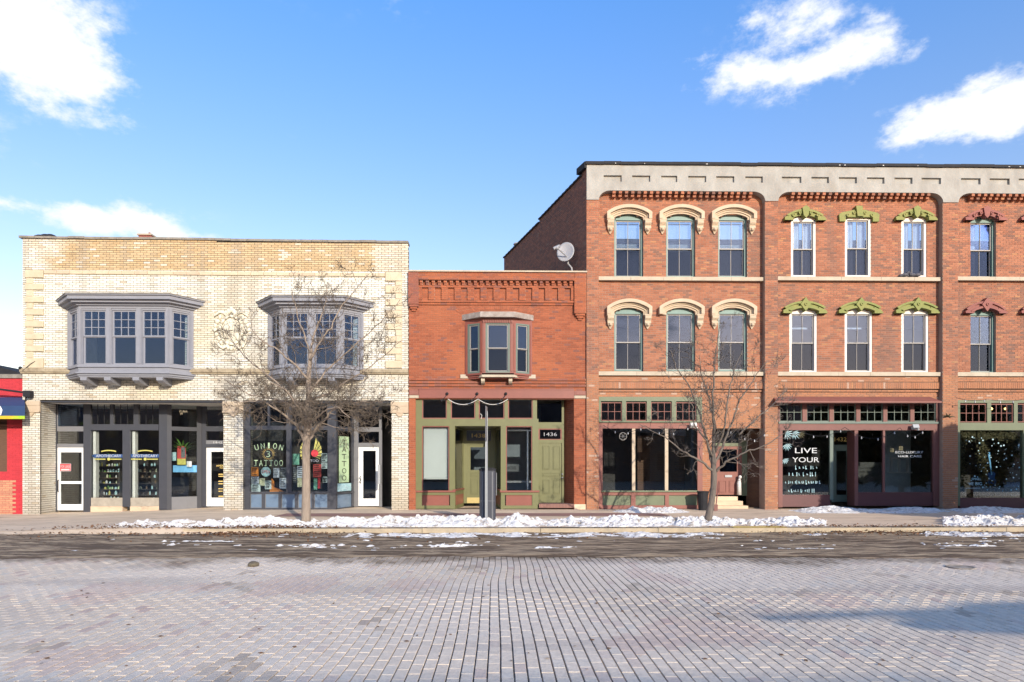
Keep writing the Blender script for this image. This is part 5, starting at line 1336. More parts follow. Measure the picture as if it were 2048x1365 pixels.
for q in Wn:
    k = q[0]
    if k == 0: kv = {(0, 1): {1228.5: 'blind', 1332.5: 'half', 1436.5: 'blind'}}.get((0, q[1]), {}).get(q[2])
    elif k == 1: kv = 'curtain' if q[1] == 1 else ('rail' if q[2] < 1700 else None)
    else: kv = 'side' if q[1] == 1 else None
    wo_, (xa, xb, zb, zs, za, cx_, hw_) = tall_window(*q, blindv=kv)
    uc = (q[2] + q[3]) / 2
    if k == 0:        # moulded stone hood on corbels
        m = MB(); rise = za - zs
        zleg = Z(441 if q[1] else 630.5, uc, YW)
        for (a, b_, pr) in ((.0, .055, .03), (.06, .115, .065), (.12, .165, .10), (.17, .285, .19)):
            A_ = [(cx_ - hw_ - a, zleg)] + [(cx_ + p0, zs + p1_) for p0, p1_ in arch_pts(hw_, rise, a)] + [(cx_ + hw_ + a, zleg)]
            B_ = [(cx_ - hw_ - b_, zleg)] + [(cx_ + p0, zs + p1_) for p0, p1_ in arch_pts(hw_, rise, b_)] + [(cx_ + hw_ + b_, zleg)]
            m.strip(B_, A_, YW - pr, YW + .02)
            m.strip([(x_, z_) for x_, z_ in A_], [(cx_ + (x_ - cx_) * .97, z_ - .012) for x_, z_ in A_], YW - pr + .03, YW + .02) if False else None
        for (a, b_, pr) in ((.055, .06, .01), (.115, .12, .045), (.165, .17, .08)):
            A_ = [(cx_ - hw_ - a, zleg)] + [(cx_ + p0, zs + p1_) for p0, p1_ in arch_pts(hw_, rise, a)] + [(cx_ + hw_ + a, zleg)]
            B_ = [(cx_ - hw_ - b_, zleg)] + [(cx_ + p0, zs + p1_) for p0, p1_ in arch_pts(hw_, rise, b_)] + [(cx_ + hw_ + b_, zleg)]
            m.strip(B_, A_, YW - pr, YW + .02)
        hd = m.build('window_hood', 'cream_stone', tall)
        for sg_ in (-1, 1):
            if q[1] == 0 and sg_ == -1 and 1330 < q[2] < 1340: continue
            xc = cx_ + sg_ * (hw_ + .15); m = MB()
            m.box(xc - .13, xc + .13, YW - .17, YW + .01, zleg - .05, zleg - .002)
            zq = zleg - .05
            for i in range(8):
                t_ = i / 7; dd_ = .16 - .05 * t_ + .025 * math.sin(t_ * 7)
                m.box(xc - .112 + .004 * (i % 2), xc + .112 - .004 * (i % 2), YW - dd_, YW + .01, zq - .034 * (i + 1), zq - .034 * i)
            for i in range(5): m.box(xc - .10 + .019 * i, xc + .10 - .019 * i, YW - .10 + .015 * i, YW + .01, zq - .272 - .038 * (i + 1), zq - .272 - .038 * i)
            m.ball((xc, YW - .10, zq - .31), .06, n=8, m=5)
            m.build('hood_bracket', 'cream_stone', hd)
    else:
        col = 'lime_paint' if k == 1 else 'oxide_paint'; up = q[1] == 1; flat = (k == 1 and up and 1680 < q[2] < 1700); rise = max(za - zs, .08)
        m = MB(); o0, o1 = .012, (.20 if up else .24)
        zleg = Z(444 if up else 629, uc, YW) + .0
        if flat:
            m.prism([(cx_ - hw_ - .24, zleg - .02), (cx_ - hw_ - .26, zs + .1), (cx_ - hw_ - .18, zs + .17), (cx_ - .2, zs + .27), (cx_ + .2, zs + .27), (cx_ + hw_ + .18, zs + .17), (cx_ + hw_ + .26, zs + .1), (cx_ + hw_ + .24, zleg - .02), (cx_ + hw_ + .02, zleg - .02), (cx_ + hw_ + .02, zs + .01), (cx_ - hw_ - .02, zs + .01), (cx_ - hw_ - .02, zleg - .02)], YW - .09, YW + .02)
        else:
            A_ = [(cx_ + p0, zs + p1_) for p0, p1_ in arch_pts(hw_, rise, o0)]; B_ = [(cx_ + p0, zs + p1_) for p0, p1_ in arch_pts(hw_, rise, o1)]
            m.strip(B_, A_, YW - .10, YW + .02)
            A2 = [(cx_ + p0, zs + p1_) for p0, p1_ in arch_pts(hw_, rise, o1 - .05)]; m.strip([(cx_ + p0, zs + p1_) for p0, p1_ in arch_pts(hw_, rise, o1 + .02)], A2, YW - .15, YW - .1)
            if not up: m.strip([(cx_ + p0, zs + p1_) for p0, p1_ in arch_pts(hw_, rise, .09)], A_, YW - .17, YW - .1)
            for sg_ in (-1, 1):
                xc = cx_ + sg_ * (hw_ + .14); m.box(xc - .14, xc + .14, YW - .13, YW + .02, zleg, zs + .05); m.box(xc - .155, xc + .155, YW - .17, YW + .02, zleg - .0, zleg + .06)
                m.prism([(xc - .14, zs + .05), (xc + .14, zs + .05), (xc - sg_ * .14, zs + .17)], YW - .13, YW + .02)
        hd = m.build('window_hood', col, tall)
        m = MB(); zk = zs + rise
        if flat: m.prism([(cx_ - .10, zk - .06), (cx_ + .12, zk - .06), (cx_ + .07, zk + .31), (cx_ - .16, zk + .31)], YW - .16, YW + .0)
        elif up: m.prism([(cx_, zk - .12), (cx_ + .09, zk - .02), (cx_ + .13, zk + .25), (cx_, zk + .33), (cx_ - .13, zk + .25), (cx_ - .09, zk - .02)], YW - .20, YW + .0)
        else: m.prism([(cx_, zk - .12), (cx_ + .19, zk + .13), (cx_, zk + .38), (cx_ - .19, zk + .13)], YW - .20, YW + .0); m.prism([(cx_ - .3, zk + .16), (cx_ + .3, zk + .16), (cx_, zk + .30)], YW - .16, YW)
        m.build('keystone', col, hd)
        m = MB()
        for dx_ in ((-.44, -.20, .20, .44) if up else (0,)):
            T_ = Matrix.Translation((cx_ + dx_, YW - .20 if not up else (YW - .15 if not flat else YW - .10), zk + (.10 - abs(dx_) ** 2 * .55 if up else .13))) @ Matrix.Rotation(R(90), 4, 'X')
            m.lathe([(.055, 0), (.055, .03), (.03, .03), (.03, .012), (0.001, .012)], 10, T_)
        m.build('rosette', col, hd)
# three pigeons on the upper sill
for i, u in enumerate((1810, 1824, 1835)):
    yb = YW - .07; xx = X(u, yb); zz = Z(556.3, 1720, YW) + .03
    m = MB(); d_ = 1 if i != 1 else -1
    m.ball((xx, yb, zz + .07), .085, sx=1.45, sy=.8, sz=.8, n=10, m=6); m.ball((xx + .10 * d_, yb, zz + .16), .042, n=8, m=5); m.tube([(xx + .07 * d_, yb, zz + .09), (xx + .10 * d_, yb, zz + .15)], [.05, .035], 7)
    m.tube([(xx - .09 * d_, yb, zz + .07), (xx - .22 * d_, yb, zz + .03)], [.05, .025], 6); m.tube([(xx + .14 * d_, yb, zz + .16), (xx + .17 * d_, yb, zz + .15)], [.012, .003], 5)
    for s_ in (-.02, .02): m.tube([(xx, yb + s_, zz + .03), (xx + .01, yb + s_, zz - .03)], .008, 5)
    tag(m.build('pigeon', 'pigeon_grey', smooth=True), ['dark pigeon at the left of the three on the sill, beneath a green hooded window', 'middle pigeon of the three on the stone sill', 'dark pigeon at the right of the three on the sill, beneath a green hooded window'][i], 'bird', 'pigeons on the upper sill')

# shopfront 1 (sage and dull red)
Y1 = YW - .02
fr = MB()
for q in ((1197.5, 1404, 794.5, 803), (1197.5, 1202, 803, 843), (1244, 1252, 803, 843), (1293.5, 1302, 803, 843), (1343.5, 1352, 803, 843), (1393, 1404, 803, 843)): sf_piece(fr, *q, Y1, -.02, .08)
sf_piece(fr, 1197.5, 1404, 843, 845.5, Y1, -.07, .08)
s1 = fr.build('shopfront', 'sage_paint', tall, label='sage green and dull red shopfront with three large dark windows')
m = MB()
for q in ((1197.5, 1405, 845.5, 857.5), (1197.5, 1205, 857.5, 1012), (1395, 1405, 857.5, 1012), (1197.5, 1405, 984.5, 991), (1262, 1271, 991, 1012), (1330, 1337.5, 991, 1012), (1197.5, 1405, 1011, 1018)): sf_piece(m, *q, Y1, -.01, .08)
m.build('shopfront_frame', 'dull_red_paint', s1)
m = MB(); sf_piece(m, 1264.3, 1270.6, 857.5, 984, Y1, 0, .08); sf_piece(m, 1330, 1336.5, 857.5, 984, Y1, 0, .08); m.build('mullion', 'cream_stone', s1)
m = MB(); sf_piece(m, 1203, 1397, 981.5, 984.5, Y1, -.06, .08); m.build('sill', 'sage_paint', s1)
for u0, u1 in ((1205, 1264.3), (1270.6, 1330), (1336.5, 1395)): pane(s1, u0, u1, 857.5, 981.5, Y1, 'glass_plain')
for u0, u1 in ((1205, 1262), (1271, 1330), (1337.5, 1395)):
    m = MB(); sf_piece(m, u0, u1, 991, 1011, Y1, .03, .08); m.build('kick_panel', 'sage_paint', s1)
def transom(par, u0, u1, v0, v1, Y, nx, nz_, fmt, gm='glass_dark', lit=None):
    uc = (u0 + u1) / 2; sash(par, X(u0, Y), X(u1, Y), Z(v1, uc, Y), Z(v0, uc, Y), Y + .02, None, fmt, gm, nx, nz_, .03, .018, name='transom')
for u0, u1 in ((1202, 1244), (1252, 1293.5), (1302, 1343.5), (1352, 1393)): transom(s1, u0, u1, 805, 842, Y1, 3, 2, 'dull_red_paint')
# recessed stair door
YD1 = Y1 + 1.0
m = MB()
for q in ((1420, 1430, 886.5, 990), (1430, 1484, 886.5, 893), (1484, 1495.5, 880, 992)): sf_piece(m, *q, YD1)
ds = m.build('door_surround', 'sage_paint', tall); pane(ds, 1424, 1495, 858, 886, YD1, 'glass_dark')
dd = panel_door(tall, 1429.5, 1484, 893, 990, YD1 + .02, 'dull_red_paint', (1439.5, 1474, 899, 944), [(1437, 1452, 962, 986), (1458, 1474, 962, 986)], 'dull red half glazed door at the top of the worn steps', 'glass_sky')
m = MB(); sf_piece(m, 1450, 1464, 950.5, 955, YD1, -.01, .01); m.build('mail_slot', 'galvanised', dd)
m = MB(); hx = X(1477, YD1); m.ball((hx, YD1 - .03, Z(920, 1477, YD1)), .035); m.build('handle', 'black_metal', dd, smooth=True)
Tm, L_ = frame_T((dw[1] - .02 + SKX * 1.05 * .9, Y1 + 1.05), (dw[1] - .02, Y1 + .12))
for k in range(9):
    m = MB(); zz1 = dw[3] * (k + 1) / 9; m.box(0, L_, rnd.uniform(0, .01), .05, dw[3] * k / 9 + .006 - .03, zz1 - .03, Tm); m.build('plank', 'plywood', tall)
m = MB(); m.box(dw[0] - .1, dw[1], Y1 + .28, Y1 + 1.2, dw[3] + .001, dw[3] + .05); m.build('porch_ceiling', 'plywood', tall)
for k in range(3):
    m = MB(); m.box(X(1424 + 2 * k, F) , X(1499 + 5 * (2 - k), F) - .1, YD1 - .26 - .27 * (2 - k) - .25 * 0, YD1 + .05, -.05 + .155 * k, -.05 + .155 * (k + 1)); m.build('stair_step', 'concrete', tall)
# things at the door
m = MB(); bx, by = X(1402.5, F - .25), F - .42
m.lathe([(.15, 0), (.19, .62), (.205, .63), (.205, .67), (.18, .67), (.17, .63)], 14, cx=bx, cy=by, T=Matrix.Translation((0, 0, sw_z(bx, by)))); o = m.build('trash_can', 'black_metal', smooth=False)
tag(o, 'small black trash can between the shopfront and the leaning tree trunk', 'trash can')
m = MB(); m.tube([(X(1431, 21.6), 21.6, .02), (X(1437, 22.1), 22.1, .98)], .02, 6); m.box(X(1431, 21.6) - .06, X(1431, 21.6) + .07, 21.57, 21.62, .0, .22); tag(m.build('snow_shovel', 'maroon_paint'), 'red snow shovel leaning by the worn steps', 'shovel')
m = MB(); sx = X(1478, YD1 - .1); zz = Z(990, 1478, YD1)
m.tube([(sx, YD1 - .12, zz), (sx - .01, YD1 - .12, zz + .45), (sx + .02, YD1 - .11, zz + .62)], [.085, .08, .04], 8); m.ball((sx + .03, YD1 - .12, zz + .67), .07, n=8, m=6); tag(m.build('wrapped_parcel', 'off_white', smooth=True), 'off white wrapped bundle standing against the dull red door', 'parcel')
# inside shopfront 1
m = MB()
for k in range(26): 
    z0 = .2 + k * .1; m.box(X(1275, Y1 + 3), X(1420, Y1 + 3), Y1 + 3.0, Y1 + 3.06, z0, z0 + .09)
m.build('interior_boards', 'plywood', tall)
t = MB(); cx_, cz_ = X(1246.5, Y1), Z(873, 1246, Y1)
for i in range(20):
    a0, a1 = math.tau * i / 20, math.tau * (i + 1) / 20
    t.prism([(cx_ + .14 * math.cos(a0), cz_ + .14 * math.sin(a0)), (cx_ + .14 * math.cos(a1), cz_ + .14 * math.sin(a1)), (cx_ + .125 * math.cos(a1), cz_ + .125 * math.sin(a1)), (cx_ + .125 * math.cos(a0), cz_ + .125 * math.sin(a0))], Y1 + .035, Y1 + .038)
for a in (0, 1.05, 2.1): t.tube([(cx_ - .11 * math.cos(a), Y1 + .036, cz_ - .11 * math.sin(a)), (cx_ + .11 * math.cos(a), Y1 + .036, cz_ + .11 * math.sin(a))], .006, 4)
t.build('window_emblem', 'sash_taupe', s1)

# shopfront 2 (red, with sloping hood)
Y2 = YW - .02
m = MB(); xa, xb = X(1551, YP - .3), X(1882, YP - .3)
for T_ in (None,):
    zb_, zt_ = Z(806, 1715, YP - .3), Z(799, 1715, YP)
    m.add([(xa, YP - .35, zb_), (xb, YP - .35, zb_), (xb, YP - .35, zb_ + .05), (xa, YP - .35, zb_ + .05), (xa + .1, YP + .1, zt_ + .1), (xb - .1, YP + .1, zt_ + .1), (xb - .1, YP + .1, zb_), (xa + .1, YP + .1, zb_)],
          [(0, 1, 2, 3), (3, 2, 5, 4), (0, 3, 4, 7), (1, 6, 5, 2), (0, 7, 6, 1), (4, 5, 6, 7)])
hd2 = m.build('shop_hood', 'dull_red_paint', tall)
fr = MB()
for q in ((1556, 1559.5, 803, 846), (1604.5, 1613.5, 803, 846), (1658.5, 1667, 803, 846), (1712, 1720, 803, 846), (1766, 1774, 803, 846), (1820, 1828, 803, 846), (1872, 1885, 803, 846), (1556, 1885, 848, 861), (1556, 1564.5, 861, 1015), (1866, 1879, 861, 1012)): sf_piece(fr, *q, Y2, -.02, .08)
sf_piece(fr, 1768 - 2, 1768 + 2, 861, 985, Y2, 0, .08); sf_piece(fr, 1709, 1716, 861, 1012, Y2, 0, .5)
s2 = fr.build('shopfront', 'maroon_paint', tall, label='red shopfront with a recessed entrance and white window lettering')
m = MB(); sf_piece(m, 1556, 1885, 844, 848, Y2, -.06, .08); sf_piece(m, 1660, 1666.5, 861, 1000, Y2, 0, .06); m.build('transom_ledge', 'green_grey_paint', s2)
m = MB(); sf_piece(m, 1716, 1870, 985, 1012, Y2, 0, .08); sf_piece(m, 1564, 1661, 990, 1014, Y2, .01, .08); m.build('kick_panel', 'dark_red_paint', s2)
for u0, u1 in ((1559.5, 1604.5), (1613.5, 1658.5), (1667, 1712), (1720, 1766), (1774, 1820), (1828, 1872)): transom(s2, u0, u1, 806, 843.5, Y2, 3, 2, 'green_grey_paint', 'glass_dark')
pane(s2, 1564.5, 1660, 861, 990, Y2, 'glass_plain'); pane(s2, 1716, 1766, 861, 985, Y2, 'glass_plain'); pane(s2, 1770, 1866, 861, 985, Y2, 'glass_plain')
YD2 = Y2 + .9
m = MB()
for q in ((1663, 1668.5, 861, 1005), (1668.5, 1698, 861, 866), (1668.5, 1700, 890, 894), (1698, 1706, 861, 1005)): sf_piece(m, *q, YD2)
ds = m.build('door_surround', 'green_grey_paint', tall); pane(ds, 1668.5, 1698, 866, 890, YD2, 'glass_plain')
t = MB(); put_text(t, '1432', X(1682, YD2), Z(879, 1682, YD2), .46, .15, YD2 + .03); t.build('house_number', 'gold_leaf', ds)
dd = door(tall, 1668.5, 1698, 894, 1004, YD2 + .02, 'green_grey_paint', None, (1673, 1693.5, 902, 990), 'grey green glass door deep in the red shopfront')
m = MB(); sf_piece(m, 1694.5, 1696.5, 930, 968, YD2, -.04, -.01); m.build('handle', 'steel', dd)
t = MB(); yy = Y2 + .035
put_text(t, 'LIVE', X(1613, Y2), Z(901.5, 1613, Y2), .80, .19, yy); t.build('window_lettering', 'sign_white', s2); t = MB(); put_text(t, 'YOUR', X(1612.5, Y2), Z(920, 1612, Y2), .98, .18, yy)
t.build('window_lettering', 'sign_white', s2)
t = MB(); rr = random.Random(11)
for v_, n_, u_a, u_b in ((935.5, 7, 1590, 1640), (949, 9, 1577, 1638), (965, 16, 1571, 1643), (982, 12, 1577, 1632)):
    for k in range(n_):
        u = u_a + (u_b - u_a) * (k + rr.random() * .5) / n_; w_ = rr.uniform(1.2, 3.0); h_ = rr.uniform(1.5, 4.5)
        sf_piece(t, u, u + w_ * .45, v_ - h_, v_ + h_, Y2, .035, .037); 
        if rr.random() < .6: sf_piece(t, u, u + w_, v_ + h_ * .4, v_ + h_, Y2, .032, .035)
t.build('faded_lettering', 'teal_print', s2)
t = MB()
def leaf_decal(cx_, cz_, s_, a_):
    for k in range(-3, 4):
        an = a_ + k * .38; L1 = s_ * (1 - .07 * abs(k))
        t.add([(cx_, yy, cz_), (cx_ + L1 * .6 * math.cos(an - .10), yy, cz_ + L1 * .6 * math.sin(an - .10)), (cx_ + L1 * math.cos(an), yy, cz_ + L1 * math.sin(an)), (cx_ + L1 * .6 * math.cos(an + .10), yy, cz_ + L1 * .6 * math.sin(an + .10))], [(0, 1, 2, 3)])
for (u, v_, s_, a_) in ((1572, 866, .32, -.5), (1588, 864, .32, -.9), (1574, 888, .28, -1.3), (1600, 866, .25, -.9), (1570, 918, .22, -1.2)):
    t = MB(); leaf_decal(X(u, Y2), Z(v_, u, Y2), s_, a_); t.build('leaf_decal', 'garland_green' if u == 1600 else 'teal_print', s2)
t = MB(); put_text(t, 'ECO-LUXURY', X(1820, Y2), Z(905, 1820, Y2), 1.02, .085, yy); put_text(t, 'HAIR CARE', X(1821, Y2), Z(913, 1820, Y2), .86, .08, yy); t.build('small_lettering', 'sign_white', s2)
for sg_, (uc, vc) in enumerate(((1803, 897), (1785, 901))):
    t = MB()
    for k in range(4): a = k * math.pi / 2 + .78; t.lathe([(0, 0), (.045, 0), (.045, .002)], 8, Matrix.Translation((X(uc, Y2) + .05 * math.cos(a), yy, Z(vc, uc, Y2) + .05 * math.sin(a))) @ Matrix.Rotation(R(90), 4, 'X'))
    t.build('clover_decal', 'garland_green', s2)
# inside shop 2: pale wall, inner window, counter
m = MB(); sf_piece(m, 1768, 1905, 840, 1000, Y2 + 2.2, 0, .1); m.build('pale_partition', 'pale_wall', tall)
m = MB()
for q in ((1782, 1785, 918, 944), (1798, 1801, 918, 944), (1815, 1818, 918, 944), (1778, 1826, 944, 947), (1782, 1818, 915, 918)): sf_piece(m, *q, Y2 + 2.1, 0, .08)
m.build('inner_window', 'off_white', tall)
m = MB(); sf_piece(m, 1712, 1766, 925, 1000, Y2 + 1.6, 0, .4); m.build('counter', 'black_print', tall)
# shopfront 3 (sage, with garlands)
Y3 = YW - .02
fr = MB()
for q in ((1911, 2250, 801, 806.5), (1911, 1919.5, 806.5, 1012), (1973.5, 1981.5, 806.5, 846), (2027, 2034.5, 806.5, 846), (2084, 2092, 806.5, 846), (2142, 2150, 806.5, 846), (2196, 2250, 806.5, 846), (1919.5, 2250, 846, 861), (2046, 2052, 861, 996), (2140, 2146, 861, 996), (2240, 2250, 861, 1012)): sf_piece(fr, *q, Y3, -.02, .08)
s3 = fr.build('shopfront', 'sage_paint', tall, label='sage green shopfront with window filled by garlands and a blue guitar')
m = MB(); sf_piece(m, 1919.5, 2240, 996, 1017, Y3, 0, .08); m.build('kick_panel', 'dark_red_paint', s3)
for u0, u1, lit in ((1919.5, 1973.5, 0), (1981.5, 2027, 1), (2034.5, 2084, 0), (2092, 2142, 0), (2150, 2196, 0)): transom(s3, u0, u1, 808, 845, Y3, 4, 2, 'dull_red_paint', 'glass_plain')
for u0, u1 in ((1919.5, 2046), (2052, 2140), (2146, 2240)): pane(s3, u0, u1, 861, 996, Y3, 'glass_plain')
gm = MB(); rr = random.Random(4)
def sprig(u, v_, s_):
    xx, zz = X(u, Y3), Z(v_, u, Y3); a = rr.uniform(0, 6.28); yy_ = Y3 + rr.uniform(.1, .24); L1 = s_ * rr.uniform(.6, 1.2); w_ = L1 * .22
    dx_, dz_ = math.cos(a), math.sin(a)
    gm.add([(xx, yy_, zz), (xx + dx_ * L1 * .5 - dz_ * w_, yy_ - .02, zz + dz_ * L1 * .5 + dx_ * w_), (xx + dx_ * L1, yy_, zz + dz_ * L1), (xx + dx_ * L1 * .5 + dz_ * w_, yy_ + .03, zz + dz_ * L1 * .5 - dx_ * w_)], [(0, 1, 2, 3)])
for k in range(2600):
    q = rr.random()
    if q < .28: u, v_ = rr.uniform(1921, 2046), rr.gauss(868, 6)
    elif q < .5: u, v_ = rr.gauss(1927, 5), rr.uniform(865, 990)
    elif q < .68: u, v_ = rr.gauss(1972, 6), rr.uniform(865, 992)
    elif q < .8: u, v_ = rr.uniform(1921, 2046), rr.gauss(991, 4)
    else: u, v_ = rr.gauss(2012, 16), rr.gauss(985, 12)
    sprig(min(2045, max(1921, u)), v_, .11)
o = gm.build('garland', 'garland_green'); tag(o, 'dense dry evergreen garland hung round the last shop window', 'garland')
o['kind'] = 'thing'
snowf = MB()
for k in range(80):
    u, v_ = rr.uniform(1932, 2042), rr.uniform(872, 985); s_ = rr.choice((.010, .014, .02, .03)); 
    T_ = Matrix.Translation((X(u, Y3), Y3 + .046, Z(v_, u, Y3))) @ Matrix.Rotation(R(90), 4, 'X'); snowf.lathe([(0, 0), (s_, 0), (s_, .002)], 6, T_)
snowf.build('snowflake_dots', 'teal_print', s3, kind='stuff')
gt = thing('guitar', 'blue electric guitar standing upright in the garlanded window', 'guitar', (X(1997, Y3), Y3 + .3, 1))
gx, gy = X(1999, Y3), Y3 + .32
body = [(0, 0), (.11, .02), (.155, .10), (.13, .20), (.09, .26), (.13, .34), (.15, .42), (.10, .50), (.05, .44), (-.02, .43), (-.08, .50), (-.14, .40), (-.10, .28), (-.15, .18), (-.15, .08), (-.09, .01)]
Tg = Matrix.Translation((gx, gy, Z(972, 1999, Y3))) @ Matrix.Rotation(R(6), 4, 'Y')
Tg = Matrix.Translation((gx, gy, Z(972, 1999, Y3))) @ Matrix.Rotation(R(-8), 4, 'Y')
m = MB(); m.prism(body, -.02, .02, Tg); m.build('guitar_body', 'blue_guitar', gt)
m = MB(); m.box(-.025, .025, -.035, -.021, .40, 1.05, Tg); m.prism([(-.035, 1.05), (.03, 1.05), (.05, 1.22), (-.02, 1.25)], -.035, -.02, Tg); m.build('neck', 'sky_blue_cloth', gt)
t = MB(); yy = Y3 + .035; put_text(t, 'SMALL', X(1954.5, Y3), Z(958.5, 1954, Y3), .34, .085, yy); t.build('window_lettering', 'teal_print', s3); t = MB(); put_text(t, 'VE BIG', X(1952, Y3), Z(968, 1952, Y3), .50, .11, yy)
sf_piece(t, 1933, 1962, 976.5, 977.2, Y3, .034, .036); put_text(t, 'HANDMADE', X(1947, Y3), Z(982, 1947, Y3), .36, .05, yy) if False else None
t.build('window_lettering', 'teal_print', s3)
for u in (1983, 2011):
    m = MB(); m.ball((X(u, Y3 + .5), Y3 + .5, Z(818, u, Y3 + .5)), .045); m.build('lit_bulb', 'bulb_lit', s3)
# string lights and floodlights along the fronts
sl = thing('string_lights', 'black festoon cable with clear bulbs hung along the red and sage shopfronts', 'string lights', (X(1700, YP - .4), YP - .4, 2.6))
cab = MB(); bl_ = []
def festoon(pts, n=10):
    for (ua, va, ub, vb, sag) in pts:
        prev = None
        for k in range(n + 1):
            s_ = k / n; u = ua + (ub - ua) * s_; v_ = va + (vb - va) * s_ + sag * 4 * s_ * (1 - s_); p_ = (X(u, YP - .4), YP - .4, Z(v_, u, YP - .4))
            if prev: cab.tube([prev, p_], .008, 4, cap=False)
            if k and k % 3 == 0: bl_.append(p_)
            prev = p_
festoon([(1205, 850, 1290, 852, 14), (1290, 852, 1385, 850, 16), (1385, 850, 1470, 858, 16), (1470, 858, 1535, 862, 20), (1600, 862, 1690, 855, 14), (1690, 855, 1800, 856, 22), (1800, 856, 1850, 858, 16), (1912, 796, 1975, 799, 4), (1975, 799, 2060, 796, 5)])
cab.build('cable', 'black_metal', sl)
for p_ in bl_:
    m = MB(); m.lathe([(.010, 0), (.013, -.02), (.02, -.04), (.024, -.06), (.016, -.082), (.001, -.09)], 8, cx=p_[0], cy=p_[1], T=Matrix.Translation((0, 0, p_[2]))); m.build('bulb', 'bulb_glass', sl, smooth=True)
for i, (u, v_, lab) in enumerate(((1386, 852, 'small white floodlight on the first shopfront beam beside the tree'), (1829, 855, 'small grey floodlight on the red shopfront beam'))):
    m = MB(); Yf = Y1 - .12; T_ = Matrix.Translation((X(u, Yf), Yf, Z(v_, u, Yf))) @ Matrix.Rotation(R(-25), 4, 'X')
    m.box(-.10, .10, -.08, .05, -.06, .06, T_); m.box(-.11, .11, -.10, -.08, -.07, .07, T_); m.tube([(0, .04, 0), (0, .14, .05)], .02, 6, T_); m.ball((.12, .02, -.08), .045, T_)
    tag(m.build('floodlight', 'off_white' if i == 0 else 'galvanised'), lab, 'floodlight')
m = MB(); xx, zz = X(1893, YP), Z(833, 1893, YP)
for k in range(9): m.tube([(xx + .05, YP, zz), (xx - .12 + rnd.uniform(-.15, .4), YP - rnd.uniform(.05, .2), zz + rnd.uniform(-.08, .1))], [.03, .01], 4)
tag(m.build('dry_wreath_sprig', 'garland_green'), 'dark bracket wrapped in sprigs on the pier left of the last shopfront', 'wall bracket')

# satellite dish behind the low parapet, and a roof vent
dY = F + .62; dx0, dz0 = X(1128, dY), Z(506, 1128, dY)
dish = thing('satellite_dish', 'grey satellite dish on a short mast behind the low building parapet', 'satellite dish', (X(1142, dY), dY, Z(548, 1142, dY)))
Td = Matrix.Translation((X(1129, dY) + .06, dY + .04, Z(506, 1129, dY))) @ Vector((-.30, -.90, .26)).to_track_quat('Z', 'Y').to_matrix().to_4x4()
m = MB(); prof = [(0.001, 0), (.12, .008), (.22, .028), (.32, .06), (.38, .085), (.38, .095), (.31, .072), (.2, .035), (0.001, .012)]
vs = [(r_ * math.cos(2 * math.pi * k / 20) * .86, r_ * math.sin(2 * math.pi * k / 20) * 1.05, z_) for r_, z_ in prof for k in range(20)]
m.add(vs, [(i * 20 + k, i * 20 + (k + 1) % 20, (i + 1) * 20 + (k + 1) % 20, (i + 1) * 20 + k) for i in range(len(prof) - 1) for k in range(20)], Td); m.build('reflector', 'dish_grey', dish, smooth=True)
m = MB(); q0 = (X(1136, dY), dY - .02, Z(516, 1136, dY)); q1 = (X(1114, dY - .35), dY - .35, Z(496, 1114, dY - .35)); m.tube([q0, q1], .028, 6)
m.ball(q1, .07, n=8, m=5); m.tube([(q1[0] - .12, q1[1], q1[2] - .03), (q1[0] + .1, q1[1], q1[2] + .07)], .055, 8); m.build('receiver_arm', 'dish_grey', dish)
m = MB(); m.tube([(X(1135, dY), dY + .05, Z(513, 1135, dY)), (X(1136.5, dY), dY + .05, Z(527, 1136, dY)), (X(1143, dY), dY, Z(536, 1143, dY)), (X(1146, dY), dY, Z(552, 1146, dY))], .03, 8); m.build('mast', 'dish_grey', dish)
m = MB(); vt = F + 9; vx, vz = X(1036, vt), Z(490, 1036, vt); m.tube([(vx, vt, vz - 1.4), (vx, vt, vz - .05)], .13, 10); m.lathe([(.16, -.05), (.24, .0), (.22, .06), (.12, .09)], 12, cx=vx, cy=vt, T=Matrix.Translation((0, 0, vz))); tag(m.build('roof_vent', 'galvanised'), 'small round metal vent poking above the stepped side wall', 'vent')

# ------------------------------------------------------------------ red shop at the left edge
ls = thing('red_painted_shop', 'low bright red painted shop with a blue awning at the left edge', 'building', (X(10, F + .15), F + .15, -.15))
YR = F + .2; x0, x1 = -26.0, X(42, F) - .02
Wr = Wall(0.0765, 0.236, 0.010)
tr = lambda x, z: mixc((0.50, 0.035, 0.045), (0.44, 0.03, 0.04), rnd.random()) if not (z < 1.15 + .3 * nz(x, z, 1.5, 3) and x < X(12, F) + .1) else mixc((0.50, 0.27, 0.15), (0.42, 0.2, 0.12), rnd.random())
zt = Z(757, 20, YR)
Wr.lay(x0, x1, -.2, zt, YR, tr, [(X(-60, YR), X(14, YR), Z(945, 5, YR), Z(835, 5, YR))], zbase=-.25)
rest = MB()
for (a, b, y, z0, z1, T, ti, full) in Wr.bricks: rest.box(a, b, y + rnd.uniform(-.003, .003), y + .012, z0, z1, T, ti)
rest.build('painted_bricks', 'brick', ls, kind='stuff'); Wr.mortar.build('mortar', 'bright_red', ls)
m = MB(); m.box(x0, x1, YR - .05, YR + .4, zt, zt + .14); m.build('parapet_flashing', 'coping_grey', ls)
m = MB(); m.prism([(x0, zt + .14), (x1, zt + .14), (X(0, YR + 1), zt + .62), (x0, zt + .62)], YR + .1, YR + 6); m.build('roof', 'black_metal', ls)
m = MB(); m.box(X(-60, YR), X(14, YR), YR + .1, YR + .2, Z(945, 5, YR), Z(835, 5, YR)); m.box(X(-60, YR), X(14, YR), YR - .01, YR + .1, Z(853, 5, YR), Z(849, 5, YR)); m.build('window', 'plywood', ls)
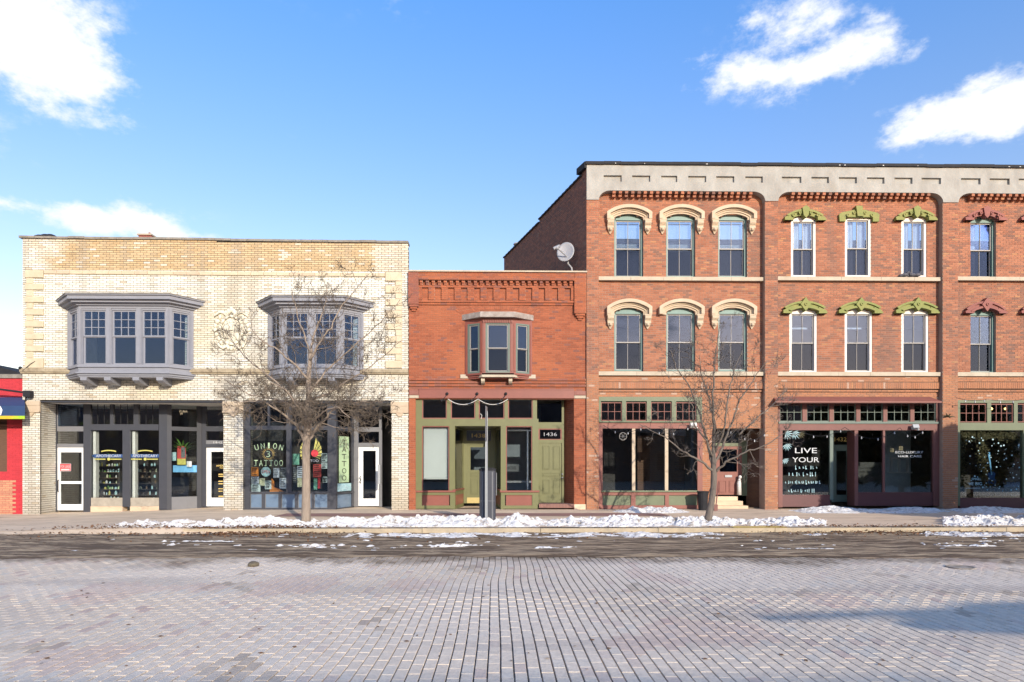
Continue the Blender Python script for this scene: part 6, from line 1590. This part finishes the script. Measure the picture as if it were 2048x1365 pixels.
m = MB(); ay = YR - .75; xe = X(50, ay) ; za, zb_ = Z(795, 20, YR), Z(832, 20, ay)
m.add([(x0, YR, za), (x1 - .02, YR, za), (x0, ay, zb_ + .34), (xe, ay, zb_ + .34), (x0, ay, zb_), (xe, ay, zb_), (x0, YR, zb_), (x1 - .02, YR, zb_)], [(0, 2, 3, 1), (2, 4, 5, 3), (1, 3, 5, 7), (4, 6, 7, 5)]); aw = m.build('awning', 'awning_blue', ls)
m = MB(); m.box(x0, xe, ay - .012, ay - .002, zb_ - .11, zb_ - .002); m.build('awning_trim', 'orange_trim', aw)
m = MB(); m.add([(x0, ay - .006, zb_ + .02), (X(2, ay), ay - .006, zb_ + .02), (X(5, ay), ay - .006, zb_ + .2), (X(1, ay), ay - .006, zb_ + .33), (x0, ay - .006, zb_ + .33)], [(0, 1, 2, 3, 4)]); m.build('awning_mark', 'white_paint', aw)
# sign bracket bolted to the cream building's corner
sb = thing('sign_bracket', 'black steel sign arm reaching left from the corner of the cream building', 'bracket', (X(57, F), F, Z(788, 57, F)))
m = MB(); bx, bz = X(58, F - .1), Z(788, 58, F - .1); m.box(bx - .12, bx + .12, F - .22, F - .05, bz - .12, bz + .10); m.build('mounting_box', 'black_metal', sb)
m = MB(); m.tube([(bx, F - .15, bz + .02), (X(0, F - .3), F - .3, Z(779, 0, F - .3)), (X(-60, F - .5), F - .5, Z(772, -60, F - .5))], .035, 6); m.tube([(bx - .05, F - .15, bz - .08), (X(48, F - .1), F - .05, bz - .28)], .02, 5); m.build('arm', 'black_metal', sb)
m = MB(); wx, wz = X(42, F - .05), Z(736, 42, F); m.tube([(wx, F - .06, wz), (wx + .1, F - .1, wz - .12), (wx + .35, F - .08, wz + .12), (wx + .5, F - .06, wz + .22)], .012, 4); m.ball((wx, F - .08, wz - .02), .06); m.build('loose_wire', 'black_metal', pale)

# ------------------------------------------------------------------ street trees
def grow(mb, p, d, L, r, depth, rg, up=.25, spread=.6, kids=(2, 4), sides=5, out=None, curl=.18):
    """one branch with side shoots"""
    n = 5 if depth > 1 else (4 if depth == 1 else 3); pts = [p.copy()]; dd = d.normalized(); rad = [r]
    for i in range(n):
        dd = (dd + Vector((rg.gauss(0, curl), rg.gauss(0, curl), rg.gauss(0, curl) + up * .22))).normalized()
        pts.append(pts[-1] + dd * L / n); rad.append(r * (1 - .78 * (i + 1) / n))
    (mb if r > .011 else out).tube(pts, rad, sides if r > .02 else 3, cap=False)
    if depth > 0:
        for k in range(rg.randint(*kids)):
            t = rg.uniform(.22, 1.0); i = min(n - 1, int(t * n)); q = pts[i].lerp(pts[i + 1], t * n - i)
            ax = Vector((rg.gauss(0, 1), rg.gauss(0, 1), rg.gauss(0, 1) + .15)); ax = (ax - dd * ax.dot(dd)).normalized()
            nd = (pts[i + 1] - pts[i]).normalized() * (1 - spread * .5) + ax * spread
            grow(mb, q, nd, L * rg.uniform(.42, .68), max(.0055, r * (1 - .7 * t) * .62), depth - 1, rg, up, spread, kids, sides, out, curl * 1.15)
def limb(par, pts, r0, r1, rg, twig, bm, nside, L, depth=3, spread=.8, kids=(3, 5), up=.3, zlo=.15):
    """a main limb drawn through points, carrying side branches"""
    P_ = [Vector(p) for p in pts]; fine = []
    for i in range(len(P_) - 1):
        for k in range(5):
            t = k / 5; q = P_[i].lerp(P_[i + 1], t)
            if not (i == 0 and k == 0): q = q + Vector((rg.gauss(0, .012), rg.gauss(0, .012), rg.gauss(0, .012)))
            fine.append(q)
    fine.append(P_[-1]); n = len(fine); rad = [r0 + (r1 - r0) * (i / (n - 1)) ** .8 for i in range(n)]
    mb = MB(); mb.tube(fine, rad, 8, cap=True)
    for k in range(nside):
        t = zlo + (1 - zlo) * (k + rg.random()) / nside; i = min(n - 2, int(t * (n - 1))); q = fine[i]; dd = (fine[i + 1] - fine[i]).normalized()
        ax = Vector((rg.gauss(0, 1), rg.gauss(0, .8), rg.gauss(0, 1))); ax = (ax - dd * ax.dot(dd)).normalized()
        grow(mb, q, dd * .75 + ax * spread, L * rg.uniform(.6, 1.15) * (1.1 - .45 * t), max(.008, rad[i] * .45), depth, rg, up, .7, kids, 5, twig)
    return mb.build('limb', bm, par, smooth=True)
def tp(u, v, dy, Y): return (X(u, Y + dy), Y + dy, Z(v, u, Y + dy))
rg = random.Random(12)
YTr = 17.3
tree1 = thing('street_tree', 'bare winter tree with a straight pale trunk and dense twigs before the tattoo shop', 'tree', (X(612, YTr), YTr, 0), 'bare street trees along the curb')
m = MB(); tk = [tp(611, 1052, 0, YTr), tp(612, 1035, 0, YTr), tp(612.5, 960, 0, YTr), tp(612, 900, 0, YTr), tp(614, 865, 0, YTr), tp(617, 810, 0, YTr), tp(617.5, 750, .05, YTr), tp(622, 700, .05, YTr)]
m.tube(tk, [.15, .125, .108, .105, .10, .078, .065, .05], 14); m.build('trunk', 'bark', tree1, smooth=True)
tw = MB()
for pts, r0, ns, L in (
    ([tp(612, 885, 0, YTr), tp(595, 855, -.1, YTr), tp(563, 826, -.3, YTr), tp(520, 800, -.5, YTr), tp(468, 805, -.6, YTr)], .05, 15, 1.0),
    ([tp(615, 885, 0, YTr), tp(635, 855, -.1, YTr), tp(665, 820, -.3, YTr), tp(700, 805, -.5, YTr), tp(765, 805, -.7, YTr)], .05, 15, 1.0),
    ([tp(616, 825, 0, YTr), tp(580, 790, .2, YTr), tp(535, 750, .4, YTr), tp(490, 715, .5, YTr), tp(440, 650, .6, YTr)], .04, 10, 1.15),
    ([tp(617, 800, 0, YTr), tp(655, 790, -.1, YTr), tp(690, 765, -.2, YTr), tp(740, 735, -.3, YTr), tp(805, 680, -.3, YTr)], .04, 10, 1.15),
    ([tp(618, 760, 0, YTr), tp(585, 725, -.2, YTr), tp(555, 700, -.3, YTr), tp(520, 680, -.4, YTr), tp(500, 655, -.4, YTr)], .034, 8, .9),
    ([tp(620, 720, 0, YTr), tp(636, 690, -.1, YTr), tp(660, 655, -.1, YTr), tp(685, 610, 0, YTr), tp(735, 550, 0, YTr)], .038, 9, .9),
    ([tp(622, 705, 0, YTr), tp(628, 670, .2, YTr), tp(640, 640, .2, YTr), tp(652, 600, .2, YTr), tp(655, 565, .2, YTr)], .035, 7, .8),
    ([tp(621, 730, 0, YTr), tp(616, 690, .3, YTr), tp(600, 650, .4, YTr), tp(590, 610, .5, YTr), tp(582, 580, .5, YTr)], .032, 7, .8),
    ([tp(617, 790, 0, YTr), tp(650, 745, .3, YTr), tp(700, 700, .6, YTr), tp(750, 655, .7, YTr), tp(800, 600, .7, YTr)], .034, 9, 1.0),
    ([tp(614, 860, 0, YTr), tp(600, 820, -.5, YTr), tp(570, 780, -.9, YTr), tp(540, 765, -1.1, YTr)], .036, 9, .85),
    ([tp(616, 850, 0, YTr), tp(640, 830, -.6, YTr), tp(672, 812, -1.0, YTr), tp(700, 835, -1.1, YTr)], .034, 9, .85),
    ([tp(616, 830, 0, YTr), tp(560, 800, .6, YTr), tp(500, 790, .9, YTr), tp(450, 760, .9, YTr)], .034, 8, .9)):
    low_ = pts[-1][2] < 3.9
    limb(tree1, pts, r0, .009, rg, tw, 'bark', int(ns * 1.35), L, 3, .9, (3, 4) if not low_ else (3, 5), up=.3 if not low_ else .02)
tw.build('twigs', 'twig_bark', tree1, kind='stuff')
rg = random.Random(23)
YT2 = 17.3
tree2 = thing('street_tree', 'bare sparse tree with a leaning dark trunk before the sage and red shopfront', 'tree', (X(1416, YT2), YT2, 0), 'bare street trees along the curb')
m = MB(); tk = [tp(1415, 1052, 0, YT2), tp(1417, 1035, 0, YT2), tp(1423, 1005, 0, YT2), tp(1427, 975, 0, YT2), tp(1428, 950, 0, YT2), tp(1427, 938, 0, YT2), tp(1427, 905, 0, YT2), tp(1428, 860, .1, YT2)]
m.tube(tk, [.125, .10, .088, .082, .085, .075, .055, .046], 12); m.build('trunk', 'bark_dark', tree2, smooth=True)
tw = MB()
for pts, r0, ns, L in (
    ([tp(1427, 945, 0, YT2), tp(1405, 925, -.1, YT2), tp(1365, 902, -.3, YT2), tp(1330, 875, -.4, YT2), tp(1280, 850, -.5, YT2)], .042, 6, .7),
    ([tp(1427, 935, 0, YT2), tp(1418, 900, .1, YT2), tp(1408, 860, .2, YT2), tp(1395, 815, .3, YT2), tp(1378, 770, .3, YT2), tp(1352, 735, .3, YT2), tp(1340, 700, .3, YT2)], .042, 10, .8),
    ([tp(1428, 870, 0, YT2), tp(1426, 810, 0, YT2), tp(1428, 750, 0, YT2), tp(1432, 700, 0, YT2), tp(1440, 645, 0, YT2)], .042, 11, .8),
    ([tp(1429, 930, 0, YT2), tp(1445, 895, .1, YT2), tp(1462, 850, .2, YT2), tp(1480, 800, .3, YT2), tp(1510, 755, .3, YT2), tp(1535, 720, .3, YT2)], .042, 10, .8),
    ([tp(1430, 945, 0, YT2), tp(1450, 925, -.2, YT2), tp(1490, 905, -.4, YT2), tp(1535, 890, -.5, YT2), tp(1575, 860, -.6, YT2)], .04, 7, .75),
    ([tp(1427, 915, 0, YT2), tp(1410, 880, -.3, YT2), tp(1388, 850, -.5, YT2), tp(1385, 815, -.6, YT2), tp(1370, 790, -.6, YT2)], .032, 7, .7),
    ([tp(1430, 905, 0, YT2), tp(1448, 860, -.3, YT2), tp(1455, 800, -.4, YT2), tp(1465, 750, -.4, YT2), tp(1485, 700, -.4, YT2)], .034, 8, .75),
    ([tp(1428, 850, 0, YT2), tp(1418, 800, .3, YT2), tp(1405, 755, .5, YT2), tp(1398, 710, .5, YT2)], .03, 6, .65),
    ([tp(1478, 870, -.3, YT2), tp(1500, 850, -.3, YT2), tp(1540, 815, -.3, YT2), tp(1575, 780, -.2, YT2)], .026, 6, .65)):
    limb(tree2, pts, r0, .008, rg, tw, 'bark_dark', int(ns * 1.45), L * 1.1, 3, .85, (2, 4), up=.35)
tw.build('twigs', 'bark_dark', tree2, kind='stuff')

# ------------------------------------------------------------------ litter bin and sign post
YB = 17.2; bx = X(975, YB)
bn = thing('litter_bin', 'tall dark blue grey street bin with a domed side door standing in curb snow', 'litter bin', (bx, YB, 0))
m = MB(); w_ = .225
def rr_poly(cx, cy, w, d, r_, n=5):
    out = []
    for sx, sy, a0 in ((1, 1, 0), (-1, 1, 90), (-1, -1, 180), (1, -1, 270)):
        for k in range(n + 1):
            a = R(a0 + 90 * k / n); out.append((cx + sx * (w - r_) + r_ * math.cos(a), cy + sy * (d - r_) + r_ * math.sin(a)))
    return out
m.plan(rr_poly(bx, YB + .2, w_, .22, .09), 0, 1.44); m.build('body', 'bin_blue', bn)
m = MB(); m.plan(rr_poly(bx, YB + .2, w_ + .012, .232, .09), 1.44, 1.49); m.plan(rr_poly(bx, YB + .2, w_ - .03, .19, .08), 1.49, 1.52); m.build('lid', 'black_metal', bn)
m = MB(); 
for sx in (-.14, .13): m.box(bx + sx - .01, bx + sx + .01, YB - .032, YB - .018, .1, 1.4)
m.box(bx - .2, bx + .2, YB - .028, YB - .018, .60, .61); m.build('door_seam', 'mid_grey_paint', bn)
m = MB(); m.box(bx + w_ + .01, bx + w_ + .03, YB + .08, YB + .12, .75, 1.38); m.build('hinge_bar', 'mid_grey_paint', bn)
YG = 16.95; px = X(973, YG)
sp = thing('sign_post', 'thin galvanised post with an edge-on street sign in front of the bin', 'sign post', (px, YG, 0))
m = MB(); 
m.box(px - .032, px - .02, YG - .02, YG + .02, 0, 3.05); m.box(px + .02, px + .032, YG - .02, YG + .02, 0, 3.05); m.box(px - .02, px + .02, YG + .012, YG + .02, 0, 3.05); m.build('post', 'galvanised', sp)
m = MB(); T_ = Matrix.Translation((px + .0, YG - .05, 0)) @ Matrix.Rotation(R(84), 4, 'Z'); m.box(-.18, .18, -.002, .002, 2.25, 3.18, T_); m.build('sign_plate', 'steel', sp)
# lump and utility cover in the road
m = MB(); cx, cy = X(512, 11.0), 10.9; rk = random.Random(3)
m.ball((0, 0, 0), .085, sx=1.35, sz=.6, n=12, m=8); m.v = [(cx + a * (1 + .35 * nz(a * 9, c * 9, 1, 2)), cy + b * (1 + .3 * nz(b * 9, a * 9, 1, 5)), road_z(cx, cy) + .03 + c * (1 + .4 * nz(a * 8, b * 8, 1, 7))) for a, b, c in m.v]
tag(m.build('stone_lump', 'rock_brown'), 'brown lump of stone lying alone on the brick roadway', 'rock')
m = MB(); cx, cy = X(1921, 10.5), 10.5; m.lathe([(0.001, 0), (.22, 0), (.22, .012), (.19, .012), (.19, .004), (0.001, .004)], 24, cx=cx, cy=cy, T=Matrix.Translation((0, 0, road_z(cx, cy) + .002)))
tag(m.build('utility_cover', 'road_base'), 'small dark round cover in the brick roadway at the right', 'manhole cover')
rs = random.Random(9); lm = MB()
for k in range(130):
    u = rs.uniform(60, 2000); y = rs.uniform(5.2, 11); x = X(u, y); z = road_z(x, y) + .006; a = rs.uniform(0, 6.28); s_ = rs.uniform(.012, .035); c, s2 = math.cos(a) * s_, math.sin(a) * s_
    lm.add([(x - c, y - s2, z), (x + s2 * .5, y - c * .5, z + .006), (x + c, y + s2, z + .003), (x - s2 * .5, y + c * .5, z)], [(0, 1, 2, 3)])
lm.build('road_litter', 'dead_leaves', kind='stuff')

# ------------------------------------------------------------------ inside the apothecary
for i, (ua, ub, lab) in enumerate(((189, 240, 'shelf of jars and green bottles behind the left apothecary pane'), (263, 315, 'darker shelf of jars behind the right apothecary pane'))):
    Yi = YS + 1.1; s = thing('display_shelf', lab, 'shelf', (X((ua + ub) / 2, Yi), Yi, 0)); xa, xb = X(ua, Yi), X(ub, Yi); rr = random.Random(40 + i)
    m = MB(); m.box(xa, xa + .03, Yi, Yi + .3, -.1, 1.75); m.box(xb - .03, xb, Yi, Yi + .3, -.1, 1.75); m.build('upright', 'dark_inside', s)
    for k in range(7):
        z_ = .2 + k * .22; m = MB(); m.box(xa + .03, xb - .03, Yi, Yi + .3, z_, z_ + .02); m.build('shelf_board', 'room_wall' if i else 'wood_floor', s); x_ = xa + .05
        while x_ < xb - .08:
            w_ = rr.uniform(.05, .11)
            if rr.random() < (.8 if i == 0 else .5):
                h_ = rr.uniform(.07, .16); m = MB(); m.lathe([(w_ * .42, 0), (w_ * .42, h_ * .7), (w_ * .2, h_ * .85), (w_ * .2, h_)], 8, cx=x_ + w_ / 2, cy=Yi + .1, T=Matrix.Translation((0, 0, z_ + .02)))
                m.build('jar', rr.choice(['plant_green', 'teal_print', 'yellow_print', 'paper_b', 'sign_white', 'sign_green'] if i == 0 else ['teal_print', 'wood_floor', 'paper_b', 'room_wall']), s)
            x_ += w_ + rr.uniform(.0, .05)
def leafy(name, label, cx, cy, z0, n, L, rg, droop=.6, w=.035, pot=True):
    t_ = thing(name, label, 'plant', (cx, cy, z0)); m = MB()
    if pot: m.lathe([(.11, 0), (.15, .24), (.13, .24)], 12, cx=cx, cy=cy, T=Matrix.Translation((0, 0, z0))); m.build('pot', 'paper_b', t_)
    for k in range(n):
        a = rg.uniform(0, 6.28); e_ = rg.uniform(.5, 1.2); l_ = L * rg.uniform(.6, 1.1); p_ = Vector((cx, cy, z0 + .25)); v_ = Vector((math.cos(a) * math.cos(e_), math.sin(a) * math.cos(e_) * .5, math.sin(e_))); sd_ = Vector((-math.sin(a), math.cos(a), 0)); vs = []
        for i in range(6):
            ww = w * math.sin(math.pi * (i + .6) / 6.4); vs += [tuple(p_ - sd_ * ww), tuple(p_ + sd_ * ww)]; p_ = p_ + v_ * l_ / 5; v_ = (v_ + Vector((0, 0, -droop * .45))).normalized()
        m = MB(); m.add(vs, [(2 * i, 2 * i + 1, 2 * i + 3, 2 * i + 2) for i in range(5)]); m.build('leaf', 'plant_green', t_)
rg2 = random.Random(6)
leafy('palm_plant', 'green strap leaved palm filling the angled shop window', X(365, YS + .75), YS + .78, 1.75, 34, .8, rg2)
leafy('potted_plant', 'bushy pale green plant above the gold shop decal in the left pane', X(221, YS + .8), YS + .8, 1.55, 26, .28, rg2, .5, .03, pot=False)
m = MB(); Yq = YS + .62; sf_piece(m, 346, 393, 931, 945, Yq, 0, .5); tag(m.build('blue_table_cloth', 'sky_blue_cloth'), 'bright blue cloth covered ledge inside the angled window', 'cloth')
m = MB(); sf_piece(m, 357, 374, 893, 918, Yq, -.1, -.09); o = m.build('window_poster', 'paper_red'); tag(o, 'red and yellow poster taped inside the angled window before the palm', 'poster')
m = MB(); sf_piece(m, 357, 374, 918, 930, Yq, -.1, -.09); m.build('lower_band', 'yellow_print', o)
m = MB(); sf_piece(m, 365, 373, 895, 916, Yq, -.104, -.1005); m.build('print', 'paper_dark', o)
m = MB(); sf_piece(m, 344, 355, 905, 922, Yq, -.1, -.09); tag(m.build('small_poster', 'teal_print'), 'small teal poster at the left edge of the angled window', 'poster')
m = MB(); sf_piece(m, 376, 386, 923, 934, Yq, -.1, -.09); tag(m.build('small_card', 'sign_white'), 'small white card above the blue cloth in the angled window', 'card')
m = MB(); 
m.box(X(500, YT + 1.2), X(655, YT + 1.2), YT + 1.4, YT + 1.5, -.1, Zp(800)); m.build('shop_backdrop', 'dark_inside', pale)

# ------------------------------------------------------------------ the street outside the picture (seen in the glass, plus added shade casters)
def block(name, x0, x1, y1, h, mm, lab, flr=3.6):
    t_ = thing(name, lab, 'building', ((x0 + x1) / 2, y1, -.15)); m = MB(); m.box(x0, x1, y1 - 12, y1, -.2, h); m.build('wall', mm, t_)
    z = 1.0; k = 0
    while z + 2 < h:
        x = x0 + .8
        while x < x1 - 1.6:
            m = MB(); m.box(x, x + 1.1, y1 + .0, y1 + .02, z, z + (1.9 if k else 1.8)); m.build('window', 'backdrop_pane', t_); x += 2.3
        z += flr; k += 1
    m = MB(); m.box(x0 - .1, x1 + .1, y1 - .1, y1 + .15, h - .02, h + .3); m.build('cornice', 'coping_grey', t_)
block('opposite_building', -82, -65, -22, 8.8, 'backdrop_tan', 'tan two storey building across the street, outermost on the left')
block('opposite_building', -64, -47, -22, 9.6, 'backdrop_brick', 'dark brick building across the street, second from the left end')
block('opposite_building', 31, 47, -22, 9.5, 'backdrop_brick', 'dark brick building across the street, second from the right end')
block('opposite_building', 48, 80, -22, 8.9, 'backdrop_tan', 'long tan building across the street, outermost on the right')
block('opposite_building', -46, -27, -22, 9.2, 'backdrop_brick', 'dark brick two storey building across the street, far end')
block('opposite_building', -26.5, -12, -22, 9.9, 'backdrop_tan', 'tan two storey building across the street')
block('opposite_building', -11.5, 3, -22, 8.4, 'backdrop_brick', 'low dark brick building across the street')
block('opposite_building', 3.5, 15, -22, 9.6, 'backdrop_brick', 'dark brick two storey building across the street')
block('opposite_building', 16, 30, -22, 9.0, 'backdrop_tan', 'tan two storey building across the street, right end')
# unseen mast and panel added to throw shade on the bricks at the right
ms = thing('shade_mast', 'grey mast arm with a long blank panel, added out of view to cast shade', 'shade caster', (15.5, -5.5, -.15))
m = MB(); m.tube([(15.5, -5.5, -.15), (15.5, -5.5, 5.1)], [.14, .09], 10); m.tube([(15.5, -5.5, 4.9), (8.3, -5.5, 4.55)], [.08, .05], 8); m.build('mast', 'galvanised', ms)
m = MB(); m.prism([(9.6, 4.38), (15.0, 3.9), (15.0, 4.95), (11.5, 4.85), (9.6, 4.5)], -5.6, -5.54); m.build('shade_panel', 'steel', ms)
# evergreens added past the right edge to shade the right-hand shopfronts
def evergreen(cx, cy, z0, h, r_, lab, seed):
    t_ = thing('shade_evergreen', lab, 'tree', (cx, cy, 0)); m = MB(); m.tube([(cx, cy, 0), (cx, cy, z0 + h * .9)], [.14, .03], 8); m.build('trunk', 'bark_dark', t_)
    g_ = random.Random(seed); m = MB()
    for k in range(9000):
        q = g_.random() ** .8; rr_ = r_ * (math.sin(math.pi * min(1, .18 + q * .82)) ** .7) * math.sqrt(g_.random()) * (.85 + .3 * noise.noise(Vector((q * 5, g_.random(), seed)))); a = g_.uniform(0, 6.28)
        p_ = Vector((cx + rr_ * math.cos(a), cy + rr_ * math.sin(a), z0 + q * h)); d_ = Vector((g_.gauss(0, 1), g_.gauss(0, 1), g_.gauss(0, .6))).normalized() * g_.uniform(.14, .28); s_ = Vector((g_.gauss(0, 1), g_.gauss(0, 1), g_.gauss(0, 1))).normalized() * .07
        m.add([tuple(p_ - d_), tuple(p_ + s_), tuple(p_ + d_), tuple(p_ - s_)], [(0, 1, 2, 3)])
    m.build('foliage', 'pine_green', t_, kind='stuff')
evergreen(15.9, 15.9, .7, 4.4, 1.9, 'dense rounded evergreen added beyond the right edge for its shade', 1)
evergreen(19.0, 15.6, .6, 4.8, 2.0, 'taller dense evergreen added further along the verge for its shade', 2)
evergreen(22.3, 15.6, .6, 4.8, 2.0, 'farthest dense evergreen added along the verge for its shade', 3)
